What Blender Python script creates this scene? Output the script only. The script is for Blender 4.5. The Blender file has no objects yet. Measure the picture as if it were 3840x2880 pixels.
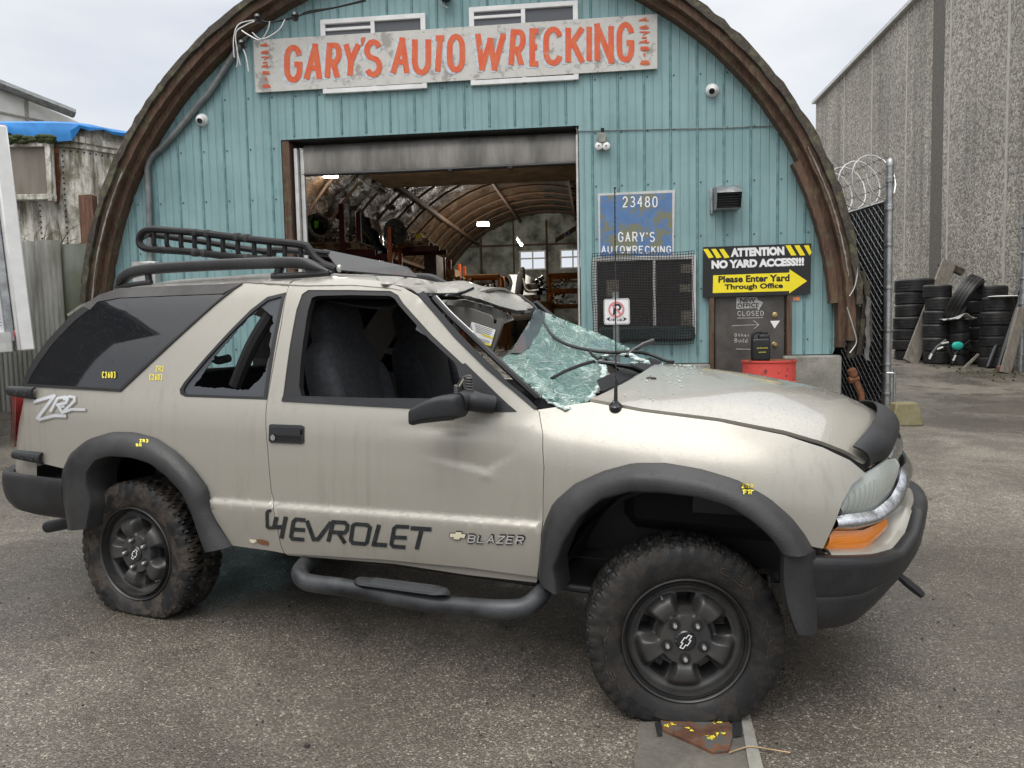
import bpy, math, random
import numpy as np
from mathutils import Matrix, Vector
from mathutils.geometry import delaunay_2d_cdt
R=math.radians; rnd=random.Random(7)
scene=bpy.context.scene; COL=scene.collection
# ---------------------------------------------------------------- camera
F=2880.0; PITCH=math.atan(2880/40600); ROLL=R(1.16); H=1.422
cp,sp=math.cos(PITCH),math.sin(PITCH)
_f=np.array([0,cp,-sp]); _u0=np.array([0,sp,cp]); _r0=np.array([1.,0,0])
_r=_r0*math.cos(ROLL)-_u0*math.sin(ROLL); _u=_u0*math.cos(ROLL)+_r0*math.sin(ROLL)
C0=np.array([0,0,H])
cam=bpy.data.cameras.new('camera'); camo=bpy.data.objects.new('camera',cam); COL.objects.link(camo)
cam.sensor_width=36; cam.lens=27; cam.clip_start=.05; cam.clip_end=2000
camo.matrix_world=Matrix(((_r[0],_u[0],-_f[0],0),(_r[1],_u[1],-_f[1],0),(_r[2],_u[2],-_f[2],H),(0,0,0,1)))
scene.camera=camo
# ---------------------------------------------------------------- sky, sun, exposure
SUN_EL,SUN_AZ=R(58),R(205)
w=bpy.data.worlds.new('World'); scene.world=w; w.use_nodes=True
nt=w.node_tree; nt.nodes.clear()
N=nt.nodes.new; LK=nt.links.new
out=N('ShaderNodeOutputWorld'); bg=N('ShaderNodeBackground')
sky=N('ShaderNodeTexSky'); sky.sky_type='NISHITA'; sky.sun_disc=False; sky.sun_elevation=SUN_EL; sky.sun_rotation=SUN_AZ
tc=N('ShaderNodeTexCoord'); sep=N('ShaderNodeSeparateXYZ'); LK(tc.outputs['Generated'],sep.inputs[0])
# overcast cloud deck: brighter overhead, mottled by broad soft noise over the direction
mp=N('ShaderNodeMapping'); mp.inputs['Scale'].default_value=(1.0,1.0,2.6); LK(tc.outputs['Generated'],mp.inputs[0])
nz=N('ShaderNodeTexNoise'); nz.inputs['Scale'].default_value=2.3; nz.inputs['Detail'].default_value=5; nz.inputs['Roughness'].default_value=.5; LK(mp.outputs[0],nz.inputs['Vector'])
cr=N('ShaderNodeValToRGB'); cr.color_ramp.elements[0].position=.36; cr.color_ramp.elements[0].color=(4.25,4.5,4.95,1)
cr.color_ramp.elements[1].position=.64; cr.color_ramp.elements[1].color=(5.75,5.8,5.9,1); LK(nz.outputs['Fac'],cr.inputs[0])
mr=N('ShaderNodeMapRange'); mr.inputs['From Min'].default_value=.36; mr.inputs['From Max'].default_value=1; mr.inputs['To Min'].default_value=1; mr.inputs['To Max'].default_value=3.5; LK(sep.outputs['Z'],mr.inputs['Value'])
mul=N('ShaderNodeVectorMath'); mul.operation='SCALE'; LK(cr.outputs[0],mul.inputs[0]); LK(mr.outputs[0],mul.inputs['Scale'])
mx=N('ShaderNodeMixRGB'); mx.inputs[0].default_value=.93; LK(sky.outputs[0],mx.inputs[1]); wm=N('ShaderNodeMixRGB');wm.blend_type='MULTIPLY';wm.inputs[2].default_value=(1,.975,.925,1);mq=N('ShaderNodeMapRange');mq.inputs['From Min'].default_value=.36;mq.inputs['From Max'].default_value=.7;LK(sep.outputs['Z'],mq.inputs['Value']);LK(mq.outputs[0],wm.inputs[0]);LK(mul.outputs[0],wm.inputs[1]);LK(wm.outputs[0],mx.inputs[2])
LK(mx.outputs[0],bg.inputs[0]); bg.inputs[1].default_value=.11; LK(bg.outputs[0],out.inputs[0])
sl=bpy.data.lights.new('sun','SUN'); sl.energy=1.0; sl.angle=R(40); sl.color=(1,.96,.89)
so=bpy.data.objects.new('sun',sl); COL.objects.link(so)
_sd=Vector((math.sin(SUN_AZ)*math.cos(SUN_EL),math.cos(SUN_AZ)*math.cos(SUN_EL),math.sin(SUN_EL)))
so.rotation_euler=_sd.to_track_quat('Z','Y').to_euler(); so.location=(0,-5,20)
vs=scene.view_settings; vs.view_transform='Standard'; vs.look='None'; vs.exposure=.6; vs.gamma=1
# ---------------------------------------------------------------- pixel <-> place helpers (crop scales of the source photograph)
def crop(x,y,s): return lambda u,v:(x+u/s,y+v/s)
pA=crop(0,900,1.10636);pB=crop(900,900,1.8433);pC=crop(1900,1000,1.3825);pD=crop(1900,1700,1.3012);pE=crop(800,1500,1.58)
pG=crop(2900,1300,1.5086);pH=crop(0,300,2.0109);pI=crop(800,0,1.2289);pJ=crop(1000,450,1.8433);pK=crop(2100,500,1.746)
pL=crop(2900,500,1.5085);pM=crop(2500,0,1.6507);pN=crop(400,780,1.8433);pW=crop(1400,980,2.0109);pX=crop(3100,500,1.6595);pV=crop(0,400,1.2769);pT=crop(0,0,.57604)
def ray(q):
    d=_f+_r*(q[0]-1920)/F+_u*(1440-q[1])/F
    return d/np.linalg.norm(d)
def gz(x,y):
    yy=np.minimum(y,19.); xx=np.clip(x,-14,16)
    return .042-.0122*(xx-.585)+.05*(yy-2.589)-.0
def gnd(q,lift=0):
    r=ray(q); t=(H-lift-(.042+.0122*.585-.05*2.589))/(-r[2]-.0122*r[0]+.05*r[1])
    return C0+t*r
def atd(q,y):            # the point on a sight line at world depth y
    r=ray(q); return C0+r*(y/r[1])
# frames: each maps local -> world
def frame(o,X,Y,Z): 
    m=np.eye(4); m[:3,0]=X;m[:3,1]=Y;m[:3,2]=Z;m[:3,3]=o; return m
WORLD=np.eye(4)
_ph=math.atan(.11); FX=np.array([math.cos(_ph),-math.sin(_ph),0]); FY=np.array([math.sin(_ph),math.cos(_ph),0]); FO=np.array([0,9.4,0])
FAC=frame(FO,FX,FY,np.array([0,0,1.]))
def fac(q,off=0.,depth=None):        # local point on the facade plane, off metres proud of it (or depth metres inside)
    d=-off if depth is None else depth
    r=ray(q); t=((FO-C0)@FY+d)/(r@FY); p=C0+t*r-FO
    return np.array([p@FX,p@FY,p[2]])
_a=-.380;_dz=-.076;_wb=2.553;_l=math.sqrt(_wb**2-_dz**2)
CX=np.array([_l*math.cos(_a),_l*math.sin(_a),_dz])/_wb; CY=np.array([-math.sin(_a),math.cos(_a),0]); CZ=np.cross(CX,CY)
CO=np.array([-1.785,3.537,.408])+.83*CY
CAR=frame(CO,CX,CY,CZ); CM=CAR[:3,:3].T; CL=CM@(C0-CO)
def lray(q): return CM@ray(q)
def cary(q,y):                       # car-local point on a sight line at lateral y
    d=lray(q); return CL+d*((y-CL[1])/d[1])
# ---------------------------------------------------------------- mesh builder
class MB:
    def __init__(s): s.v=[];s.f=[];s.m=[];s.mi=0
    def add(s,v,f):
        o=len(s.v) if len(v) else 0; s.v.extend([tuple(map(float,p)) for p in v]); s.f.extend([tuple(i+o for i in q) for q in f]); s.m.extend([s.mi]*len(f)); return s
    def box(s,c,d,rot=None):
        x,y,z=np.array(d)/2.; P=np.array([(a*x,b*y,e*z) for a in(-1,1) for b in(-1,1) for e in(-1,1)])
        if rot is not None: P=P@np.array(rot).T
        return s.add(P+np.array(c),[(0,1,3,2),(4,6,7,5),(0,4,5,1),(2,3,7,6),(0,2,6,4),(1,5,7,3)])
    def bbox(s,c,d,b=.01,rot=None):   # box with bevelled edges
        hx=np.array(d)/2.; b=min(b,*(hx*.9)); P=[]
        vs_=[];fs=[]
        for ax in range(3):
            for sg in(-1,1):
                o=[i for i in range(3) if i!=ax]; q=[]
                for a,e in((-1,-1),(1,-1),(1,1),(-1,1)):
                    p=np.zeros(3);p[ax]=sg*hx[ax];p[o[0]]=a*(hx[o[0]]-b);p[o[1]]=e*(hx[o[1]]-b);q.append(p)
                vs_.append(q)
        P=[p for q in vs_ for p in q]
        fs=[tuple(range(4*i,4*i+4)) for i in range(6)]
        key={tuple(np.round(p,6)):i for i,p in enumerate(P)}
        def fi(p): return key[tuple(np.round(p,6))]
        for ax in range(3):
            o=[i for i in range(3) if i!=ax]
            for a in(-1,1):
                for e in(-1,1):
                    q=[]
                    for t in(-1,1):
                        p=np.zeros(3);p[ax]=t*(hx[ax]-b);p[o[0]]=a*hx[o[0]];p[o[1]]=e*(hx[o[1]]-b)
                        p2=p.copy();p2[o[0]]=a*(hx[o[0]]-b);p2[o[1]]=e*hx[o[1]]
                        q.append((fi(p),fi(p2)))
                    fs.append((q[0][0],q[1][0],q[1][1],q[0][1]))
        for a in(-1,1):
            for e in(-1,1):
                for g in(-1,1):
                    sgn=np.array([a,e,g]);q=[]
                    for ax in range(3):
                        p=sgn*(hx-b);p[ax]=sgn[ax]*hx[ax];q.append(fi(p))
                    fs.append(tuple(q))
        P=np.array(P)
        if rot is not None: P=P@np.array(rot).T
        return s.add(P+np.array(c),fs)
    def tube(s,pts,r,seg=8,closed=False,cap=True):
        pts=[np.array(p,float) for p in pts]; n=len(pts); rr=r if hasattr(r,'__len__') else [r]*n
        vs_=[];up=None
        for i,p in enumerate(pts):
            a=pts[(i-1)%n] if (closed or i>0) else p; b=pts[(i+1)%n] if (closed or i<n-1) else p
            t=b-a; t/=max(np.linalg.norm(t),1e-9)
            if up is None: up=np.array([0,0,1.]) if abs(t[2])<.9 else np.array([1.,0,0])
            sx=np.cross(t,up); sx/=max(np.linalg.norm(sx),1e-9); up=np.cross(sx,t)
            for k in range(seg):
                an=2*math.pi*k/seg; vs_.append(p+rr[i]*(math.cos(an)*sx+math.sin(an)*up))
        fs=[]
        for i in range(n if closed else n-1):
            j=(i+1)%n
            for k in range(seg): fs.append((i*seg+k,i*seg+(k+1)%seg,j*seg+(k+1)%seg,j*seg+k))
        if cap and not closed: fs+= [tuple(range(seg))[::-1],tuple((n-1)*seg+k for k in range(seg))]
        return s.add(vs_,fs)
    def lathe(s,prof,c=(0,0,0),ax=(0,0,1),seg=24,ref=None,cap=True):
        ax=np.array(ax,float);ax/=np.linalg.norm(ax); e=np.array([1.,0,0]) if abs(ax[0])<.9 else np.array([0,1.,0])
        e=e-ax*(e@ax);e/=np.linalg.norm(e);g=np.cross(ax,e); c=np.array(c,float); vs_=[];fs=[]
        for r,h in prof:
            for k in range(seg):
                an=2*math.pi*k/seg; vs_.append(c+ax*h+r*(math.cos(an)*e+math.sin(an)*g))
        for i in range(len(prof)-1):
            for k in range(seg): fs.append((i*seg+k,i*seg+(k+1)%seg,(i+1)*seg+(k+1)%seg,(i+1)*seg+k))
        if cap:
            if prof[0][0]>1e-5: fs.append(tuple(range(seg))[::-1])
            if prof[-1][0]>1e-5: fs.append(tuple((len(prof)-1)*seg+k for k in range(seg)))
        return s.add(vs_,fs)
    def grid(s,nu,nv,fn,cu=False,cv=False):
        vs_=[fn(i/(nu if cu else nu-1),j/(nv if cv else nv-1)) for i in range(nu) for j in range(nv)]
        fs=[(i*nv+j,((i+1)%nu)*nv+j,((i+1)%nu)*nv+(j+1)%nv,i*nv+(j+1)%nv) for i in range(nu if cu else nu-1) for j in range(nv if cv else nv-1)]
        return s.add(vs_,fs)
    def sup(s,c,r,e=.4,n=20,m=12,rot=None):   # superellipsoid: soft-edged block
        pw=lambda x:math.copysign(abs(x)**e,x); P=[];c=np.array(c);r=np.array(r)
        for j in range(m+1):
            b=-math.pi/2+math.pi*j/m
            for i in range(n):
                a=2*math.pi*i/n; P.append(np.array([pw(math.cos(b))*pw(math.cos(a)),pw(math.cos(b))*pw(math.sin(a)),pw(math.sin(b))])*r)
        P=np.array(P)
        if rot is not None: P=P@np.array(rot).T
        fs=[(j*n+i,j*n+(i+1)%n,(j+1)*n+(i+1)%n,(j+1)*n+i) for j in range(m) for i in range(n)]
        return s.add(P+c,fs)
    def prism(s,poly,fn,h0,h1):   # polygon (2d) -> fn(u,v,h)
        n=len(poly); vs_=[fn(u,v,h0) for u,v in poly]+[fn(u,v,h1) for u,v in poly]
        V2,T=cdt(poly)
        o=len(s.v); s.add(vs_,[(i,(i+1)%n,n+(i+1)%n,n+i) for i in range(n)])
        for h in(h0,h1): s.add([fn(u,v,h) for u,v in V2],[t if h==h1 else t[::-1] for t in T])
        return s
    def flat(s,poly,fn,holes=(),step=None):
        V2,T=cdt(poly,holes,step); return s.add([fn(u,v) for u,v in V2],T)
    def mirror(s):
        m=MB(); m.v=[(x,-y,z) for x,y,z in s.v]; m.f=[q[::-1] for q in s.f]; m.m=list(s.m); return m
    def build(s,name,mats,parent=None,fr=WORLD,smooth=40,weld=True,solid=0,loc=None):
        V=np.array(s.v)@fr[:3,:3].T+fr[:3,3]
        if parent is not None:
            Mi=np.linalg.inv(np.array(parent.get('_m')).reshape(4,4)) ; V=V@Mi[:3,:3].T+Mi[:3,3]; l=None
        else:
            l=np.array(loc) if loc is not None else np.array([(V[:,0].min()+V[:,0].max())/2,(V[:,1].min()+V[:,1].max())/2,V[:,2].min()]); V=V-l
        me=bpy.data.meshes.new(name); me.from_pydata([tuple(p) for p in V],[],s.f); 
        mats=mats if isinstance(mats,(list,tuple)) else [mats]
        for m in mats: me.materials.append(m)
        me.polygons.foreach_set('material_index',s.m)
        if weld:
            import bmesh
            bm=bmesh.new(); bm.from_mesh(me); bmesh.ops.remove_doubles(bm,verts=bm.verts,dist=1e-5); bmesh.ops.recalc_face_normals(bm,faces=bm.faces) if weld!='keep' else None
            bm.to_mesh(me); bm.free()
        if smooth:
            me.shade_smooth(); me.set_sharp_from_angle(angle=R(smooth))
        me.update()
        o=bpy.data.objects.new(name,me); COL.objects.link(o)
        if parent is not None:
            o.parent=parent; M_=np.array(parent.get('_m')).reshape(4,4); o['_m']=[float(x) for x in M_.flatten()]
        else:
            o.location=l; m=np.eye(4);m[:3,3]=l; o['_m']=[float(x) for x in m.flatten()]
        if solid: solidify(o,abs(solid),-1 if solid>0 else 1)
        return o
def solidify(o,t,off):
    md=o.modifiers.new('thickness','SOLIDIFY');md.thickness=t;md.offset=off;md.use_even_offset=False
    e=o.modifiers.new('crisp_edges','EDGE_SPLIT');e.split_angle=R(48)
def thing(name,label,cat,fr=WORLD,loc=None,group=None):
    o=bpy.data.objects.new(name,None); COL.objects.link(o); o.empty_display_size=.1
    m=np.array(fr).copy()
    if loc is not None: m[:3,3]=m[:3,:3]@np.array(loc)+m[:3,3]
    o.matrix_world=Matrix(m.tolist()); o['_m']=[float(x) for x in m.flatten()]
    return tag(o,label,cat,group)
def tag(o,label=None,cat=None,group=None,kind=None):
    if label:o['label']=label
    if cat:o['category']=cat
    if group:o['group']=group
    if kind:o['kind']=kind
    return o
def copy_thing(src,fr,loc=None,label=None,group=None):
    m=np.array(fr).copy()
    if loc is not None: m[:3,3]=m[:3,:3]@np.array(loc)+m[:3,3]
    r=src.copy(); COL.objects.link(r); r.matrix_world=Matrix(m.tolist())
    for ch in src.children:
        c=ch.copy(); COL.objects.link(c); c.parent=r
        for g in ch.children: d=g.copy(); COL.objects.link(d); d.parent=c
    if label:r['label']=label
    if group:r['group']=group
    return r
def cdt(poly,holes=(),step=None,extra=()):
    vs_=[];ed=[]
    for lp in [poly]+list(holes):
        o=len(vs_);n=len(lp); vs_+= [Vector((float(p[0]),float(p[1]))) for p in lp]; ed+=[(o+i,o+(i+1)%n) for i in range(n)]
    if step:
        sx,sy=step if hasattr(step,'__len__') else (step,step)
        xs=[p[0] for p in poly];ys=[p[1] for p in poly]
        def inside(x,y,lp):
            c=False;n=len(lp)
            for i in range(n):
                x1,y1=lp[i][:2];x2,y2=lp[i-1][:2]
                if (y1>y)!=(y2>y) and x<(x2-x1)*(y-y1)/(y2-y1)+x1: c=not c
            return c
        x=min(xs)+sx/2;row=0
        while x<max(xs):
            y=min(ys)+sy/2*(1+row%2*.5)
            while y<max(ys):
                if inside(x,y,poly) and not any(inside(x,y,h) for h in holes): vs_.append(Vector((x,y)))
                y+=sy
            x+=sx;row+=1
    for x,y in extra:
        if inside(x,y,poly) and not any(inside(x,y,h) for h in holes): vs_.append(Vector((x,y)))
    r=delaunay_2d_cdt(vs_,ed,[],1,1e-6);T=[tuple(f) for f in r[2]]
    if holes:
        def ins(x,y,lp):
            c=False
            for i in range(len(lp)):
                x1,y1=lp[i][:2];x2,y2=lp[i-1][:2]
                if (y1>y)!=(y2>y) and x<(x2-x1)*(y-y1)/(y2-y1)+x1: c=not c
            return c
        T=[t for t in T if not any(ins(sum(r[0][i][0] for i in t)/3,sum(r[0][i][1] for i in t)/3,h) for h in holes)]
    return [(p[0],p[1]) for p in r[0]],T
def dens(pts,step,closed=True):
    out=[];n=len(pts)
    for i in range(n if closed else n-1):
        a=np.array(pts[i],float);b=np.array(pts[(i+1)%n],float);k=max(1,int(np.linalg.norm((b-a)[:2])/step))
        for t in range(k): out.append(tuple(a+(b-a)*t/k))
    if not closed: out.append(tuple(map(float,pts[-1])))
    return out
def spline(pts,n,closed=False):       # Catmull-Rom through points, n samples
    P=[np.array(p,float) for p in pts];m=len(P);out=[]
    tot=m if closed else m-1
    for k in range(n):
        t=tot*k/(n if closed else n-1);i=min(int(t),tot-1);u=t-i
        g=(lambda j:P[j%m]) if closed else (lambda j:P[min(max(j,0),m-1)])
        a,b,c,d=g(i-1),g(i),g(i+1),g(i+2)
        out.append(.5*((2*b)+(-a+c)*u+(2*a-5*b+4*c-d)*u*u+(-a+3*b-3*c+d)*u**3))
    return out
def resamp(pts,n):
    P=np.array(pts,float);s=np.r_[0,np.cumsum(np.linalg.norm(np.diff(P,axis=0),axis=1))]
    return np.array([[np.interp(t,s,P[:,k]) for k in range(P.shape[1])] for t in np.linspace(0,s[-1],n)])
# ---------------------------------------------------------------- lettering
def arc(cx,cy,rx,ry,a0,a1,n=9): return [(cx+rx*math.cos(R(a0+(a1-a0)*i/(n-1))),cy+ry*math.sin(R(a0+(a1-a0)*i/(n-1)))) for i in range(n)]
GL={'A':[[(0,0),(.5,1),(1,0)],[(.19,.34),(.81,.34)]],'B':[[(0,0),(0,1),(.6,1)]+arc(.6,.77,.34,.23,90,-90)+[(0,.54)],[(.6,.54)]+arc(.62,.27,.38,.27,90,-90)+[(0,0)]],
'C':[arc(.5,.68,.5,.32,20,180)+arc(.5,.32,.5,.32,180,340)],'D':[[(0,0),(0,1),(.5,1)]+arc(.5,.5,.5,.5,90,-90)+[(0,0)]],'E':[[(1,1),(0,1),(0,0),(1,0)],[(0,.52),(.8,.52)]],
'F':[[(1,1),(0,1),(0,0)],[(0,.52),(.8,.52)]],'G':[arc(.5,.68,.5,.32,15,180)+arc(.5,.32,.5,.32,180,350)+[(1,.48),(.58,.48)]],'H':[[(0,0),(0,1)],[(1,0),(1,1)],[(0,.52),(1,.52)]],'I':[[(.5,0),(.5,1)]],
'K':[[(0,0),(0,1)],[(1,1),(.03,.42)],[(.3,.6),(1,0)]],'L':[[(0,1),(0,0),(1,0)]],'M':[[(0,0),(0,1),(.5,.3),(1,1),(1,0)]],'N':[[(0,0),(0,1),(1,0),(1,1)]],'O':[arc(.5,.68,.5,.32,0,180)+arc(.5,.32,.5,.32,180,360)+[(1,.68)]],
'P':[[(0,0),(0,1),(.6,1)]+arc(.6,.74,.4,.26,90,-90)+[(0,.48)]],'R':[[(0,0),(0,1),(.6,1)]+arc(.6,.74,.38,.26,90,-90)+[(0,.48)],[(.45,.48),(1,0)]],'S':[arc(.5,.75,.48,.25,25,270)+arc(.5,.25,.48,.25,90,-155)],
'T':[[(0,1),(1,1)],[(.5,1),(.5,0)]],'U':[[(0,1),(0,.32)]+arc(.5,.32,.5,.32,180,360)+[(1,1)]],'V':[[(0,1),(.5,0),(1,1)]],'W':[[(0,1),(.26,0),(.5,.8),(.74,0),(1,1)]],'X':[[(0,0),(1,1)],[(0,1),(1,0)]],'Y':[[(0,1),(.5,.45),(1,1)],[(.5,.45),(.5,0)]],'Z':[[(0,1),(1,1),(0,0),(1,0)]],
'0':[arc(.5,.68,.45,.32,0,180)+arc(.5,.32,.45,.32,180,360)+[(.95,.68)]],'1':[[(.3,.8),(.5,1),(.5,0)]],'2':[arc(.5,.7,.45,.3,170,-20)+[(.05,0),(1,0)]],'3':[arc(.48,.75,.42,.25,150,-90)+arc(.48,.26,.48,.26,90,-150)],'4':[[(.7,0),(.7,1),(0,.35),(1,.35)]],'5':[[(.9,1),(.15,1),(.1,.56)]+arc(.48,.32,.48,.32,120,-150)],
'6':[[(.8,1),(.2,.55)]+arc(.5,.3,.45,.3,160,-180)],'7':[[(0,1),(1,1),(.35,0)]],'8':[arc(.5,.76,.38,.24,-90,270,15),arc(.5,.26,.48,.26,90,450,15)],"'":[[(.5,1),(.4,.78)]],'.':[[(.4,.45),(.6,.45)]],'-':[[(.15,.5),(.85,.5)]],'!':[[(.5,1),(.5,.3)],[(.5,.08),(.5,0)]],
't':[[(.5,.95),(.5,.1),(.8,0)],[(.1,.65),(.9,.65)]],'h':[[(.1,1),(.1,0)],[(.1,.4)]+arc(.45,.4,.4,.25,150,0)+[(.85,0)]],'e':[[(.1,.33),(.9,.33)]+arc(.5,.33,.4,.33,0,310)],'r':[[(.2,.65),(.2,0)],[(.2,.4),(.5,.62),(.8,.6)]],'u':[[(.1,.65),(.1,.25)]+arc(.5,.25,.4,.25,180,360)+[(.9,.65),(.9,0)]],'i':[[(.5,.65),(.5,0)],[(.5,.85),(.5,.92)]],'l':[[(.5,1),(.5,0)]],'d':[[(.9,1),(.9,0)],arc(.5,.32,.4,.32,0,360,12)],'n':[[(.1,.65),(.1,0)],[(.1,.4)]+arc(.45,.38,.4,.27,150,0)+[(.85,0)]],'w':[[(0,.65),(.25,0),(.5,.5),(.75,0),(1,.65)]],'s':[arc(.5,.5,.35,.16,30,270,6)+arc(.5,.17,.35,.17,90,-150,6)],'a':[arc(.5,.32,.4,.32,0,360,12),[(.9,.65),(.9,0)]],'o':[arc(.5,.32,.4,.32,0,360,12)],'P2':[]}
def ribbons(lines,wd,jit=0):
    out=[]
    for ln in lines:
        ln=[np.array(p,float) for p in ln]
        ln=[p for i,p in enumerate(ln) if i==0 or np.linalg.norm(p-ln[i-1])>1e-6]
        for i in range(len(ln)-1):
            a,b=ln[i],ln[i+1];t=(b-a)/np.linalg.norm(b-a);n=np.array([-t[1],t[0]])*wd/2
            ea=eb=0
            def ext(q,t0,t1):
                c=float(np.clip(t0@t1,.1,1)); return wd/2*math.tan(math.acos(c)/2)
            if i>0: q=ln[i]-ln[i-1];ea=ext(0,q/np.linalg.norm(q),t)
            if i<len(ln)-2: q=ln[i+2]-ln[i+1];eb=ext(0,t,q/np.linalg.norm(q))
            a2=a-t*ea;b2=b+t*eb
            out.append([tuple(a2-n),tuple(b2-n),tuple(b2+n),tuple(a2+n)])
    return out
def union(polys):
    vs_=[];fc=[]
    for p in polys:
        ar=sum(p[i-1][0]*p[i][1]-p[i][0]*p[i-1][1] for i in range(len(p)))
        if ar<0:p=p[::-1]
        fc.append(list(range(len(vs_),len(vs_)+len(p)))); vs_+= [Vector(q) for q in p]
    r=delaunay_2d_cdt(vs_,[],fc,0,1e-7)
    return [(p[0],p[1]) for p in r[0]],[tuple(f) for f,o in zip(r[2],r[5]) if len(o)]
def letter_polys(ch,x0,y0,x1,y1,wd,slant=0):   # glyph in a 2d box whose y may run either way
    h=wd/2;sx=1 if x1>x0 else -1;sy=1 if y1>y0 else -1
    L=[[(x0+sx*h+(x1-x0-2*sx*h)*px+slant*(py-.5)*(y1-y0),y0+sy*h+(y1-y0-2*sy*h)*py) for px,py in ln] for ln in GL[ch]]
    return ribbons(L,wd)
def write_row(txt,x0,y0,x1,y1,wd,gap=.25,slant=0):
    wt=[.25 if c in "I'.!il1" else (.5 if c==' ' else 1) for c in txt]; tot=sum(wt)+gap*(len(txt)-1); u=(x1-x0)/tot; x=x0; out=[]
    for c,k in zip(txt,wt):
        if c!=' ':
            a,b=x,x+u*k
            if c in "I'.!il1": m=(a+b)/2;a,b=m-u*.5,m+u*.5
            out+=letter_polys(c,a,y0,b,y1,wd,slant)
        x+=u*(k+gap)
    return out
def strokes_mesh(mb,polys,fn):
    V2,T=union(polys); return mb.add([fn(u,v) for u,v in V2],T)
_tc={}
def font_mesh(txt,bold=0.):
    k=(txt,bold)
    if k in _tc: return _tc[k]
    cu=bpy.data.curves.new('t','FONT');cu.body=txt;cu.offset=bold;cu.resolution_u=3
    ob=bpy.data.objects.new('t',cu);COL.objects.link(ob);dg=bpy.context.evaluated_depsgraph_get();ev=ob.evaluated_get(dg);me=ev.to_mesh()
    V2=np.array([v.co[:2] for v in me.vertices]);T=[tuple(p.vertices) for p in me.polygons];ev.to_mesh_clear()
    bpy.data.objects.remove(ob);bpy.data.curves.remove(cu)
    lo,hi=V2.min(0),V2.max(0); _tc[k]=((V2-lo)/(hi-lo),T); return _tc[k]
def font_on(mb,txt,quad,bold=0.):     # quad: bl,br,tr,tl points
    V2,T=font_mesh(txt,bold);a,b,c,d=[np.array(q,float) for q in quad]
    return mb.add([(a*(1-u)+b*u)*(1-v)+(d*(1-u)+c*u)*v for u,v in V2],T)
# ================================================================ materials
class NT:
    def __init__(s,name):
        s.m=bpy.data.materials.new(name);s.m.use_nodes=True;s.t=s.m.node_tree;s.t.nodes.clear()
        s.o=s.n('ShaderNodeOutputMaterial');s.b=s.n('ShaderNodeBsdfPrincipled');s.l(s.b.outputs[0],s.o.inputs[0]);s.tc=s.n('ShaderNodeTexCoord').outputs['Object']
    def n(s,t,**k):
        x=s.t.nodes.new(t)
        for a,v in k.items(): setattr(x,a,v)
        return x
    def l(s,a,b): s.t.links.new(a,b)
    def set(s,**k):
        for a,v in k.items():
            i=s.b.inputs[a.replace('_',' ')]
            if hasattr(v,'is_output'): s.l(v,i)
            else: i.default_value=(*v,1) if isinstance(v,tuple) and len(v)==3 and i.type=='RGBA' else v
    def mapv(s,sc=(1,1,1),rot=(0,0,0),loc=(0,0,0),src=None):
        m=s.n('ShaderNodeMapping');m.inputs['Scale'].default_value=sc;m.inputs['Rotation'].default_value=rot;m.inputs['Location'].default_value=loc;s.l(src or s.tc,m.inputs[0]);return m.outputs[0]
    def noise(s,sc,det=4,ro=.55,v=None,dist=0):
        x=s.n('ShaderNodeTexNoise');x.inputs['Scale'].default_value=sc;x.inputs['Detail'].default_value=det;x.inputs['Roughness'].default_value=ro;x.inputs['Distortion'].default_value=dist;s.l(v or s.tc,x.inputs['Vector']);return x.outputs['Fac']
    def vor(s,sc,feat='F1',v=None,out='Distance',rn=1):
        x=s.n('ShaderNodeTexVoronoi',feature=feat);x.inputs['Scale'].default_value=sc;x.inputs['Randomness'].default_value=rn;s.l(v or s.tc,x.inputs['Vector']);return x.outputs[out]
    def ramp(s,f,*st,interp='LINEAR'):
        x=s.n('ShaderNodeValToRGB');e=x.color_ramp;e.interpolation=interp
        while len(e.elements)<len(st): e.elements.new(.5)
        for q,(p,c) in zip(e.elements,st): q.position=p;q.color=(*c,1) if hasattr(c,'__len__') else (c,c,c,1)
        s.l(f,x.inputs[0]);return x.outputs[0]
    def mix(s,f,a,b,mode='MIX'):
        x=s.n('ShaderNodeMixRGB',blend_type=mode)
        for i,v in zip(x.inputs,(f,a,b)):
            if hasattr(v,'is_output'): s.l(v,i)
            elif i.type=='RGBA': i.default_value=(*v,1) if hasattr(v,'__len__') else (v,v,v,1)
            else: i.default_value=v
        return x.outputs[0]
    def math(s,op,a,b=0.,c=None):
        x=s.n('ShaderNodeMath',operation=op)
        for i,v in zip(x.inputs,(a,b,c)):
            if v is None: continue
            if hasattr(v,'is_output'): s.l(v,i)
            else: i.default_value=v
        return x.outputs[0]
    def bump(s,h,st=.3,d=.01,nrm=None):
        x=s.n('ShaderNodeBump');x.inputs['Strength'].default_value=st;x.inputs['Distance'].default_value=d;s.l(h,x.inputs['Height'])
        if nrm is not None:s.l(nrm,x.inputs['Normal'])
        return x.outputs[0]
    def xyz(s,src=None):
        x=s.n('ShaderNodeSeparateXYZ');s.l(src or s.tc,x.inputs[0]);return x.outputs
def simple(name,c,ro=.6,me=0.,var=.25,sc=6,bs=0,bsc=80,coat=0,spec=.5,det=5,c2=None,streak=None):
    s=NT(name);v=s.mapv(streak) if streak else None
    f=s.noise(sc,det,.6,v);c2=c2 or tuple(x*(1-var*1.6) for x in c)
    s.set(Base_Color=s.mix(s.ramp(f,(.35,0),(.65,1)),c2,c),Roughness=s.math('MULTIPLY_ADD',f,.25,ro-.12),Metallic=me,Coat_Weight=coat,Specular_IOR_Level=spec)
    if bs: s.set(Normal=s.bump(s.noise(bsc,3),bs,.004))
    return s.m
def emis(name,c,st):
    s=NT(name);s.set(Base_Color=c,Emission_Color=c,Emission_Strength=st);return s.m
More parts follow.
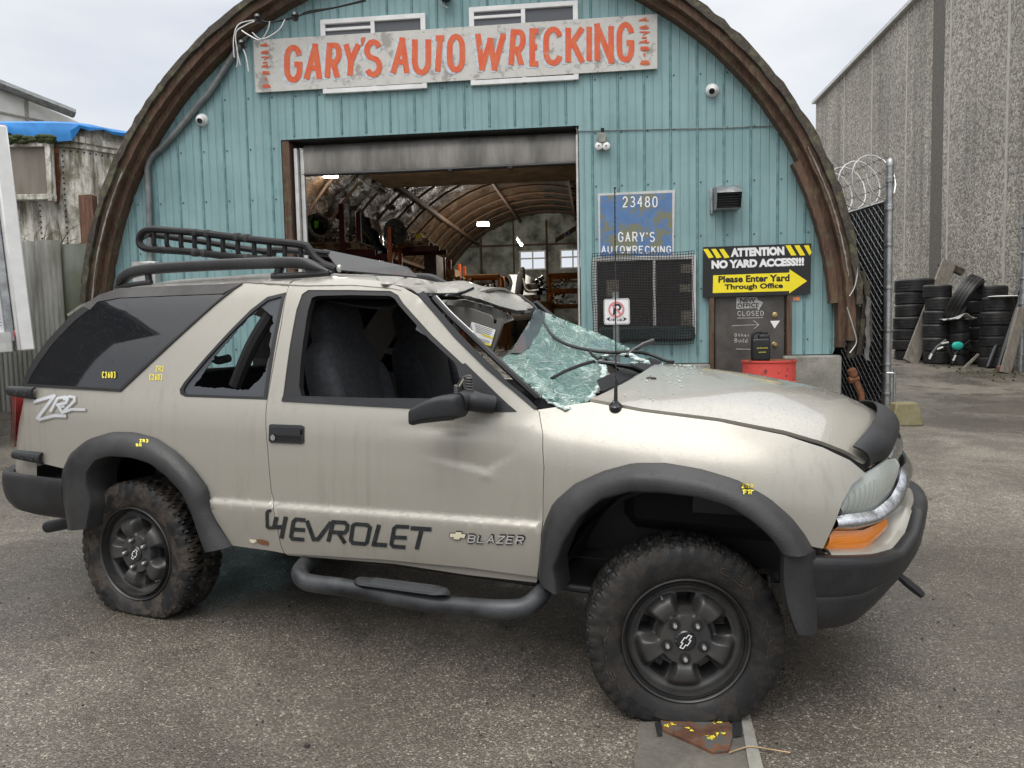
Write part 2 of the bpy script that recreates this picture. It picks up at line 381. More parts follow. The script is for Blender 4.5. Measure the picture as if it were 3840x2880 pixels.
def drops(s,sc,prob,size=.34):
    vo=s.n('ShaderNodeTexVoronoi');vo.inputs['Scale'].default_value=sc;s.l(s.tc,vo.inputs['Vector'])
    d=s.ramp(vo.outputs['Distance'],(0,1),(size*.7,.75),(size,0))
    sep=s.n('ShaderNodeSeparateColor');s.l(vo.outputs['Color'],sep.inputs[0])
    k=s.ramp(sep.outputs[0],(prob-.02,0),(prob,1))
    return s.math('MULTIPLY',d,k)
def m_paint(name,c,dr=.5,dirt=True,scr=0,dsc=150):
    s=NT(name)
    fl=s.noise(900,1);base=s.mix(s.ramp(fl,(.3,0),(.7,1)),tuple(x*.9 for x in c),tuple(min(1,x*1.08) for x in c))
    rough=.3
    if dirt:
        x=s.xyz();lo=s.math('SUBTRACT',.34,x[2])
        k=s.ramp(s.math('ADD',lo,s.math('MULTIPLY',s.noise(9,5),.26)),(.06,0),(.46,1))
        st=s.ramp(s.noise(26,4,.6,s.mapv((1,1,.06))),(.5,0),(.74,1))
        g=s.ramp(s.noise(2.2,4),(.42,0),(.7,1))
        base=s.mix(s.math('MULTIPLY',k,.42),base,(.17,.145,.115)); base=s.mix(s.math('MULTIPLY',s.math('MULTIPLY',st,g),.5),base,(.20,.175,.14))
        rough=s.math('MULTIPLY_ADD',k,.25,.30)
    if scr:
        sc=s.ramp(s.noise(70,3,.7,s.mapv((.5,.5,.10),(0,R(34),0))),(.5,0),(.66,1)); w_=s.ramp(s.noise(5,4),(.38,0),(.6,1))
        base=s.mix(s.math('MULTIPLY',sc,s.math('MULTIPLY',w_,scr)),base,(.16,.145,.12)); sp2=s.ramp(s.noise(34,5,.75,s.mapv((.35,1,1))),(.62,0),(.66,1)); base=s.mix(s.math('MULTIPLY',sp2,.6*scr),base,(.8,.79,.76))
    dd=s.math('ADD',drops(s,dsc,1-dr),drops(s,dsc*2.1,1-dr*.9,.3))
    s.set(Base_Color=base,Metallic=.24 if not scr else .12,Roughness=rough if not scr else .42,Coat_Weight=.2 if scr else (.9 if not dirt else .55),Coat_Roughness=.06 if not dirt else .16,Normal=s.bump(dd,.16,.003))
    s.l(s.bump(dd,.34 if dirt else .6,.003),s.b.inputs['Coat Normal'])
    return s.m
def m_plastic(name,c,ro=.45,dr=.3,fade=.35):
    s=NT(name);f=s.ramp(s.noise(3.5,5,.6),(.4,0),(.68,1));base=s.mix(s.math('MULTIPLY',f,fade),c,tuple(min(1,x*2.1+.02) for x in c))
    gr=s.noise(420,2);dd=drops(s,110,1-dr)
    s.set(Base_Color=base,Roughness=s.math('MULTIPLY_ADD',f,.2,ro),Specular_IOR_Level=.32,Normal=s.bump(s.math('ADD',s.math('MULTIPLY',gr,.14),dd),.35,.004));return s.m
M={}
PEW=(.345,.326,.284)
M['paint']=m_paint('pewter_paint',PEW,.38)
M['hood']=m_paint('wet_hood_paint',(.345,.325,.285),.62,False,dsc=85)
M['roof']=m_paint('scratched_roof_paint',(.29,.278,.25),.3,False,1.)
M['trim']=m_plastic('faded_black_plastic',(.017,.018,.020),.42,.3,.28)
M['flare']=m_plastic('grey_flare_plastic',(.026,.026,.027),.34,.35,.5)
M['bumper']=m_plastic('grey_bumper_plastic',(.017,.017,.018),.36,.3,.4)
M['seal']=simple('black_rubber',(.012,.012,.013),.5,var=.3)
M['gloss']=simple('gloss_black',(.012,.012,.014),.16,var=.2,coat=.4)
M['dark']=simple('dark_interior',(.010,.010,.011),.85,var=.3)
M['seat']=simple('charcoal_cloth',(.040,.042,.048),.95,var=.3,sc=40,bs=.3,bsc=500)
M['visor']=simple('grey_vinyl',(.12,.115,.105),.8,var=.1,bs=.15,bsc=300)
M['rack']=m_plastic('worn_rack_coating',(.010,.010,.011),.55,.1,.15)
M['chrome']=simple('speckled_chrome',(.66,.68,.71),.2,1.,.25,60,.25,260)
M['steel']=simple('galvanised_steel',(.46,.47,.48),.42,.85,.25,12)
M['alu']=simple('pale_aluminium',(.62,.62,.60),.45,.6,.15,8)
M['nut']=simple('bright_nut',(.8,.8,.8),.25,.9,.05)
M['rim']=simple('satin_black_alloy',(.022,.022,.024),.42,.0,.4,14,.1,200,spec=.6,c2=(.045,.042,.038))
M['white']=simple('white_enamel',(.75,.75,.74),.4,var=.08)
M['chalk']=simple('chalk_white',(.62,.62,.60),.9,var=.4,sc=60)
M['yellowpen']=simple('yellow_marker',(.85,.72,.06),.6,var=.08)
M['decal']=simple('charcoal_decal',(.022,.025,.028),.5,var=.5,sc=60)
M['silver']=simple('pale_silver_decal',(.62,.63,.66),.35,.2,.12)
M['cream']=simple('cream_emblem',(.72,.66,.5),.35,.1,.08)
M['black']=simple('black_paint',(.012,.012,.013),.45,var=.2)
M['yellow']=simple('sign_yellow',(.90,.74,.015),.5,var=.04)
M['signwhite']=simple('sign_white',(.82,.82,.82),.5,var=.05)
M['red']=simple('sign_red',(.72,.09,.10),.5,var=.25,sc=30,c2=(.75,.32,.30))
def m_tyre(name,mud):
    s=NT(name);f=s.noise(9,8,.72);k=s.ramp(f,(.46,0),(.56,1));g=s.ramp(s.noise(90,5,.7),(.35,.25),(.65,1))
    s.set(Base_Color=s.mix(s.math('MULTIPLY',s.math('MULTIPLY',k,g),mud),(.013,.013,.0135),(.12,.094,.07)),Specular_IOR_Level=.35,Roughness=s.math('MULTIPLY_ADD',k,.3,.5),Normal=s.bump(s.noise(90,3),.25,.003));return s.m
M['tyre']=m_tyre('muddy_rubber',.6);M['tyref']=m_tyre('damp_rubber',.22)
def m_oldtyre():
    s=NT('weathered_tyre');s.set(Base_Color=s.mix(s.ramp(s.noise(6,4),(.4,0),(.7,1)),(.012,.012,.013),(.035,.034,.033)),Roughness=.5,Normal=s.bump(s.noise(60,3),.3,.004));return s.m
M['oldtyre']=m_oldtyre()
def m_glass(name,c,al,ro=.03,dr=.3):
    s=NT(name);dd=drops(s,120,1-dr)
    s.set(Base_Color=c,Roughness=ro,Alpha=al,Specular_IOR_Level=.5,Coat_Weight=.45 if al<1 else 0.,Coat_Roughness=.02,Normal=s.bump(dd,.12,.003));return s.m
M['tint']=m_glass('tinted_glass',(.012,.013,.015),.96)
M['shard']=m_glass('frosted_tint_shard',(.045,.05,.06),1.,.55,.5)
M['pane']=m_glass('grey_window_pane',(.10,.105,.115),1.,.08,.0)
M['deepglass']=m_glass('dim_window_glass',(.016,.014,.013),1.,.12,0)
def m_shatter():
    s=NT('shattered_laminated_glass');v=s.mapv((1,1,1));w_=s.n('ShaderNodeVectorMath',operation='ADD')
    nn=s.n('ShaderNodeTexNoise');nn.inputs['Scale'].default_value=7;nn.inputs['Detail'].default_value=3;s.l(v,nn.inputs['Vector']);sc=s.n('ShaderNodeVectorMath',operation='SCALE');s.l(nn.outputs['Color'],sc.inputs[0]);sc.inputs['Scale'].default_value=.12;s.l(v,w_.inputs[0]);s.l(sc.outputs[0],w_.inputs[1]);v2=w_.outputs[0]
    e1=s.vor(17,'DISTANCE_TO_EDGE',v2);e2=s.vor(60,'DISTANCE_TO_EDGE',s.mapv((1,.6,1.6),(0,0,.5),src=v2));e3=s.vor(120,'DISTANCE_TO_EDGE',v2)
    l1=s.ramp(e1,(0,1),(.018,.5),(.035,0));l2=s.ramp(e2,(0,.8),(.05,.35),(.12,0));l3=s.ramp(e3,(0,.5),(.1,0))
    zone=s.ramp(s.noise(4.,4),(.4,0),(.62,1)); l=s.math('MAXIMUM',l1,s.math('MULTIPLY',s.math('MAXIMUM',l2,l3),s.math('MULTIPLY_ADD',zone,.75,.25)))
    base=s.mix(s.noise(9,5),(.022,.085,.064),(.12,.27,.215));st=s.ramp(s.noise(60,4,.65,s.mapv((.25,.25,2.2))),(.45,0),(.7,1));base=s.mix(s.math('MULTIPLY',st,.45),base,(.02,.06,.055))
    s.set(Base_Color=s.mix(s.math('MULTIPLY',l,.85),base,(.66,.80,.77)),Roughness=.12,Alpha=s.math('MAXIMUM',.86,l),Coat_Weight=.7,Coat_Roughness=.05,Normal=s.bump(s.math('ADD',l,s.noise(26,3)),.5,.006));return s.m
M['shatter']=m_shatter()
M['shatteredge']=simple('white_crumbled_glass',(.68,.80,.77),.3,var=.35,sc=90,bs=.6,bsc=160)
M['frit']=simple('cracked_dark_frit',(.035,.045,.055),.35,var=.7,sc=40,bs=.5,bsc=90,coat=.5)
def m_lens(name,c,ribs,al=1):
    s=NT(name);x=s.xyz();wv=s.math('SINE',s.math('MULTIPLY',x[1] if ribs<500 else x[2],ribs))
    s.set(Base_Color=s.mix(s.noise(14,4),tuple(.8*k for k in c),c),Roughness=.12,Coat_Weight=1.,Coat_Roughness=.05,Normal=s.bump(wv,.10 if ribs>=500 else .06,.003),Alpha=al,Subsurface_Weight=0.);return s.m
M['lens']=m_lens('hazy_headlamp_lens',(.40,.43,.40),260)
M['amber']=m_lens('amber_lens',(.90,.26,.012),700);M['redlens']=m_lens('red_lens',(.45,.02,.03),300)
def m_asphalt():
    s=NT('wet_asphalt');a=s.vor(150);ac=s.n('ShaderNodeTexVoronoi');ac.inputs['Scale'].default_value=150;s.l(s.tc,ac.inputs['Vector']);sep=s.n('ShaderNodeSeparateColor');s.l(ac.outputs['Color'],sep.inputs[0])
    stone=s.ramp(sep.outputs[1],(0,.45),(.6,.8),(.86,1.2),(.955,1.7),(1,2.9));big=s.noise(.42,6,.62,dist=.6);mid=s.noise(1.7,6,.68);fine=s.noise(38,4,.7)
    b=s.mix(s.ramp(big,(.35,0),(.65,1)),(.118,.102,.081),(.250,.220,.180));b=s.mix(s.ramp(mid,(.46,0),(.62,.62)),b,(.072,.063,.052))
    b=s.mix(1,b,stone,'MULTIPLY');b=s.mix(s.ramp(fine,(.3,.35),(.7,0)),b,(.05,.046,.042))
    far=s.ramp(s.xyz()[1],(0,0),(1,1))
    wet=s.ramp(s.math('ADD',s.math('MULTIPLY',big,.6),s.math('MULTIPLY',mid,.4)),(.46,1),(.53,0))
    ro=s.math('MULTIPLY_ADD',wet,-.32,.54)
    s.set(Base_Color=s.mix(s.math('MULTIPLY',wet,.30),b,(.05,.044,.036)),Roughness=ro,Specular_IOR_Level=.5,Normal=s.bump(s.math('ADD',s.ramp(a,(0,1),(.6,0)),s.math('MULTIPLY',fine,.8)),.55,.006));return s.m
M['asphalt']=m_asphalt()
def m_concrete(name,c,c2,bs=.3,agg=0,moss=0):
    s=NT(name);f=s.noise(3,6,.65);b=s.mix(s.ramp(f,(.35,0),(.65,1)),c,c2);fi=s.noise(60,4);b=s.mix(s.ramp(fi,(.35,.3),(.65,0)),b,tuple(x*.5 for x in c))
    if moss: b=s.mix(s.math('MULTIPLY',s.ramp(s.noise(7,5),(.45,0),(.65,1)),moss),b,(.10,.105,.03))
    h=fi
    s.set(Base_Color=b,Roughness=.85,Normal=s.bump(h,bs,.01));return s.m
M['conc']=m_concrete('grey_concrete',(.20,.195,.175),(.34,.33,.30),moss=.3);M['track']=m_concrete('damp_concrete',(.085,.077,.065),(.155,.140,.119));M['mossy']=m_concrete('mossy_concrete',(.19,.165,.085),(.27,.24,.15),.5,moss=.5)
def m_agg():   # exposed aggregate panels: pebbles of mixed tone, damp streaks below the parapet
    s=NT('exposed_aggregate');v=s.n('ShaderNodeTexVoronoi');v.inputs['Scale'].default_value=20;s.l(s.tc,v.inputs['Vector']);sep=s.n('ShaderNodeSeparateColor');s.l(v.outputs['Color'],sep.inputs[0])
    b=s.ramp(sep.outputs[0],(0,(.17,.155,.13)),(.3,(.27,.25,.215)),(.6,(.38,.355,.31)),(1,(.54,.51,.45)));big=s.noise(.4,4);b=s.mix(s.ramp(big,(.35,.35),(.65,0)),b,(.13,.12,.105))
    st=s.ramp(s.noise(1.6,4,.6,s.mapv((1,1,.05))),(.52,0),(.68,.55));b=s.mix(st,b,(.10,.093,.083))
    s.set(Base_Color=b,Roughness=.9,Normal=s.bump(s.ramp(v.outputs['Distance'],(0,1),(.7,0)),.5,.015));return s.m
M['agg']=m_agg();M['aggline']=simple('pale_joint',(.48,.465,.41),.9,var=.15);M['aggdark']=simple('stained_recess',(.165,.155,.135),.9,var=.35,sc=26,bs=.6,bsc=60,c2=(.075,.07,.06))
def m_teal():
    s=NT('weathered_teal_cladding');x=s.xyz()
    f=s.noise(1.3,5,.6);b=s.mix(s.ramp(f,(.32,0),(.7,1)),(.155,.270,.280),(.235,.375,.385))
    pn=s.n('ShaderNodeTexWhiteNoise',noise_dimensions='1D');s.l(s.math('FLOOR',s.math('MULTIPLY',x[0],3.28)),pn.inputs['W']);b=s.mix(s.math('MULTIPLY',pn.outputs['Value'],.32),b,(.25,.39,.40))
    st=s.ramp(s.noise(17,5,.65,s.mapv((1,1,.035))),(.47,0),(.75,1));b=s.mix(s.math('MULTIPLY',st,.42),b,(.30,.44,.45))
    gr=s.ramp(s.noise(9,6,.7,s.mapv((1,1,.12))),(.56,0),(.78,1));b=s.mix(s.math('MULTIPLY',gr,.55),b,(.085,.12,.115))
    sp=s.ramp(s.noise(30,5,.75),(.70,0),(.74,1));b=s.mix(s.math('MULTIPLY',sp,.5),b,(.42,.5,.5))
    w1=s.math('PINGPONG',s.math('MULTIPLY',x[0],19.68),1.);rib=s.ramp(w1,(0,1),(.12,.7),(.24,0))
    s.set(Base_Color=b,Roughness=.5,Metallic=.0,Normal=s.bump(s.math('ADD',rib,s.math('MULTIPLY',s.noise(4,3),.5)),.6,.014));return s.m
M['teal']=m_teal();M['tealrib']=simple('teal_rib',(.16,.30,.315),.5,var=.35,sc=8,c2=(.10,.185,.19))
def m_wood(name,c,c2,sc=(1,1,1),moss=0,bs=.6,s1=30):
    s=NT(name);v=s.mapv(sc);f=s.noise(s1,6,.65,v);b=s.mix(s.ramp(f,(.3,0),(.7,1)),c,c2);g=s.noise(3,5);b=s.mix(s.ramp(g,(.5,0),(.72,.6)),b,tuple(k*.35 for k in c))
    if moss:b=s.mix(s.math('MULTIPLY',s.ramp(s.noise(6,6,.7),(.52,0),(.62,1)),moss),b,(.17,.17,.09))
    s.set(Base_Color=b,Roughness=.8,Normal=s.bump(f,bs,.012));return s.m
M['oldwood']=m_wood('weathered_brown_timber',(.045,.026,.017),(.15,.082,.050),moss=.35,sc=(1,1,.2));M['greywood']=m_wood('dark_grey_timber',(.03,.024,.019),(.085,.068,.052),moss=.5);M['redwood']=m_wood('red_brown_timber',(.085,.036,.022),(.20,.10,.065),sc=(1,1,.12))
M['pallet']=m_wood('raw_pallet_timber',(.30,.19,.10),(.52,.36,.20),sc=(.3,1,1));M['orangewood']=m_wood('orange_rack_timber',(.38,.16,.04),(.58,.27,.08));M['plank']=m_wood('grey_plank',(.13,.115,.095),(.26,.235,.20),sc=(1,1,.1))
M['rackorange']=simple('rack_orange',(.75,.13,.02),.5,var=.25,sc=20);M['rackred']=simple('dull_red_steel',(.14,.018,.015),.6,var=.4,sc=20);M['card']=simple('brown_card',(.38,.25,.14),.85,var=.3,sc=5)
def m_liner(name,c,c2):
    s=NT(name);x=s.xyz();v=s.mapv((1,.3,1));f=s.noise(4.2,5,.65,v,1.2);g=s.noise(13,4,.6,s.mapv((2,.35,.6)),1.5)
    s.set(Base_Color=s.mix(f,c,c2),Roughness=.30,Specular_IOR_Level=.4,Normal=s.bump(s.math('ADD',f,s.math('MULTIPLY',g,.9)),1.,.2));return s.m
M['liner']=m_liner('brown_vapour_sheet',(.05,.027,.012),(.18,.105,.048));M['linerg']=m_liner('dark_vapour_sheet',(.022,.020,.016),(.10,.088,.065))
M['roller']=simple('stained_roller_door',(.29,.275,.25),.6,.0,.4,5,c2=(.13,.123,.112),streak=(1,1,.18))
M['wrap']=simple('black_stretch_wrap',(.008,.008,.009),.15,var=.3,bs=.8,bsc=14,coat=1)
M['parts']=simple('greasy_metal',(.14,.125,.11),.5,.3,.6,25,.5,60);M['partspale']=simple('cast_alloy',(.36,.34,.30),.5,.4,.5,20,.4,60)
M['lime']=simple('lime_tag',(.25,.9,.02),.6,var=.03);M['paper']=simple('yellow_paper',(.9,.75,.02),.7,var=.05)
def m_rust(name,c=(.10,.035,.018),c2=(.22,.09,.04),flake=None,fk=.55):
    s=NT(name);f=s.noise(9,6,.7);b=s.mix(s.ramp(f,(.35,0),(.65,1)),c,c2)
    if flake: b=s.mix(s.ramp(s.noise(12,6,.72),(fk,0),(fk+.03,1)),b,flake)
    s.set(Base_Color=b,Roughness=.75,Normal=s.bump(f,.5,.008));return s.m
M['rust']=m_rust('rust');M['rustplate']=m_rust('rusty_plate_with_paint',(.05,.022,.014),(.16,.07,.035),(.075,.078,.075),.54);M['reddrum']=m_rust('chipped_red_drum',(.07,.03,.025),(.12,.05,.035),(.62,.075,.06),.40)
def m_signboard():
    s=NT('flaking_white_board');f=s.noise(3.2,7,.72);k=s.ramp(f,(.54,0),(.60,.85));b=s.mix(s.noise(10,4),(.46,.445,.41),(.62,.61,.58));b=s.mix(k,b,(.27,.255,.235));g=s.ramp(s.noise(28,6,.7),(.63,0),(.68,1));b=s.mix(g,b,(.20,.13,.085));s.set(Base_Color=b,Roughness=.7);return s.m
M['board']=m_signboard()
def m_flakered():
    s=NT('faded_orange_lettering');f=s.noise(13,6,.7,s.mapv((1,1,.45)));b=s.mix(s.ramp(f,(.36,0),(.66,1)),(.64,.075,.02),(.60,.15,.055));g=s.ramp(s.noise(5,7,.75),(.62,0),(.67,1));b=s.mix(g,b,(.40,.33,.28));s.set(Base_Color=b,Roughness=.6);return s.m
M['orange']=m_flakered();M['shadowpaint']=simple('pale_blue_white_paint',(.60,.64,.68),.7,var=.2,sc=20)
def m_blue():
    s=NT('faded_blue_sign');f=s.noise(3.4,7,.72);b=s.mix(s.noise(8,4),(.05,.12,.28),(.12,.23,.43));b=s.mix(s.ramp(f,(.49,0),(.54,1)),b,(.17,.175,.11));b=s.mix(s.ramp(s.noise(24,5,.7),(.64,0),(.68,1)),b,(.06,.07,.08));s.set(Base_Color=b,Roughness=.55);return s.m
M['blue']=m_blue()
def m_shed():
    s=NT('mildewed_trailer_skin');st=s.noise(8,6,.7,s.mapv((1,1,.16)));b=s.mix(s.ramp(st,(.38,0),(.58,1)),(.12,.105,.075),(.66,.63,.56));g=s.ramp(s.noise(2.6,6,.7),(.48,0),(.62,.85));b=s.mix(g,b,(.155,.145,.09));d=s.ramp(s.noise(22,6,.75,s.mapv((1,1,.3))),(.6,0),(.66,.85));b=s.mix(d,b,(.06,.055,.05));s.set(Base_Color=b,Roughness=.75,Normal=s.bump(st,.25,.02));return s.m
M['shed']=m_shed();M['board2']=simple('stained_plywood',(.21,.185,.155),.85,var=.35,sc=3,c2=(.12,.105,.085),streak=(1,1,.3));M['moss']=simple('moss',(.055,.075,.02),.95,var=.5,sc=30,bs=1,bsc=40)
M['tarp']=simple('blue_tarp',(.03,.25,.66),.45,var=.15,sc=5,bs=.5,bsc=9);M['corr']=simple('weathered_corrugated_iron',(.42,.42,.39),.5,.2,.4,5,c2=(.16,.155,.12),streak=(1,1,.15));M['corrgreen']=simple('mossy_sheet_iron',(.20,.215,.185),.6,.3,.4,3,c2=(.085,.095,.05),streak=(1,1,.4))
M['van']=simple('white_box_panel',(.82,.83,.85),.3,var=.04,sc=2);M['twig']=simple('dry_bramble',(.06,.038,.025),.9,var=.3)
M['slat']=simple('black_privacy_slat',(.010,.011,.014),.35,var=.3);M['wire']=simple('dull_wire',(.24,.25,.26),.5,.6,.2)
M['mesh']=simple('rusty_black_mesh',(.025,.020,.017),.7,.2,.5,20);M['door']=simple('grimy_steel_door',(.095,.088,.080),.5,.1,.4,4,c2=(.055,.048,.042));M['brass']=simple('worn_brass',(.45,.33,.16),.35,.8,.2)
M['galvgrey']=simple('grey_conduit',(.22,.235,.235),.55,.2,.3,6);M['whitewall']=simple('pale_painted_wall',(.62,.62,.60),.8,var=.12,sc=2);M['fadedpink']=simple('faded_red_print',(.70,.26,.27),.6,var=.1)
M['dimpaper']=simple('dim_paper',(.20,.18,.15),.8,var=.35,sc=25)
# ================================================================ setting
g=MB()
xs=np.r_[-300,-120,-60,-30,-18,np.arange(-14,16.1,1.0),20,30,60,120,300]; ys=np.r_[-60,-20,-8,np.arange(-4,19.1,1.0),26,40,80,160,400]
def _gzz(x,y): return float(gz(x,max(min(y,19),-4)))
hole=None
nv=len(ys);g.add([(x,y,_gzz(x,y)) for x in xs for y in ys],[(i*nv+j,(i+1)*nv+j,(i+1)*nv+j+1,i*nv+j+1) for i in range(len(xs)-1) for j in range(nv-1)])
tag(g.build('ground',M['asphalt'],smooth=30,loc=(0,0,0)),kind='structure')
def gp(x,y,z=0): return np.array([x,y,_gzz(x,y)+z])
# concrete guide channel in the yard, with a slotted edge
def strip(name,pxs,mat,lift,th=0,kind='structure'):
    P=[gnd(q) for q in pxs]; m=MB(); V2,T=cdt([(p[0],p[1]) for p in P]); m.add([gp(x,y,lift) for x,y in V2],T)
    o=m.build(name,mat,smooth=0); return tag(o,kind=kind)
strip('path',[pD(648,1322),pD(745,1300),pD(1170,1270),pD(1178,1340),pD(1200,1450),pD(1245,1536),pD(1290,1700),pD(600,1700),pD(628,1600),pD(622,1500),pD(640,1440),pD(634,1390)],M['track'],.004)
strip('path',[pD(1140,1275),pD(1182,1265),pD(1250,1536),pD(1290,1700),pD(1215,1700),pD(1175,1500)],M['conc'],.008)
strip('path',[pD(722,1325),pD(752,1322),pD(760,1390),pD(735,1392)],M['dark'],.009)
strip('path',[pD(1095,1290),pD(1140,1285),pD(1150,1395),pD(1105,1400)],M['dark'],.0125)
m=MB();P=[gnd(q) for q in [pD(750,1318),pD(1080,1300),pD(1102,1400),pD(1082,1468),pD(1005,1476),pD(930,1440),pD(765,1368)]]
m.prism([(p[0],p[1]) for p in P],lambda x,y,h:gp(x,y,h),.002,.013)
gpl=m.build('ground_plate',M['rustplate']);tag(gpl,'rusty steel plate with flecks of yellow paint under the front tyre','plate')
gpl['_m']=[float(x) for x in (np.eye(4)+np.array([[0,0,0,gpl.location[k]] if k<3 else [0]*4 for k in range(4)])).flatten()]
m=MB();r=random.Random(21)
for u,v,n in ((800,1345,9),(1035,1330,9),(985,1405,9),(900,1370,4),(1045,1395,4)):
    for k in range(n):
        c=gnd(pD(u+r.uniform(-22,22),v+r.uniform(-9,9)));a=[r.uniform(0,6.28) for _ in range(3)];m.add([gp(c[0]+.011*math.cos(t),c[1]+.008*math.sin(t),.0155) for t in sorted(a)],[(0,1,2)])
m.build('paint_fleck',M['yellowpen'],gpl,smooth=0)
m=MB();P=[gp(*gnd(q)[:2],.012) for q in [pD(1085,1478),pD(1130,1462),pD(1190,1448),pD(1290,1462),pD(1385,1478)]]
m.tube(spline(P,14),.0022,5);tag(m.build('straw',M['pallet']),'dry straw stalk lying on the asphalt beside the rusty plate','straw')
# loose crumbs of grit on the tarmac
m=MB()
for i in range(420):
    x=rnd.uniform(-2.6,2.6);y=rnd.uniform(1.9,6.5);r=rnd.uniform(.002,.006)*(1 if rnd.random()<.95 else 2)
    m.sup(gp(x,y,r*.4),(r,r*rnd.uniform(.6,1.2),r*.7),.8,6,4)
tag(m.build('gravel',simple('dark_grit',(.06,.055,.05),.9,var=.5,sc=3)),kind='stuff')
# ================================================================ arched workshop
CEN=(-.70,1.30);RO,RI=4.65,4.50
def arcpts(r,a0,a1,n,low=None):
    P=[(CEN[0]+r*math.cos(R(a0+(a1-a0)*i/(n-1))),CEN[1]+r*math.sin(R(a0+(a1-a0)*i/(n-1)))) for i in range(n)]
    return P
FLZ=.30
bld=thing('arched_workshop','teal metal fronted arched workshop with rotting timber edge and open roller door','workshop',FAC)
# facade cladding with openings (doorway, office door, window)
op_gate=[(-2.82,FLZ),(-2.82,3.82),(.858,3.82),(.858,FLZ)]
dq=[fac(pT(1540,640)),fac(pT(1700,640))];DX0,DX1=dq[0][0],dq[1][0]
arcin=arcpts(4.56,-12,192,90)
wallpoly=[(-5.10,.2),(-2.82,.2),(-2.82,3.82),(.858,3.82),(.858,.98),(DX0-.05,.98),(DX0-.05,1.80),(DX1+.05,1.80),(DX1+.05,1.06),(3.78,1.06)]+[p for p in arcin if p[1]>1.08 or p[0]<-4][0:]
wallpoly=[p for p in wallpoly]
m=MB();m.flat(dens(wallpoly,.35),lambda s,z:(s,0,z),step=.4)
def arch_top(s,r=4.54):
    d=r*r-(s-CEN[0])**2
    return CEN[1]+math.sqrt(d) if d>0 else None
for k in range(-17,16):
    s=k*.305+.10; zt=arch_top(s)
    if zt is None: continue
    z0=.25
    segs=[(z0,zt)]
    if -2.86<s<.90: segs=[(3.86,zt)]
    elif DX0-.08<s<DX1+.08: segs=[(1.82,zt)]
    elif s>.85: segs=[(1.08,zt)]
    for a,b in segs:
        if b-a<.1: continue
        m.mi=1; m.add([(s-.016,-.001,a),(s-.006,-.014,a),(s+.006,-.014,a),(s+.016,-.001,a),(s-.016,-.001,b),(s-.006,-.014,b),(s+.006,-.014,b),(s+.016,-.001,b)],[(0,1,5,4),(1,2,6,5),(2,3,7,6),(0,3,2,1),(4,5,6,7)])
        z=math.ceil(a/.62)*.62
        m.mi=2
        while z<b:
            m.box((s+.04,-.004,z),(.014,.008,.014)); z+=.62
m.build('front_wall',[M['teal'],M['tealrib'],M['seal']],bld,FAC)
# lap joint line and plinth
m=MB();m.bbox((3.53,-.045,.62),(.64,.16,.86),.02);m.build('plinth',M['conc'],bld,FAC);m=MB();m.bbox((1.62,-.03,.62),(1.50,.12,.70),.02);m.build('plinth',M['conc'],bld,FAC)
# timber arch edge: three laminated boards and a moss capped outer strip
rj=random.Random(3)
def archband(r0,r1,d0,d1,a0,a1,n,jit,mat,name):
    m=MB();rows=[]
    for i in range(n):
        a=R(a0+(a1-a0)*i/(n-1));j=[rj.uniform(-jit,jit) for _ in range(4)]
        c=[(r0+j[0],d0),(r0+j[0],d1),(r1+j[1],d1),(r1+j[1],d0)]
        rows.append([(CEN[0]+r*math.cos(a),d,CEN[1]+r*math.sin(a)) for r,d in c])
    V=[p for q in rows for p in q];fs=[(i*4+k,i*4+(k+1)%4,i*4+4+(k+1)%4,i*4+4+k) for i in range(n-1) for k in range(4)]+[(0,1,2,3),((n-1)*4+3,(n-1)*4+2,(n-1)*4+1,(n-1)*4)]
    m.add(V,fs);return m.build(name,mat,bld,FAC,smooth=25)
archband(4.50,4.575,-.16,.0,-2,186,120,.004,M['oldwood'],'arch_rib')
archband(4.575,4.66,-.26,.0,-1,189,130,.007,M['oldwood'],'arch_rib')
archband(4.662,4.735,-.31,.1,4,188,130,.011,M['greywood'],'arch_rib')
archband(4.738,4.775,-.24,.15,13,186,120,.014,M['greywood'],'roof_edge')
archband(4.42,4.505,-.185,-.05,4.5,26,30,.004,M['oldwood'],'loose_board')
archband(4.608,4.622,-.272,-.258,8,27,40,.005,M['conc'],'flashing_strip')
archband(4.588,4.602,-.272,-.258,152,184,50,.006,M['conc'],'flashing_strip')
# ragged foot of the rib on the right
m=MB()
for (s0,z0,s1,z1,wd,dp) in [(3.98,1.75,3.95,1.02,.12,.1),(4.10,1.9,4.03,1.05,.09,.14),(4.04,2.0,4.14,1.2,.05,.2)]:
    m.tube([(s0,-dp,z0),((s0+s1)/2+.02,-dp-.01,(z0+z1)/2),(s1,-dp,z1)],[wd*.5,wd*.55,wd*.4],6)
m.build('split_timber',M['greywood'],bld,FAC)
m=MB()
V=[];n=16
for i in range(n):
    z=1.72-.72*i/(n-1); V.append((4.06+.012*math.sin(i*1.3)+.01*rj.random(),-.26,z)); V.append((4.11+.006*math.sin(i*.9)+.025*rj.random(),-.22-.01*rj.random(),z-.02))
m.add(V,[(2*i,2*i+1,2*i+3,2*i+2) for i in range(n-1)]);m.build('torn_cladding',M['steel'],bld,FAC,solid=.006)
m=MB();
for q in ([(3.86,-.28,2.4),(3.95,-.30,2.1),(3.93,-.31,1.85),(3.87,-.3,1.72)],[(3.85,-.28,1.6),(3.92,-.3,1.35),(3.95,-.3,1.2),(3.88,-.3,1.08)]): m.tube(spline(q,16),.007,5)
m.build('loose_wire',M['alu'],bld,FAC)
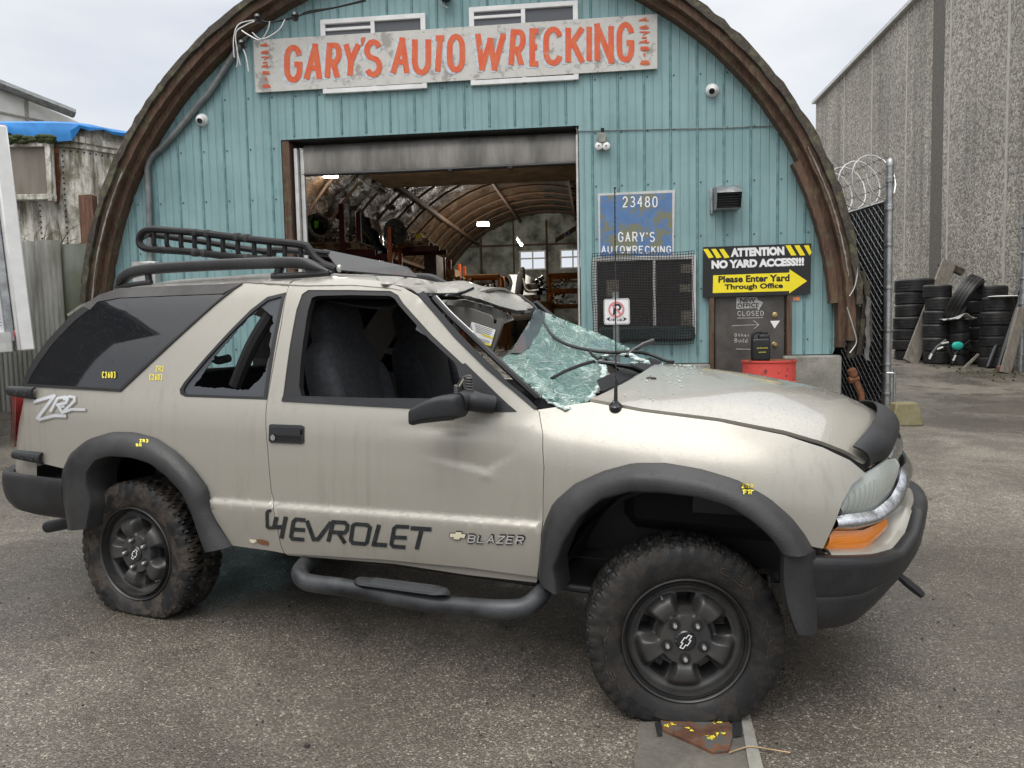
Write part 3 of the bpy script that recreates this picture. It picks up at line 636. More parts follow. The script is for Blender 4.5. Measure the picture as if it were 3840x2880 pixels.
# vault shell behind the facade
m=MB();n=60
for i in range(n):
    a=R(-14+208*i/(n-1))
    for d in (.12,20.2): m.v.append((CEN[0]+4.62*math.cos(a),d,CEN[1]+4.62*math.sin(a)))
m.add([],[(2*i,2*i+1,2*i+3,2*i+2) for i in range(n-1)]);m.m=[0]*len(m.f);m.build('roof',M['greywood'],bld,FAC)
# lining sheet, sagging between ribs
def liner(a0,a1,n,mat):
    m=MB();nd=100;n=n*4
    def fn(u,v):
        a=R(a0+(a1-a0)*u);d=.5+19.4*v;w_=abs(math.sin(math.pi*(d-1.1)/1.25));sag=.09*w_*(1+.4*math.sin(a*7+d))+.035*w_*math.sin(a*38+3*math.sin(d*2.1)+d*1.3)+.02*w_*math.sin(a*71-d*2.9)
        r=4.46-sag;return (CEN[0]+r*math.cos(a),d,CEN[1]+r*math.sin(a))
    m.grid(n,nd*2,fn);return m.build('lining_sheet',mat,bld,FAC,smooth=60)
liner(88,188,60,M['liner']);liner(-6,88,60,M['linerg'])
m=MB()
for k in range(15):
    d=1.1+k*1.25
    m.tube([(CEN[0]+4.36*math.cos(R(a)),d,CEN[1]+4.36*math.sin(R(a))) for a in range(-6,189,6)],.032,6)
m.build('roof_rib',M['oldwood'],bld,FAC)
for a in (30,52,76,104,128,150):
    m=MB();m.box((CEN[0]+4.28*math.cos(R(a)),10.2,CEN[1]+4.28*math.sin(R(a))),(.07,19.2,.09));m.build('purlin',M['oldwood'],bld,FAC)
# back wall with real window openings
W1=[fac(pJ(1755,1035),depth=20),fac(pJ(1925,905),depth=20)];W2=[fac(pJ(2035,1025),depth=20),fac(pJ(2200,895),depth=20)]
hs=[[(a[0],a[2]),(b[0],a[2]),(b[0],b[2]),(a[0],b[2])] for a,b in (W1,W2)]
m=MB();m.flat(dens([(-5.15,.2),(3.8,.2)]+arcpts(4.5,-10,190,60),.6),lambda s,z:(s,20,z),holes=hs);m.build('rear_wall',simple('pale_green_board',(.46,.49,.43),.8,var=.5,sc=2),bld,FAC)
for a,b in (W1,W2):
    m=MB();cx=(a[0]+b[0])/2;zz=(a[2]+b[2])/2;wd=b[0]-a[0];hh=b[2]-a[2]
    for x in (a[0],cx,b[0]): m.box((x,19.97,zz),(.05,.07,hh))
    for z in (a[2],zz+.1*hh,b[2]): m.box((cx,19.96,z),(wd+.1,.06,.05))
    m.build('rear_window',M['white'],bld,FAC)
m=MB()
for s in np.arange(-4.5,3.6,1.24): m.box((s,19.9,3),(.05,.1,5))
for z in (3.2,4.6): m.box((-.7,19.88,z),(7.5,.08,.06))
m.build('wall_stud',M['oldwood'],bld,FAC)
m=MB();m.box((-.7,10,FLZ-.05),(8.9,20,.1));tag(m.build('floor',M['conc'],None,FAC,smooth=0),kind='structure')
# doorway lining, roller curtain, tracks
m=MB();m.bbox((-2.775,.18,2.06),(.10,.34,3.52),.01);m.build('door_jamb',M['oldwood'],bld,FAC);m=MB();m.bbox((.9,.19,2.06),(.07,.33,3.52),.01);m.build('door_jamb',M['oldwood'],bld,FAC);m=MB();m.bbox((-.98,.19,3.825),(3.6,.34,.05),.01);m.build('door_lintel',M['seal'],bld,FAC)
for c_,d_ in (((-2.66,.10,2.0),(.045,.10,3.45)),((-2.60,.13,2.0),(.05,.05,3.45)),((.835,.08,2.0),(.03,.10,3.45))):
    m=MB();m.bbox(c_,d_,.006);m.build('door_track',M['alu'],bld,FAC)
rb=fac(pJ(1100,345),.0)[2]
m=MB()
zc_=fac(pJ(1100,345),depth=.12)[2];prof=[(.30,3.84),(.20,3.79),(.14,3.74),(.115,3.66),(.11,3.58),(.115,(zc_+3.55)/2),(.13,zc_+.015)]
m.grid(30,len(prof)*1,lambda u,v:(-2.60+3.42*u,prof[int(round(v*(len(prof)-1)))][0]+.012*math.sin(u*9),prof[int(round(v*(len(prof)-1)))][1]));o=m.build('roller_curtain',M['roller'],bld,FAC,smooth=60,solid=.02)
m=MB();m.tube([(-2.6,.125,zc_+.005),(-1.2,.12,zc_-.005),(.82,.125,zc_+.005)],.022,8)
for s in (-.72,.02): m.bbox((s,.12,zc_-.02),(.06,.06,.035),.005)
m.build('bottom_seal',M['seal'],bld,FAC)
m=MB();m.bbox((-.4,1.05,3.50),(3.0,.9,.08),.01);m.build('loft_board',M['card'],bld,FAC)
# office window behind a sagging security mesh
wa,wb=fac(pT(1287,722)),fac(pT(1498,556))
m=MB();m.box(((wa[0]+wb[0])/2,-.012,(wa[2]+wb[2])/2),(wb[0]-wa[0],.02,wb[2]-wa[2]));wn=m.build('office_window',M['deepglass'],bld,FAC)
m=MB();cx,zz=(wa[0]+wb[0])/2,(wa[2]+wb[2])/2;wd,hh=wb[0]-wa[0],wb[2]-wa[2];xm=fac(pT(1413,640))[0]
for x,t in ((wa[0],.05),(xm,.04),(wb[0],.05)): m.bbox((x,-.035,zz),(t,.045,hh+.05),.006)
for z in (wa[2],wb[2]): m.bbox((cx,-.036,z),(wd,.046,.05),.006)
m.build('window_frame',M['alu'],wn,FAC)
for (u0,v0,u1,v1) in ((780,985,865,1040),(790,855,860,915),(790,1160,860,1290),(305,960,385,1070)):
    p,q=fac(pK(u0,v1)),fac(pK(u1,v0));m=MB();m.box(((p[0]+q[0])/2,-.0245,(p[2]+q[2])/2),(q[0]-p[0],.003,q[2]-p[2]));m.build('notice',M['dimpaper'],wn,FAC)
ma,mb_=fac(pK(215,1385),.09),fac(pK(872,768),.09)
m=MB();nx,nz=38,34
def mw(u,v):
    b=.03*math.sin(u*5)*math.sin(v*4);return (ma[0]+(mb_[0]-ma[0])*u+.01*math.sin(v*7),-.10-.05*math.sin(math.pi*v)-b,ma[2]+(mb_[2]-ma[2])*v+.015*math.sin(u*6))
for i in range(nx+1): m.tube([mw(i/nx,j/10) for j in range(11)],.0033,4,cap=False)
for j in range(nz+1): m.tube([mw(i/10,j/nz) for i in range(11)],.0033,4,cap=False)
tag(m.build('security_mesh',M['mesh'],None,FAC),'rusty black wire mesh guard sagging in front of the office window','mesh guard')
m=MB();m.bbox((cx+.02,-.06,ma[2]+.12),(mb_[0]-ma[0]-.05,.08,.18),.03);m.build('sill_screen',simple('dark_teal_mesh',(.05,.085,.085),.7,var=.5,sc=60),wn,FAC)
# office door
m=MB();z0=.34;m.bbox(((DX0+DX1)/2,.03,(z0+1.79)/2),(DX1-DX0-.05,.05,1.79-z0),.006);dr=m.build('office_door',M['door'],bld,FAC)
for x in (DX0-.02,DX1+.02): m=MB();m.bbox((x,.0,(z0+1.79)/2),(.055,.09,1.79-z0),.006);m.build('door_frame',M['oldwood'],bld,FAC)
def onwall(crop,off): return lambda u,v:tuple(fac(crop(u,v),off))
m=MB();q=fac(pK(1403,1382),.0);m.lathe([(.0,.06),(.022,.055),(.027,.04),(.022,.025),(.012,.02),(.03,.004),(.03,-.004)],(q[0],.0,q[2]),(0,-1,0),16);m.build('door_knob',M['brass'],dr,FAC);m=MB();q=fac(pK(1408,1190));m.lathe([(.0,.012),(.02,.012),(.034,.004),(.034,-.004)],(q[0],0,q[2]),(0,-1,0),16);m.build('door_lock',M['brass'],dr,FAC)
m=MB();fn=onwall(pK,-.002)
P=[]
P+=write_row('CLOSED',1162,1195,1335,1162,5,.3);P+=write_row('Other',1143,1332,1243,1310,4,.35);P+=write_row('Build',1143,1370,1228,1342,4,.35)
P+=ribbons([[(1160,1210),(1330,1207)],[(1125,1260),(1300,1252)],[(1265,1225),(1303,1252),(1270,1280)],[(1152,1412),(1250,1414)]],4)
strokes_mesh(m,P,fn);m.build('chalk_writing',M['chalk'],dr,FAC,smooth=0)
m=MB();m.flat([(1155,1075),(1290,1073),(1295,1090),(1330,1108),(1300,1160),(1290,1143),(1155,1150)],onwall(pK,-.0025));ar=m.build('paper_arrow',M['chalk'],dr,FAC,smooth=0)
m=MB();f2=onwall(pK,.0005);font_on(m,'NEW',[f2(1180,1108),f2(1280,1105),f2(1280,1078),f2(1180,1080)],.03);font_on(m,'OFFICE',[f2(1160,1143),f2(1303,1138),f2(1303,1110),f2(1160,1114)],.02);m.build('arrow_lettering',M['black'],dr,FAC,smooth=0)
m=MB();m.flat([(1376,1228),(1440,1226),(1405,1278)],onwall(pK,-.0025));m.build('paper_triangle',M['signwhite'],dr,FAC,smooth=0)
m=MB()
for u,c,mi in ((1538,1082,0),(1557,1082,1)):
    m.mi=mi;m.flat([(u+15*math.cos(R(t)),c+14*math.sin(R(t))) for t in range(0,360,20)],onwall(pK,.012+.002*mi))
st=m.build('card_sticker',[M['red'],M['amber']],None,FAC,smooth=0);tag(st,'small sticker of overlapping red and orange discs right of the office door','sticker')
# upper windows
for nm,(a,b,c,d),lab in (('upper_window',(705,37,915,200),'white framed upper window left of the other, behind the long board'),('upper_window',(1023,10,1243,182),'white framed upper window on the right, under the overhead lamp')):
    p,q=fac(pT(a,d)),fac(pT(c,b));p0=fac(pT(a,b));cx=(p[0]+q[0])/2;wd=q[0]-p[0];zz=(p[2]+q[2])/2;hh=q[2]-p[2]
    m=MB();m.box((cx,-.012,zz),(wd,.02,hh));wnd=m.build('upper_window',M['pane'],bld,FAC)
    m=MB()
    for x,t in ((p[0],.06),(cx,.05),(q[0],.06)): m.bbox((x,-.03,zz),(t,.045,hh+.06),.006)
    for z in (p[2],q[2]): m.bbox((cx,-.031,z),(wd,.046,.06),.006)
    m.bbox((cx-.25*wd,-.028,q[2]-.09),(wd*.46,.03,.035),.004);m.build('window_frame',M['white'],wnd,FAC)
# ---------------------------------------------------------------- things fixed to the front
sg=thing('shop_sign','long flaking white board with hand painted orange GARY\'S AUTO WRECKING letters','sign',FAC,fac(pT(984,115),.05))
m=MB();so_=.055
c4=[fac(pT(*p),so_) for p in ((552,200),(1420,148),(1420,30),(547,87))]
mid_b,mid_t=fac(pT(976,175),so_),fac(pT(972,60),so_)
m.prism([(q[0],q[2]) for q in (c4[0],mid_b,c4[1],c4[2],mid_t,c4[3])],lambda x,z,h:(x,-h,z),.03,so_);m.build('sign_board',M['board'],sg,FAC,smooth=0)
LET=[('G',326,410,206,381),('A',420,507,200,377),('R',517,590,196,370),('Y',592,676,190,362),("'",676,706,172,212),('S',693,780,180,357),('A',820,910,172,350),('U',915,1003,168,347),('T',1006,1072,162,342),('O',1076,1160,155,335),
('W',1200,1345,142,325),('R',1364,1438,135,312),('E',1456,1511,130,307),('C',1520,1612,122,303),('K',1622,1714,115,300),('I',1712,1752,110,294),('N',1756,1846,107,293),('G',1858,1940,100,288)]
m=MB();m2=MB();P=[];P2=[]
for ch,u0,u1,v0,v1 in LET:
    if ch=="'": P.append([(680,176),(700,170),(696,190),(688,212),(680,206)]);P2.append([(668,182),(686,176),(680,216),(670,212)]);continue
    P+=letter_polys(ch,u0,v1,u1,v0,26,-.06 if ch in 'AYWTR' else 0); P2+=letter_polys(ch,u0-15,v1+8,u1-9,v0+4,24)
strokes_mesh(m2,P2,onwall(pI,so_+.003));m2.build('letter_shadow',M['shadowpaint'],sg,FAC,smooth=0)
strokes_mesh(m,P,onwall(pI,so_+.006));m.build('lettering',M['orange'],sg,FAC,smooth=0)
m=MB();P=[]
for i,ch in enumerate('467.4518'):
    v0=[196,228,258,282,293,325,356,385][i]; h=[24,24,22,10,24,22,22,24][i]
    if ch!='.': P+=letter_polys(ch,214+i*1.5,v0+h-3,258+i*1.0,v0+2,4.8)
    else: P+=ribbons([[(228,288),(250,287)]],7)
strokes_mesh(m,P,onwall(pI,so_+.006));m.build('phone_number',M['orange'],sg,FAC,smooth=0);m=MB();P=[]
for i,ch in enumerate('467.4518'):
    v0=[78,112,142,168,180,212,243,276][i]; h=[27,26,24,10,26,24,24,26][i]
    if ch!='.': P+=letter_polys(ch,1960+i*.6,v0+h-3,2010+i*.6,v0+2,5.6)
    else: P+=ribbons([[(1975,173),(1997,172)]],8)
strokes_mesh(m,P,onwall(pI,so_+.006));m.build('phone_number',M['orange'],sg,FAC,smooth=0)
# address sign
sg=thing('address_sign','faded blue square sign with hand painted 23480 in white','sign',FAC,fac(pK(500,590),.03))
m=MB();q4=[fac(pK(*p),.03) for p in ((255,812),(745,805),(752,370),(247,395))];m.prism([(q[0],q[2]) for q in q4],lambda x,z,h:(x,-h,z),.004,.03);m.build('sign_border',M['alu'],sg,FAC,smooth=0)
m=MB();q4=[fac(pK(*p),.034) for p in ((264,806),(735,800),(735,388),(262,408))];m.flat([(q[0],q[2]) for q in q4],lambda x,z:(x,-.034,z));m.build('sign_face',M['blue'],sg,FAC,smooth=0)
m=MB();P=write_row('23480',408,485,640,412,8,.32)+write_row("GARY'S",380,712,622,645,8,.32)+write_row('AUTOWRECKING',270,786,728,736,7.5,.28);strokes_mesh(m,P,onwall(pK,.037));m.build('lettering',M['signwhite'],sg,FAC,smooth=0)
# attention sign
sg=thing('notice_board','black board reading ATTENTION with yellow hazard stripes and arrow','sign',FAC,fac(pK(1290,890),.05))
m=MB();q4=[fac(pK(*p),.05) for p in ((935,1075),(1640,1052),(1646,720),(938,745))];m.prism([(q[0],q[2]) for q in q4],lambda x,z,h:(x,-h,z),.03,.05);m.build('board',M['black'],sg,FAC,smooth=0)
m=MB();f3=onwall(pK,.0535)
for u in (938,990,1042): m.flat([(max(u,938),758),(u+30,756),(u+68,812),(u+36,818)],f3)
for u in (1476,1534,1596): m.flat([(u,734),(u+33,732),(min(u+72,1648),798 if u<1590 else 780),(min(u+38,1645),800)],f3)
m.flat([(1003,930),(1502,912),(1503,890),(1618,967),(1500,1048),(1502,1032),(1000,1046)],f3);m.build('hazard_marking',M['yellow'],sg,FAC,smooth=0)
m=MB();font_on(m,'ATTENTION',[f3(1118,810),f3(1470,798),f3(1468,740),f3(1118,752)],.07);font_on(m,'NO YARD ACCESS!!!',[f3(992,888),f3(1598,866),f3(1598,812),f3(992,832)],.065);m.build('lettering',M['signwhite'],sg,FAC,smooth=0)
m=MB();f4=onwall(pK,.0565);font_on(m,'Please Enter Yard',[f4(1037,978),f4(1503,968),f4(1503,922),f4(1037,934)],.035);font_on(m,'Through Office',[f4(1078,1033),f4(1460,1022),f4(1460,978),f4(1078,988)],.035);m.build('arrow_lettering',M['black'],sg,FAC,smooth=0)
# dome cameras
def domecam(q,lab,tilt):
    p=fac(q);t=thing('security_camera',lab,'camera',FAC,(p[0],0,p[2]),'cameras on the workshop front')
    m=MB();m.lathe([(.0,.0),(.075,.0),(.078,.02),(.07,.045),(.05,.05)],(p[0],0,p[2]),(0,-1,0),24,cap=False);m.build('base',M['white'],t,FAC)
    ax=np.array([tilt,-1,-.55]);ax/=np.linalg.norm(ax);c=np.array([p[0],-.05,p[2]-.005])
    m=MB();m.lathe([(.062*math.sin(R(a)),.062*math.cos(R(a))) for a in range(180,20,-10)],c,ax,24,cap=False);m.build('ball',M['white'],t,FAC)
    m=MB();m.lathe([(.03,.035),(.034,.052),(.03,.058),(.012,.056),(0,.056)],c,ax,20);m.build('lens',M['gloss'],t,FAC)
domecam(pH(1530,305),'white dome camera between the curved conduit and the long board',.15);domecam(pM(280,563),'white dome camera high above the vent hood',-.3)
# twin gong bell
p=fac(pK(277,90));t=thing('twin_bell','grey box alarm bell with two small white gongs beside the roller door','bell',FAC,(p[0],0,p[2]))
m=MB();q=fac(pK(275,40));m.bbox((q[0],-.05,q[2]),(.10,.09,.12),.012);m.bbox((q[0],-.05,q[2]-.08),(.07,.07,.04),.01);m.build('box',simple('grey_green_box',(.30,.31,.27),.6),t,FAC)
for u in (254,301):
    q=fac(pK(u,92));m=MB();m.lathe([(0,.075),(.02,.073),(.045,.06),(.049,.04),(.045,.02),(.01,.02),(.01,-.0)],(q[0],-.02,q[2]),(0,-1,0),24);m.mi=1;m.lathe([(0,.082),(.009,.08),(.009,.07)],(q[0],-.02,q[2]),(0,-1,0),10);m.build('gong',[M['white'],M['seal']],t,FAC)
m=MB();q=fac(pK(278,-2));m.tube([(q[0],-.02,q[2]-.02),(q[0],-.03,q[2]+.05)],.02,8);m.build('cable_gland',M['seal'],t,FAC)
# vent hood
t=thing('vent_hood','grimy metal vent hood with curved top and dark louvre mouth','vent',FAC,fac(pK(1080,420)))
x0,x1=fac(pK(1028,450),.3)[0],fac(pK(1193,450),.3)[0];zt,zb=fac(pK(1060,343),.1)[2],fac(pK(1105,488),.26)[2]
pf=[(0,zt-.02),(-.06,zt),(-.16,zt-.01),(-.26,zt-.06),(-.31,zt-.11),(-.24,zb),(-.0,zb)]
m=MB();m.add([(x,d,z) for x in (x0,x1) for d,z in pf],[(i,i+1,8+i,7+i) for i in range(4)]+[(5,6,13,12)]+[tuple(range(7)),tuple(range(7,14))[::-1]]);m.build('hood_shell',M['steel'],t,FAC,smooth=50,solid=.004)
m=MB()
for k in range(7):
    u=k/6;m.box(((x0+x1)/2,-.225-.06*(1-u)+.01,zb+.02+(zt-.12-zb)*(1-u)),(x1-x0-.02,.04,.006))
m.box(((x0+x1)/2,-.16,(zb+zt)/2-.05),(x1-x0-.03,.01,zt-zb-.13));m.build('louvre',M['black'],t,FAC)
m=MB();m.bbox((x0-.02,-.015,(zt+zb)/2-.02),(.035,.03,zt-zb+.03),.008);m.build('flange',M['steel'],t,FAC)
m=MB();m.tube(spline([fac(pM(u,v),.012) for u,v in ((-560,812),(-300,806),(0,799),(200,795),(400,790),(560,783),(735,778))],40),.006,5);tag(m.build('wall_cable',M['galvgrey'],None,FAC),'thin cable stapled across the teal wall to the right of the bell','cable')
# conduit and meter box
t=thing('conduit_pipe','grey pipe running down from the left arch edge to a box','conduit',FAC,fac(pH(1130,1400)))
C_=[fac(pH(*p),.06) for p in ((1640,0),(1500,180),(1330,390),(1215,515),(1150,575),(1118,640),(1113,720),(1125,1000),(1132,1370))];top=fac(pT(640,-100),.06)
m=MB();m.tube(spline([top]+C_,60),.038,12);m.build('pipe',M['galvgrey'],t,FAC)
m=MB();q0,q1=fac(pH(1050,1560)),fac(pH(1213,1370));m.bbox(((q0[0]+q1[0])/2,-.08,(q0[2]+q1[2])/2-.08),(q1[0]-q0[0],.15,q1[2]-q0[2]+.15),.012);m.build('meter_box',M['alu'],t,FAC)
# overhead service wires with insulators
t=thing('service_cable','black and white service wires on insulators at the top of the left arch','cable',FAC,fac(pI(150,200)))
m=MB();mm=MB()
base=[(205,90),(260,100),(375,80),(440,55),(560,35),(700,2)]
for k in range(4):
    mm.tube(spline([fac(pI(u+rj.uniform(-4,4),v+rj.uniform(-5,5)),.25) for u,v in base],24),.009,5)
for q in ([(205,90),(120,110),(95,170),(95,250),(100,265)],[(205,92),(150,115),(105,150),(110,230),(125,300)],[(260,98),(250,140),(215,185),(160,160),(130,140)],[(330,90),(300,140),(225,180),(180,150)],[(130,210),(150,260),(162,330)],[(110,215),(112,290),(105,310)]): m.tube(spline([fac(pI(*p),.34) for p in q],20),.008,5)
m.build('loop_wire',M['alu'],t,FAC);mm.build('span_wire',M['seal'],t,FAC)
for u,v in ((205,88),(132,208),(377,80)):
    q=fac(pI(u,v),.34 if u<300 else .25);m=MB();m.lathe([(0,-.05),(.03,-.04),(.045,-.01),(.03,.0),(.045,.02),(.035,.05),(0,.06)],q,(0,0,1),14);m.build('insulator',M['gloss'],t,FAC)
p=fac(pI(1075,15));t=thing('wall_lamp','small dark unlit lamp under the roof peak above the board','lamp',FAC,(p[0],-.02,p[2]))
m=MB();m.bbox((p[0],-.10,p[2]+.06),(.12,.16,.12),.02);m.build('lamp_housing',M['seal'],t,FAC);m=MB();m.tube(spline([(p[0]-.03,-.1,p[2]+.01),(p[0]-.03,-.12,p[2]-.06),(p[0]+.03,-.12,p[2]-.11)],10),.012,6);m.build('lamp_bracket',M['steel'],t,FAC)
# ---------------------------------------------------------------- in front of the facade
# red drum with a jug
dx,dy=atd(pK(1367,1480),8.55)[:2];db=_gzz(dx,dy)
zt=atd(pK(1367,1490),8.28)[2];hd=zt-db
t=thing('oil_drum','chipped red oil drum with a rusty lid beneath the black jug','drum',WORLD,(dx,dy,db))
pr=[(.0,0),(.28,0),(.29,.01),(.286,.03),(.284,hd*.32),(.296,hd*.335),(.284,hd*.35),(.284,hd*.65),(.296,hd*.665),(.284,hd*.68),(.284,hd-.03),(.296,hd-.02),(.296,hd),(.288,hd)]
m=MB();m.lathe(pr,(dx,dy,db),seg=40,cap=False);m.build('drum_body',M['reddrum'],t)
m=MB();m.lathe([(.289,hd-.004),(.28,hd-.012),(0,hd-.010)],(dx,dy,db),seg=40);m.build('lid',M['rust'],t)
jx,jy=atd(pK(1312,1450),8.42)[:2];jz=db+hd-.008
t=thing('plastic_jug','black plastic jug with yellow writing standing on the red drum','jug',WORLD,(jx,jy,jz))
cs=np.array([[math.cos(-.1),-math.sin(-.1),0],[math.sin(-.1),math.cos(-.1),0],[0,0,1]])
def jl(p): return np.array([jx,jy,jz])+cs@np.array(p)
m=MB();m.sup(jl((0,0,.125)),(.098,.062,.125),.25,24,12,cs);m.sup(jl((.035,0,.26)),(.06,.045,.035),.4,16,8,cs);m.build('jug_body',M['black'],t)
m=MB();m.tube(spline([jl((-.085,0,.22)),jl((-.085,0,.285)),jl((-.05,0,.315)),(jl((.0,0,.318))),jl((.03,0,.29))],16),.016,8);m.build('handle',M['black'],t)
m=MB();m.lathe([(.024,0),(.024,.03),(.02,.034),(0,.034)],jl((.055,0,.285)),seg=16);m.build('cap',M['seal'],t)
m=MB();fj=lambda u,v:jl((u,-.0625,v));P=write_row('windshield',-.05,.14,.06,.155,.003,.35)+write_row('washer',-.03,.095,.05,.11,.003,.35);strokes_mesh(m,P,fj);m.build('writing',M['yellowpen'],t,smooth=0)
# no-parking sign on a post
q=atd(pK(376,1170),7.2);sx,sy=q[0],q[1];t=thing('parking_sign','small white no parking sign with red circle on a grey post','sign',WORLD,gp(sx,sy))
sf=lambda u,v,off=0:np.array(atd(pK(u,v),7.2-off))
m=MB();zt=sf(373,1038)[2];m.tube([gp(sx,sy+.035,-.02),np.array([sx-.012,sy+.035,zt])],.030,12);m.build('post',M['galvgrey'],t)
m=MB();rr=[];cx_,cy_=371,1166
for (a,b,t0) in ((440,1095,-90),(443,1235,0),(303,1238,90),(301,1100,180)):
    for k in range(6): rr.append((a+15*math.cos(R(t0+18*k)),b+15*math.sin(R(t0+18*k))))
m.prism(rr,lambda u,v,h:sf(u,v,h),0,.004);m.build('sign_plate',M['signwhite'],t,smooth=0)
bd=[(371+(u-371)*.955,1166+(v-1166)*.955) for u,v in rr];bi=[(371+(u-371)*.93,1166+(v-1166)*.93) for u,v in rr]
m=MB();m.flat(bd,lambda u,v:sf(u,v,.006),holes=[bi])
P=ribbons([[(352,1190),(357,1122)],[(357,1125),(385,1122),(397,1138),(388,1154),(354,1158)]],12);strokes_mesh(m,P,lambda u,v:sf(u,v,.006))
for s_ in (-1,1): m.flat([(371+s_*68,1215),(371+s_*40,1200),(371+s_*48,1215),(371+s_*40,1232)],lambda u,v:sf(u,v,.006))
P=write_row('FIRE LANE',333,1230,410,1212,3,.4);strokes_mesh(m,P,lambda u,v:sf(u,v,.006));m.build('sign_marking',M['black'],t,smooth=0)
m=MB();ci=[(369+53*math.cos(R(a)),1153+53*math.sin(R(a))) for a in range(0,360,12)];co=[(369+41*math.cos(R(a)),1153+41*math.sin(R(a))) for a in range(0,360,12)];m.flat(ci,lambda u,v:sf(u,v,.008),holes=[co]);m.flat([(334,1120),(342,1112),(406,1184),(398,1192)],lambda u,v:sf(u,v,.0095));m.build('prohibition_ring',M['fadedpink'],t,smooth=0)
# ================================================================ workshop contents
def dj(u,v,d): return fac(pJ(u,v),depth=d)
def lamp(q0,q1,d,lab,en,thick=.05):
    a,b=fac(pJ(*q0),depth=d),fac(pJ(*q1),depth=d);t=thing('ceiling_lamp',lab,'lamp',FAC,tuple((a+b)/2),'lit lamps inside the workshop')
    m=MB();m.tube([a,b],thick,10);m.build('tube',emis('lit_tube',(1,.97,.9),9),t,FAC)
    m=MB();c=(a+b)/2;m.tube([a+(0,0,thick+.03),b+(0,0,thick+.03)],thick*1.2,6);m.build('lamp_housing',M['steel'],t,FAC)
    l=bpy.data.lights.new('lamp_light','POINT');l.energy=en;l.shadow_soft_size=.15;l.color=(1,.93,.82);lo=bpy.data.objects.new('lamp_light',l);COL.objects.link(lo);p=FAC@np.array([*(c-(0,.05,.2)),1]);lo.location=p[:3]
lamp((395,388),(492,388),4.5,'lit strip lamp at the top left corner of the open doorway',18,.03)
lamp((1455,722),(1538,722),13,'lit round lamp hanging in the middle of the vault',70,.045)
lamp((1732,818),(1765,868),15,'slanting lit tube lamp to the right of the middle lamp',90,.04)
# pallet racking: uprights, beams
def upright(u,v0,v1,d,mat,lab):
    a,b=dj(u,v1,d),dj(u,v0,d);z0=FLZ;t=thing('rack_upright',lab,'rack',FAC,(a[0],a[1],z0),'pallet rack uprights')
    for k,o in enumerate((0,.9)):
        m=MB();m.bbox((a[0],a[1]+o,(z0+b[2])/2),(.09,.07,b[2]-z0),.008);m.build('post',mat,t,FAC)
    m=MB();z=z0+.2;s=1
    while z<b[2]-.7:
        m.tube([(a[0],a[1]+(.0 if s>0 else .9),z),(a[0],a[1]+(.9 if s>0 else 0),z+.6)],.018,5);z+=.6;s=-s
    m.build('brace',mat,t,FAC)
upright(525,578,812,3.2,M['rackred'],'dull red pallet rack post nearest the doorway');upright(857,740,985,8,M['rackorange'],'bright orange pallet rack post with a hub beside it');upright(1335,995,1110,14,M['rackorange'],'small orange pallet rack post farthest from the doorway')
upright(1228,945,1110,12,M['rackred'],'dull red rack post behind the wooden crates')
def pallet(u0,u1,v,d,dep,lab,zt=None):
    a,b=dj(u0,v,d),dj(u1,v,d);t=thing('wooden_pallet',lab,'pallet',FAC,tuple((a+b)/2),'wooden pallets on the racks')
    s0,s1,z=a[0],b[0],a[2]
    m=MB()
    for k in range(7): m.bbox((s0+(s1-s0)*(k+.5)/7,d+dep/2,z-.012),((s1-s0)/7*.78,dep,.022),.004)
    m.build('deck_board',M['pallet'],t,FAC)
    for o in (.05,dep/2,dep-.05):
        m=MB()
        for k in range(3): m.bbox((s0+(s1-s0)*(.08+.42*k),d+o,z-.07),(.12,.09,.09),.004)
        m.bbox(((s0+s1)/2,d+o,z-.125),(s1-s0,.09,.02),.003);m.build('bearer',M['pallet'],t,FAC)
    # the shelf beam that carries it
    m=MB()
    for o in (.1,dep-.1): m.bbox(((s0+s1)/2,d+o,z-.20),(s1-s0+.5,.05,.12),.008)
    o=m.build('shelf_beam',M['rackred'],None,FAC);tag(o,'dull red shelf beam carrying the '+lab,'beam','shelf beams of the racks')
    return (s0,s1,z,d)
p1=pallet(220,640,850,3.6,1.0,'pale pallet with gearboxes at the left of the doorway')
p2=pallet(935,1118,836,9,1.1,'pale pallet tagged with yellow paper on the high shelf');p3=pallet(1150,1340,1085,12,1.2,'low pale pallet under the card boxes');p4=pallet(1818,1910,1250,14,1.1,'small pallet holding the torn out seat')
def junk(name,lab,cat,u0,u1,v0,v1,d,mat,n,seed,grp='car parts on the racks'):
    r=random.Random(seed);a,b=dj(u0,v1,d),dj(u1,v0,d);m=MB()
    for i in range(n):
        s=a[0]+(b[0]-a[0])*r.random();z=a[2]+(b[2]-a[2])*r.random()**1.5;k=r.random()
        sc=(b[2]-a[2])
        if k<.4: m.lathe([(0,0),(sc*.12,.0),(sc*.14,sc*.05),(sc*.1,sc*.1),(sc*.06,sc*.2),(0,sc*.2)],(s,d+r.uniform(-.2,.3),z),(r.uniform(-1,1),-1,r.uniform(-1,1)),12)
        elif k<.75: m.bbox((s,d+r.uniform(-.2,.3),z),(sc*r.uniform(.1,.35),sc*.3,sc*r.uniform(.08,.25)),.01)
        else: m.tube(spline([(s+r.uniform(-.2,.2)*sc*2,d+r.uniform(-.2,.2),z+r.uniform(-.2,.2)*sc) for _ in range(4)],10),sc*.03,6)
    return tag(m.build(name,mat,None,FAC),lab,cat,grp)
junk('engine_part','jumble of greasy gearbox castings on the left pallet','engine part',335,500,795,850,4,M['parts'],34,1);junk('engine_part','pile of brackets and hoses leaning over the left pallet','engine part',450,590,770,860,4.1,M['parts'],22,2)
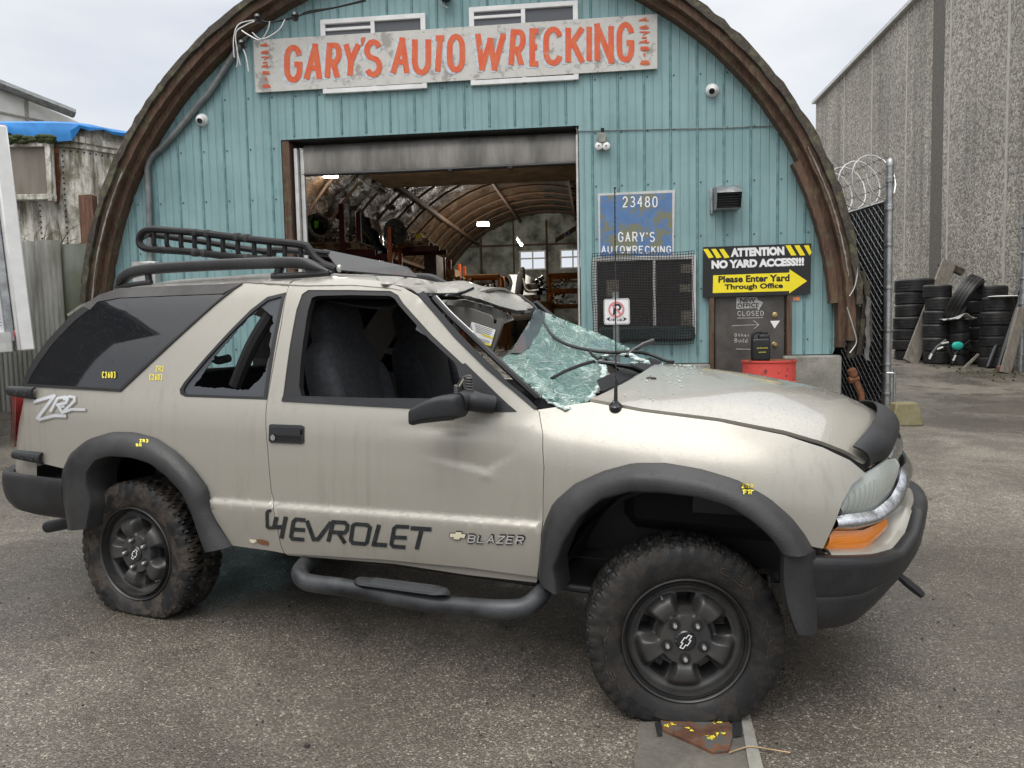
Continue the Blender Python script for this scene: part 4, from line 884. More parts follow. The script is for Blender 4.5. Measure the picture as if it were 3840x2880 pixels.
junk('engine_part','heap of rusty axle parts on the high tagged pallet','engine part',930,1110,775,832,9.4,M['parts'],30,3);junk('engine_part','small castings scattered behind the orange post','engine part',735,850,750,825,8.6,M['parts'],16,4)
# gearbox with ring housing and lime tag
c=dj(330,742,3.9);t=thing('gearbox','alloy gearbox with open ring housing and a lime green tag','gearbox',FAC,tuple(dj(330,815,3.9)))
ax=np.array([.75,-.65,.1]);ax/=np.linalg.norm(ax)
m=MB();m.lathe([(.17,.18),(.22,.16),(.235,.10),(.225,.02),(.15,-.14),(.10,-.38),(.09,-.62),(0,-.62)],c,ax,28,cap=False);m.build('bell_housing',M['partspale'],t,FAC)
m=MB();m.lathe([(.16,.02),(.16,.0),(0,.0)],c,ax,20);m.build('cavity',M['dark'],t,FAC)
a,b=dj(330,750,3.55),dj(357,695,3.55);m=MB();m.add([(a[0],3.55,a[2]),(b[0],3.53,a[2]+.01),(b[0],3.57,b[2]),(a[0],3.56,b[2])],[(0,1,2,3)]);m.build('tag',M['lime'],t,FAC,smooth=0,solid=.002)
# black wrapped stack
a,b=dj(552,985,5.2),dj(735,672,5.2);t0=MB();r=random.Random(5)
def wf(u,v):
    an=2*math.pi*u;w=(b[0]-a[0])/2*(1+.08*math.sin(an*5+v*6))*(1-.25*max(0,v-.85)/.15)
    return ((a[0]+b[0])/2+w*math.copysign(abs(math.cos(an))**.6,math.cos(an)),5.6+.5*math.copysign(abs(math.sin(an))**.6,math.sin(an)),a[2]-1.2+(b[2]-a[2]+1.2)*v)
t0.grid(40,18,wf,cu=True);t0.add([wf(i/40,1) for i in range(40)],[tuple(range(40))]);tag(t0.build('wrapped_stack',M['wrap'],None,FAC),'tall stack of parts in glossy black stretch wrap','stack')
a,b=dj(650,950,4.9),dj(790,730,4.9);m=MB();m.grid(26,20,lambda u,v:(a[0]+.12*math.sin(v*3)+(.16+.05*math.sin(v*9))*math.cos(2*math.pi*u)+(.28*(1-v)),5.0+.14*math.sin(2*math.pi*u),a[2]+(b[2]-a[2])*v),cu=True);tag(m.build('wrapped_bundle',M['wrap'],None,FAC),'crinkled plastic wrapped bundle hanging beside the black stack','bundle')
# hub on the orange post
c=dj(895,770,8.3);m=MB();m.lathe([(.0,.12),(.08,.12),(.09,.05),(.2,.05),(.3,.02),(.3,-.06),(.26,-.1),(0,-.1)],c,(.8,-.6,.1),26);tag(m.build('brake_hub',M['partspale'],None,FAC),'dusty round brake hub lying by the bright orange post','hub')
for (u0,u1,v0,v1,d,lab) in ((1030,1068,785,822,8.9,'yellow paper label taped on the high pallet load'),):
    a,b=dj(u0,v1,d),dj(u1,v0,d);m=MB();m.add([(a[0],d,a[2]-.0),(b[0],d,a[2]+.03),(b[0],d-.02,b[2]),(a[0],d-.02,b[2]-.02)],[(0,1,2,3)]);tag(m.build('paper_label',M['paper'],None,FAC,smooth=0,solid=.002),lab,'label')
def crate(u0,u1,v0,v1,d,dep,mat,lab,cat='crate'):
    a,b=dj(u0,v1,d),dj(u1,v0,d);t=thing('wooden_crate' if cat=='crate' else 'card_box',lab,cat,FAC,((a[0]+b[0])/2,d+dep/2,a[2]));wd,hh=b[0]-a[0],b[2]-a[2];cx=(a[0]+b[0])/2
    m=MB();m.bbox((cx,d+dep/2,a[2]+hh/2),(wd,dep,hh),.008);m.build('body',mat,t,FAC)
    m=MB()
    if cat=='crate':
        for x in (a[0]+.03,b[0]-.03): m.bbox((x,d-.015,a[2]+hh/2),(.06,.03,hh),.004)
        for z in (a[2]+.04,a[2]+hh/2,b[2]-.04): m.bbox((cx,d-.012,z),(wd-.13,.024,.06),.004)
        m.build('batten',mat,t,FAC)
    else:
        m.box((cx,d-.003,b[2]-.03),(wd*.98,.004,.06));m.box((cx,d+dep/2,b[2]+.003),(.06,dep,.004));m.build('tape',M['pallet'],t,FAC)
crate(1098,1172,930,1250,11,1,M['plank'],'tall timber crate standing beside the dull red post');crate(1180,1300,1030,1082,12.1,.8,M['card'],'flat brown card box on the low pale pallet','box');crate(1190,1290,1095,1180,11.6,.8,M['card'],'large brown card box beneath the low pallet','box')
crate(1070,1115,815,832,8.8,.3,M['card'],'little brown card box at the edge of the high pallet','box')
def rackframe(u0,u1,v0,v1,d,dep,lv,lab):
    a,b=dj(u0,v1,d),dj(u1,v0,d);t=thing('timber_rack',lab,'rack',FAC,((a[0]+b[0])/2,d+dep/2,FLZ),'orange timber racks')
    for x in (a[0],b[0]):
        for o in (0,dep):
            m=MB();m.bbox((x,d+o,(FLZ+b[2])/2),(.09,.09,b[2]-FLZ),.006);m.build('post',M['orangewood'],t,FAC)
    for v in [v0]+lv:
        z=dj(u0,v,d)[2]
        for o in (-.02,dep+.02):
            m=MB();m.bbox(((a[0]+b[0])/2,d+o,z-.05),(b[0]-a[0]+.1,.05,.10),.006);m.build('rail',M['orangewood'],t,FAC)
        m=MB();m.bbox(((a[0]+b[0])/2,d+dep/2,z-.02),(b[0]-a[0],dep,.02),.004);m.build('shelf',M['orangewood'],t,FAC)
rackframe(1385,1605,1072,1260,13,1.0,[1200],'orange timber rack left of the torn out seat');rackframe(1960,2200,1060,1290,12,1.0,[1168,1275],'taller orange timber rack at the right edge of the doorway')
rackframe(1650,1960,1262,1300,11,1.0,[1285],'low orange timber bench under the small pallet')
junk('engine_part','dark engine block lumps on the left orange rack','engine part',1400,1600,1110,1190,13.5,M['parts'],26,6);junk('engine_part','oily black engine parts on the upper shelf of the tall orange rack','engine part',1970,2130,1090,1160,12.4,M['wrap'],30,7);junk('engine_part','oily black engine parts on the lower shelf of the tall orange rack','engine part',1970,2130,1190,1265,12.4,M['wrap'],30,8);junk('engine_part','black wrapped lumps piled right of the seat','engine part',1868,1925,1080,1200,14.4,M['wrap'],26,9)
# white car body beside the racks
c0=dj(1640,1140,16);m=MB();m.sup((c0[0]+.1,16.6,c0[2]-.55),(1.0,.9,.62),.45,28,14);m.sup((c0[0]+.3,16.6,c0[2]+.02),(.6,.7,.34),.5,24,12);t=thing('stored_car','pale car body parked behind the orange rack','car',FAC,(c0[0],16.6,FLZ));m.build('body',M['white'],t,FAC)
q=dj(1632,1125,15.6);m=MB();m.lathe([(.20,-.08),(.31,-.09),(.33,-.03),(.33,.05),(.31,.09),(.2,.08)],q,(.5,-.85,0),28,cap=False);m.lathe([(.2,-.02),(0,-.0)],q,(.5,-.85,0),28);m.build('wheel',M['oldtyre'],t,FAC)
# torn out seat
q=dj(1800,1150,14.3);t=thing('car_seat','torn out grey brown car seat with white frame on a small pallet','seat',FAC,(q[0],14.3,dj(1800,1245,14.3)[2]))
m=MB();m.sup((q[0]-.22,14.4,q[2]+.06),(.13,.28,.42),.6,18,12,np.array([[math.cos(.15),0,math.sin(.15)],[0,1,0],[-math.sin(.15),0,math.cos(.15)]]));m.sup((q[0]-.15,14.4,q[2]+.5),(.08,.16,.11),.6,14,8);m.build('backrest',M['visor'],t,FAC)
m=MB();m.sup((q[0]+.15,14.4,q[2]-.05),(.25,.26,.14),.5,18,10);m.sup((q[0]+.1,14.4,q[2]-.42),(.3,.22,.16),.4,16,8);m.build('cushion',simple('worn_brown_cloth',(.09,.07,.055),.9),t,FAC)
m=MB();m.tube(spline([dj(1775,1095,14),dj(1790,1160,14),dj(1820,1182,14),dj(1880,1175,14)],16),.03,8);m.build('frame',M['white'],t,FAC)
# hanging plank and rail in the vault
a,b=dj(1995,838,10),dj(2140,748,10);m=MB();m.add([(p[0],10+o,p[2]+h) for o in (0,.05) for p,h in ((a,-.05),(b,-.05),(b,.07),(a,.07))],[(0,1,2,3),(7,6,5,4),(0,4,5,1),(3,2,6,7),(0,3,7,4),(1,5,6,2)]);t=thing('hanging_board','slanting brown board with a white and blue label hanging in the vault','board',FAC,tuple((a+b)/2));m.build('board',M['card'],t,FAC)
for k,(f0,f1,mt) in enumerate(((.42,.66,M['white']),(.5,.6,simple('label_blue',(.03,.06,.4),.6)))):
    p,q=a+(b-a)*f0,a+(b-a)*f1;h=.065-.02*k;y=9.995-.004*k;m=MB();m.add([(p[0],y,p[2]-h+.015),(q[0],y,q[2]-h+.015),(q[0],y,q[2]+h),(p[0],y,p[2]+h)],[(0,1,2,3)]);m.build('label',mt,t,FAC,smooth=0)
t=MB();
for o in (0,.12): t.tube([dj(640,405,5+o),dj(795,520,5+o)],.02,6)
t.tube(spline([dj(735,470,5),dj(745,440,5),dj(830,485,5),dj(800,505,5),dj(735,470,5)],16),.018,6);tag(t.build('door_opener',M['rim'],None,FAC),'metal door opener rail hanging from the vault beneath the curtain','rail')
# ================================================================ left side
def lp(q,y): return np.array(atd(q,y))
ca=lp(pV(480,88),13);zt=ca[2]+.0;plan=[(-13,12.6),(-7.45,12.92),(-7.22,12.97),(-7.05,13.1),(-6.93,13.3),(-5.2,15.3),(-5.5,19),(-13,19)]
t=thing('old_trailer','mildewed riveted trailer body with a boarded window','trailer',WORLD,(-9,15,.3))
m=MB();m.prism(plan,lambda x,y,h:(x,y,h),.3,zt);m.build('trailer_wall',M['shed'],t,smooth=35)
m=MB();front=[(-13,12.6),(-7.45,12.92),(-7.22,12.97),(-7.05,13.1),(-6.93,13.3),(-5.2,15.3)]
r=random.Random(8)
for zz,st in ((zt-.42,.11),):
    fr_=resamp(front,90)
    for p in fr_: m.sup((p[0]+.0,p[1]-.012,zz),(.016,.012,.016),1,6,4)
for xx in (-7.75,-7.35,-10.4):
    yy=np.interp(xx,[-13,-7.45,-7.22],[12.6,12.92,12.97])-.01
    for k in range(44): m.sup((xx,yy,zt-.5-k*.09),(.015,.012,.015),1,6,4)
m.build('rivet_line',M['seal'],t)
m=MB();fr_=[np.array([p[0],p[1]]) for p in front]
for dz,th,o in ((-.22,.10,.02),(-.34,.05,.016)):
    for a,b in zip(fr_[:-1],fr_[1:]):
        d=(b-a)/np.linalg.norm(b-a);n=np.array([d[1],-d[0]]);c_=(a+b)/2+n*o;m.box((c_[0],c_[1],zt+dz),(np.linalg.norm(b-a),.03,th),np.array([[d[0],-d[1],0],[d[1],d[0],0],[0,0,1]]))
m.build('roof_moulding',M['shed'],t)
q0,q1=lp(pV(-60,440),12.6),lp(pV(243,160),12.6)
wx0,wx1,wz0,wz1=q0[0],q1[0],q0[2],q1[2];yy=12.74
m=MB();m.bbox(((wx0+wx1)/2-.05,yy,(wz0+wz1)/2),(wx1-wx0-.04,.06,wz1-wz0-.04),.005);wn=m.build('window_board',M['board2'],t)
m=MB()
for x in (wx0,wx1-.10): m.bbox((x,yy-.03,(wz0+wz1)/2),(.09,.12,wz1-wz0+.1),.01)
for z in (wz0+.02,wz1-.04): m.bbox(((wx0+wx1)/2,yy-.032,z),(wx1-wx0-.1,.125,.09),.01)
m.build('window_frame',M['shed'],wn)
m=MB()
for k in range(60): m.sup((wx0+(wx1-wx0)*r.random(),yy-.1+r.uniform(-.03,.03),wz1+r.uniform(-.02,.08)),(.09,.05,.035),.9,8,6)
m.build('moss_cushion',M['moss'],wn)
q0,q1=lp(pV(245,465),12.87),lp(pV(283,190),12.87);m=MB();m.flat([(q0[0],q0[2]+.25),(q0[0]+.1,q0[2]),(q1[0]-.06,q0[2]+.05),(q1[0],q0[2]+.6),(q1[0]-.05,q1[2]-.7),(q1[0]-.02,q1[2]),(q0[0],q1[2]),(q0[0]+.04,q0[2]+1.2)],lambda x,z:(x,12.87,z));m.build('rust_patch',M['rust'],t,solid=.03)
# blue tarp folded over its roof edge
m=MB();fr2=resamp([(-13.2,12.45),(-7.5,12.83),(-7.18,12.88),(-6.95,13.02),(-6.82,13.25),(-5.0,15.3)],70)
def tf(u,v):
    i=u*69;k=int(i);p=fr2[k];ed=.11+.035*math.sin(k*.35)+.03*math.sin(k*1.9)+(.05 if 20<k<46 else 0)+(.16 if 38<k<46 else 0)-(.08 if k>52 else 0)
    pr_=[(0.4,-.02),(.0,.0),(-.03,-.03),(-.045,-ed*.5),(-.03+.02*math.sin(k),-ed)];j=v*4;a=int(min(j,3));f=j-a;o=pr_[a][0]*(1-f)+pr_[a+1][0]*f;z=pr_[a][1]*(1-f)+pr_[a+1][1]*f
    return (p[0]-.3*max(o,0),p[1]+o,zt+.03+z)
m.grid(70,9,tf);tag(m.build('blue_tarp',M['tarp'],solid=.006,smooth=22),'bright blue tarpaulin folded over the roof edge of the mildewed trailer','tarp')
# corrugated fence
fq0=fac(pV(290,650),.2);fx0=-9.0;m=MB()
def cf(x0,x1,amp,z1,name,mat,par,off):
    m=MB();n=int((x1-x0)/.006)
    V=[(x0+(x1-x0)*i/n,-off+amp*math.sin(2*math.pi*(x0+(x1-x0)*i/n)/(.068 if amp>.008 else .25))) for i in range(n+1)]
    for s,d in V:
        m.v+=[(s,d,.1),(s,d,z1+.01*math.sin(s*3))]
    m.add([],[(2*i,2*i+2,2*i+3,2*i+1) for i in range(n)]);m.m=[0]*len(m.f);m.build(name,mat,par,FAC,smooth=60,solid=.004)
t=thing('iron_fence','weathered corrugated iron fence with a mossy flat sheet beside the arch','fence',FAC,(-6,-.2,.3))
cf(-9,fq0[0],.012,fq0[2]+.02,'corrugated_sheet',M['corr'],t,.22);cf(fq0[0]-.03,-5.2,.003,fac(pV(370,658),.2)[2],'flat_sheet',M['corrgreen'],t,.17)
q0,q1=fac(pV(400,650),-.15),fac(pV(452,422),-.15);m=MB();m.bbox(((q0[0]+q1[0])/2,.15,(q1[2]+.3)/2),(q1[0]-q0[0],.12,q1[2]-.3),.01);tag(m.build('fence_post',M['redwood'],None,FAC),'peeling red brown timber post behind the iron fence','post')
m=MB();r=random.Random(4)
for i in range(46):
    u=r.uniform(80,440);p=fac(pV(u,660),-.1-r.random()*.3);L=r.uniform(.25,.9);a=r.uniform(-1.1,1.1);P=[p+np.array([0,0,-.25])]
    for k in range(5): a+=r.uniform(-.4,.4);P.append(P[-1]+np.array([math.sin(a)*L/5,r.uniform(-.03,.03),math.cos(a)*L/5*(1-.15*k)]))
    m.tube(spline(P,10),[.009*(1-i_/11) for i_ in range(10)],4)
tag(m.build('bramble',M['twig'],None,FAC),'bare brown bramble stems sprouting above the iron fence','plant')
# white building far left
y=24;a,b=lp(pH(-400,-120),y),lp(pH(520,285),y+3);t=thing('pale_building','pale walled building with a dark sloping roof behind the trailer','building',WORLD,(a[0],y,.5))
m=MB();V=[(a[0],y,.5),(b[0],y+3,.5),(b[0],y+3,b[2]),(a[0],y,a[2])];V2=[(x,yy+10,z) for x,yy,z in V];m.add(V+V2,[(0,1,2,3),(7,6,5,4),(0,4,5,1),(3,2,6,7),(1,5,6,2),(0,3,7,4)]);m.build('wall',M['whitewall'],t)
m=MB();m.tube([np.array(a)+(-.2,-.2,.08),np.array(b)+(.3,-.2,.08)],.16,6);m.build('roof_edge',M['galvgrey'],t)
m=MB();
for k in (.30,.62): p=np.array(V[3])*(1-k)+np.array(V[2])*k;m.box((p[0],p[1]-.03,p[2]-1.2),(.12,.06,2.4))
m.box(((a[0]+b[0])/2,y+1.44,b[2]-.3),(b[0]-a[0],.05,.05),np.array([[math.cos(math.atan2(3,b[0]-a[0])),-math.sin(math.atan2(3,b[0]-a[0])),0],[math.sin(math.atan2(3,b[0]-a[0])),math.cos(math.atan2(3,b[0]-a[0])),0],[0,0,1]]));m.build('wall_joint',M['conc'],t)
# dark hall across the yard, seen only as a reflection in the vehicle's glass
t=thing('neighbour_hall','dark gable ended hall mirrored in the rear side window of the SUV','building',WORLD,(-14,4,0))
m=MB();y0,y1,x1=1.75,7.,-9.5;V=[(x1,y0,-1),(x1,y1,-1),(x1,y1,5.6),(x1,(y0+y1)/2,6.6),(x1,y0,5.6)];V+=[(x-9,y,z) for x,y,z in V];m.add(V,[(0,1,2,3,4),(9,8,7,6,5)]);m.build('wall',M['greywood'],t)
m=MB();m.add([(x1+.3,y0-.3,5.45),(x1+.3,(y0+y1)/2,6.7),(x1+.3,y1+.3,5.45),(x1-9,y0-.3,5.45),(x1-9,(y0+y1)/2,6.7),(x1-9,y1+.3,5.45)],[(0,1,4,3),(1,2,5,4)]);m.build('roof',M['galvgrey'],t,solid=.1)
# box truck at the left edge
vy=7.6;vb=lp(pV(158,1165),vy);lean=.063
VZ=np.array([-lean,0,1]);VZ/=np.linalg.norm(VZ);VX=np.array([.72,.69,lean]);VX-=VZ*(VX@VZ);VX/=np.linalg.norm(VX);VANF=frame(vb,VX,np.cross(VZ,VX),VZ)
hv=lp(pV(20,95),vy)[2]-vb[2]+.0
t=thing('box_truck','white riveted box truck body with a round red lamp at the left edge','truck',VANF)
m=MB();m.bbox((-1.3,2.6,hv/2+.04),(2.36,5.0,hv-.10),.02);m.build('box_panel',M['van'],t,VANF)
m=MB();m.bbox((-.055,-.03+.12,hv/2),(.13,.30,hv),.012);m.build('corner_post',M['white'],t,VANF)
m=MB();m.bbox((-.165,.075,hv/2+.05),(.075,.05,hv-.1),.008);m.build('seal_strip',M['steel'],t,VANF)
m=MB();m.bbox((-1.3,.08,.09),(2.28,.12,.20),.012);m.build('bottom_rail',M['alu'],t,VANF)
m=MB()
for k in range(60): m.sup((-.225,.095,.26+k*(hv-.3)/60),(.007,.007,.007),1,6,4)
for k in range(40): m.sup((-.26-k*.05,.095,.235),(.007,.007,.007),1,6,4)
m.build('rivet_line',M['steel'],t,VANF)
q=lp(pV(80,1090),vy-.05);ql=np.linalg.inv(VANF)@np.array([*q,1]);m=MB();m.lathe([(.05,0),(.05,.02),(.035,.035),(0,.04)],(ql[0],.09,ql[2]),(0,-1,0),20,cap=False);m.build('marker_lamp',M['redlens'],t,VANF)
q=lp(pV(4,142),vy);ql=np.linalg.inv(VANF)@np.array([*q,1]);m=MB();m.bbox((ql[0],.094,ql[2]),(.12,.01,.26),.003);m.build('reflector',M['redlens'],t,VANF)
m=MB();m.lathe([(.3,-.13),(.46,-.14),(.5,-.06),(.5,.06),(.46,.14),(.3,.13)],(-.55,.8,-.45),(1,0,0),30);m.build('wheel',M['oldtyre'],t,VANF)
m=MB();m.bbox((-1.3,2.6,-.12),(1.6,4.9,.22),.02);m.bbox((-1.3,.25,-.45),(2.0,.1,.12),.02);m.build('chassis',M['seal'],t,VANF)
# ================================================================ right side
Pc=np.array([11.43,29,0.])
def wl(q,off=0):
    r=ray(q);t=((Pc-FX*off-C0)@FX)/(r@FX);return C0+t*r
zr=wl(pM(918,645))[2]
t=thing('aggregate_hall','tall windowless hall of exposed aggregate concrete panels with pale joints','building',WORLD,(Pc[0]+3,14,.3))
def wt(s,off=0): return Pc-FY*s-FX*off       # s metres from the far corner toward the camera
e0,e1=wt(0),wt(26)
m=MB();Q=[e0,e1,e1+FX*14,e0+FX*14];m.prism([(p[0],p[1]) for p in Q],lambda x,y,h:(x,y,h),-.2,zr);m.build('panel_wall',M['agg'],t,smooth=0)
def vline(q,wd,th,mat,name):
    p=wl(q);s=(Pc-p)@FY;m=MB()
    for sgn in (0,):
        c=wt(s,th/2);m.box((c[0],c[1],zr/2-.05),(th,wd,zr+.05),np.array([[FX[0],FY[0],0],[FX[1],FY[1],0],[0,0,1]]))
    m.build(name,mat,t)
for q in (pM(1103,460),pM(1275,400),pM(1490,400),pM(1757,400),pM(2118,400)): vline(q,.085,.012,M['aggline'],'panel_joint')
q=pM(1683,400);p=wl(q);s=(Pc-p)@FY;c=wt(s,.004);m=MB();m.box((c[0],c[1],zr/2-.05),(.008,.62,zr+.04),np.array([[FX[0],FY[0],0],[FX[1],FY[1],0],[0,0,1]]));m.build('stained_recess',M['aggdark'],t)
m=MB();c=wt(13,.06);m.box((c[0],c[1],zr+.03),(.16,26.1,.10),np.array([[FX[0],FY[0],0],[FX[1],FY[1],0],[0,0,1]]));m.build('roof_flashing',M['alu'],t)
# chain link gate leaf with black slats
gA=np.array(gnd(pL(640,1590)));gA=gp(gA[0],gA[1]);gd=np.array([-.055,1,0]);gd/=np.linalg.norm(gd);GF=frame(gA,gd,np.cross([0,0,1.],gd),np.array([0,0,1.]))
zp=lp(pL(663,148),gA[1])[2]-gA[2];ztop=lp(pL(650,380),gA[1])[2]-gA[2]
t=thing('chain_gate','chain link gate leaf filled with black slats beside the arch','gate',GF)
m=MB();m.tube([(0,0,-.02),(0,0,zp-.03)],.042,14);m.lathe([(.048,-.05),(.048,0),(.03,.035),(0,.045)],(0,0,zp-.03),seg=14);m.build('gate_post',M['steel'],t,GF)
m=MB()
for z in (.25,.6,1.0,1.5,2.0,2.45,ztop-.1,ztop+.25,zp-.25): m.lathe([(.048,-.02),(.052,0),(.048,.02)],(0,0,z),seg=12,cap=False);m.bbox((.05,0,z),(.04,.03,.03),.004)
m.build('hinge_band',M['steel'],t,GF)
m=MB();GL_=3.6;m.tube([(.08,0,.08),(.08,0,ztop),(GL_,0,ztop),(GL_,0,.08)],.024,10,closed=True);m.build('frame',M['steel'],t,GF)
m=MB()
for k in range(int((GL_-.1)/.075)): m.bbox((.12+k*.075,0,ztop/2+.03),(.066,.008,ztop-.1),.003)
m.build('slat_infill',M['slat'],t,GF)
m=MB();st=.075
for sgn in (1,-1):
    x=-ztop
    while x<GL_:
        a0=max(0,.1-x);a1=min(ztop-.06,GL_-x)
        if a1>a0+.05:
            pts=[]
            n=int((a1-a0)/st*2)
            for i in range(n+1):
                f=a0+(a1-a0)*i/n; z=f+.06 if sgn>0 else ztop-f;pts.append((x+f,.012+.004*(i%2)*1,z))
            m.tube(pts,.0042,4,cap=False)
        x+=st*1.4
m.build('chain_mesh',M['wire'],t,GF)
# razor coil and strands
t=thing('razor_wire','looping coil of razor wire along the top of the chain link gate','razor wire',GF,(0,0,ztop))
m=MB();pts=[];n=150
for i in range(n):
    a=2*math.pi*i/ (n/9.5)+math.pi*.5;x=.12+3.3*i/n;pts.append((x+.10*math.cos(a),.22*math.sin(a)*1.0,ztop+.33+.30*math.cos(a)))
m.tube(pts,.009,5);m.build('razor_coil',M['alu'],t,GF)
m=MB();r=random.Random(2)
for z in (.18,.36,.52):
    m.tube([(0,0,ztop+z),(3.5,0,ztop+z)],.005,4)
    for k in range(26): m.tube([(.1+k*.13,-.025,ztop+z-.02),(.1+k*.13,.025,ztop+z+.02)],.004,4)
m.build('barbed_strand',M['wire'],t,GF)
# drop bolt and thin rod by the post
q=gp(gA[0]+.06,gA[1]-.06);m=MB();m.tube([q,q+(0,0,.55)],.018,8);m.tube([q+(0,0,.5),q+(-.08,.03,.5)],.014,6);tag(m.build('drop_bolt',M['steel']),'thin steel drop rod beside the foot of the gate post','rod')
# capped pipe in front of the slats
a=lp(pX(215,1625),8.9);b=lp(pX(165,1500),8.9);m=MB();m.tube([a+(0.03,0,-.3),a,b],.035,10);m.lathe([(.05,-.02),(.055,.03),(.05,.06),(.02,.08),(0,.08)],b,b-a,12);m.tube([b+(-.05,0,-.07),b+(.06,0,-.05)],.04,8);tag(m.build('stand_pipe',M['rust']),'rusty capped stand pipe leaning against the black slatted gate','pipe')
# mossy block
q=gnd(pL(762,1655));m=MB();c=gp(q[0],q[1]+.10);k=[(-.17,-.11),(.175,-.12),(.19,.12),(-.16,.12)];tp=[(-.14,-.10),(.13,-.09),(.18,.10),(-.12,.11)]
m.prism(k,lambda x,y,h:(c[0]+x*(1-.30*h/.255),c[1]+y*(1-.30*h/.255),c[2]+h-.01),0,.255);bo=m.build('concrete_block',M['mossy'],smooth=20);tag(bo,'mossy tapered concrete block on the tarmac','block');md=bo.modifiers.new('bev','BEVEL');md.width=.02;md.segments=2
# tyre stacks
def tyre_mesh(R_,w_,seg=44,tread=True):
    m=MB();ri=R_*.58;pf=[(ri,-w_*.36),(ri+.02,-w_*.44),(R_*.82,-w_*.52),(R_*.93,-w_*.5),(R_*.985,-w_*.42)]
    for f in (-.28,-.22,-.06,0,.06,.22,.28):
        pass
    tr=[(-.40,1),(-.24,1),(-.235,.972),(-.205,.972),(-.2,1),(-.03,1),(-.025,.972),(.025,.972),(.03,1),(.2,1),(.205,.972),(.235,.972),(.24,1),(.40,1)]
    pf+=[(R_*k,w_*f) for f,k in tr];pf+=[(R_*.985,w_*.42),(R_*.93,w_*.5),(R_*.82,w_*.52),(ri+.02,w_*.44),(ri,w_*.36)]
    m.lathe(pf,(0,0,0),(0,0,1),seg,cap=False);return m
_tm={}
def tyre(R_,w_,P,ax,lab,grp):
    k=(round(R_,2),round(w_,2))
    ax=Vector(ax)
    if k not in _tm:
        o=tyre_mesh(R_,w_).build('tyre_casing',M['oldtyre'],smooth=35,loc=(0,0,0));_tm[k]=o
    else: o=_tm[k].copy();COL.objects.link(o)
    o.location=Vector(P);o.rotation_euler=ax.to_track_quat('Z','Y').to_euler();tag(o,lab,'tyre',grp)
ordn=['top','second','third','fourth','fifth','sixth','seventh','eighth']
def stack(u0,u1,rows,where,back=0,topw=1,ubot=None,vbot=None):
    n=len(rows)-1;ub=(u0+u1)/2 if ubot is None else ubot;vb_=rows[-1] if vbot is None else vbot
    g0=gnd(pX(ub,vb_));d=g0[1]+back;px=(u1-u0)/1.6595;R_=px*d/F/2;r=random.Random(int(u0))
    c=np.array(atd(pX((u0+u1)/2,vb_),d+R_));z0=_gzz(c[0],c[1]);s_=d+R_
    hs_=[(rows[i+1]-rows[i])/1.6595*s_/F*.98 for i in range(n)][::-1]
    tot=lp(pX((u0+u1)/2,rows[0]),d+R_*.2)[2]-z0
    sc=tot/sum(hs_);z=z0
    for i,h in enumerate(hs_):
        h*=sc;k=n-1-i;rr=R_*(topw if k==0 else r.uniform(.97,1.03));lab='%s black tyre of the %s'%(ordn[k] if k<n-1 else 'bottom',where)
        tyre(rr,h*1.0,(c[0]+r.uniform(-.025,.025)+(R_*(topw-1)*1.0 if k==0 else 0),c[1]+r.uniform(-.02,.02),z+h/2),(r.uniform(-.02,.02),r.uniform(-.02,.02),1),lab,'tyres stacked against the aggregate hall')
        z+=h
    return c,R_,z
stack(420,612,[905,988,1065,1143,1220,1288,1352,1415],'tall stack nearest the gate post',topw=1.2)
stack(545,640,[1052,1115,1178,1240,1305,1370,1420],'narrow half hidden stack behind the long plank',back=.35)
stack(603,770,[943,1022,1105,1190,1275,1358,1440],'stack just left of the tilted tyre')
stack(758,878,[1160,1245,1315,1385,1448],'low narrow stack under the pale rag',back=.1)
stack(878,1040,[950,1042,1125,1210,1295,1378,1450],'stack just right of the tilted tyre',back=.25,topw=1.35)
stack(960,1140,[1018,1110,1195,1265,1330,1400,1465],'stack nearest the leaning black pipes')
d_=gnd(pX(840,1448))[1];c=lp(pX(852,1035),d_+.3);tyre(.50,.27,c,(.55,-.45,-.38),'big knobbly tyre tilted on top of the stacks','tyres stacked against the aggregate hall')
# pale rag on the low stack
c=lp(pX(815,1150),d_+.1);m=MB();m.grid(14,10,lambda u,v:(c[0]-.25+.5*u,c[1]-.2+.4*v,c[2]-.02+.10*math.exp(-((u-.6)/.25)**2)+.015*math.sin(u*14+v*9)));tag(m.build('pale_rag',M['chalk'],solid=.008),'crumpled pale rag lying on the low narrow tyre stack','rag')
c=lp(pX(1105,1015),gnd(pX(1050,1465))[1]+.1);m=MB();m.sup(c,(.28,.22,.02),.8,18,6);tag(m.build('white_disc',M['white']),'flat white disc on top of the stack by the black pipes','disc')
# planks and pipes
def bar(name,lab,cat,b,tq,yd,wd,th,mat,round_=False,grp=None):
    p0=gnd(pX(*b));p0=gp(p0[0]*(1-.35/p0[1]),p0[1]-.35);p1=lp(pX(*tq),p0[1]+yd);m=MB()
    if round_: m.tube([p0+(0,0,.03),p1],wd/2,12)
    else:
        d=p1-p0;d/=np.linalg.norm(d);x=np.cross(d,[0,1,0.]);x/=np.linalg.norm(x);y=np.cross(d,x);m.bbox((p0+p1)/2,(wd,th,np.linalg.norm(p1-p0)),.006,np.array([x,y,d]).T)
    return tag(m.build(name,mat),lab,cat,grp)
bar('long_plank','long dark board leaning between the two left tyre stacks','plank',(520,1418),(762,800),.75,.30,.05,M['plank'])
p=lp(pX(775,835),gnd(pX(520,1418))[1]+.85);m=MB();m.bbox(p,(.55,.12,.14),.01,np.array([[.9,0,.43],[0,1,0],[-.43,0,.9]]));tag(m.build('cross_piece',M['greywood']),'dark timber cross piece at the head of the leaning board','timber')
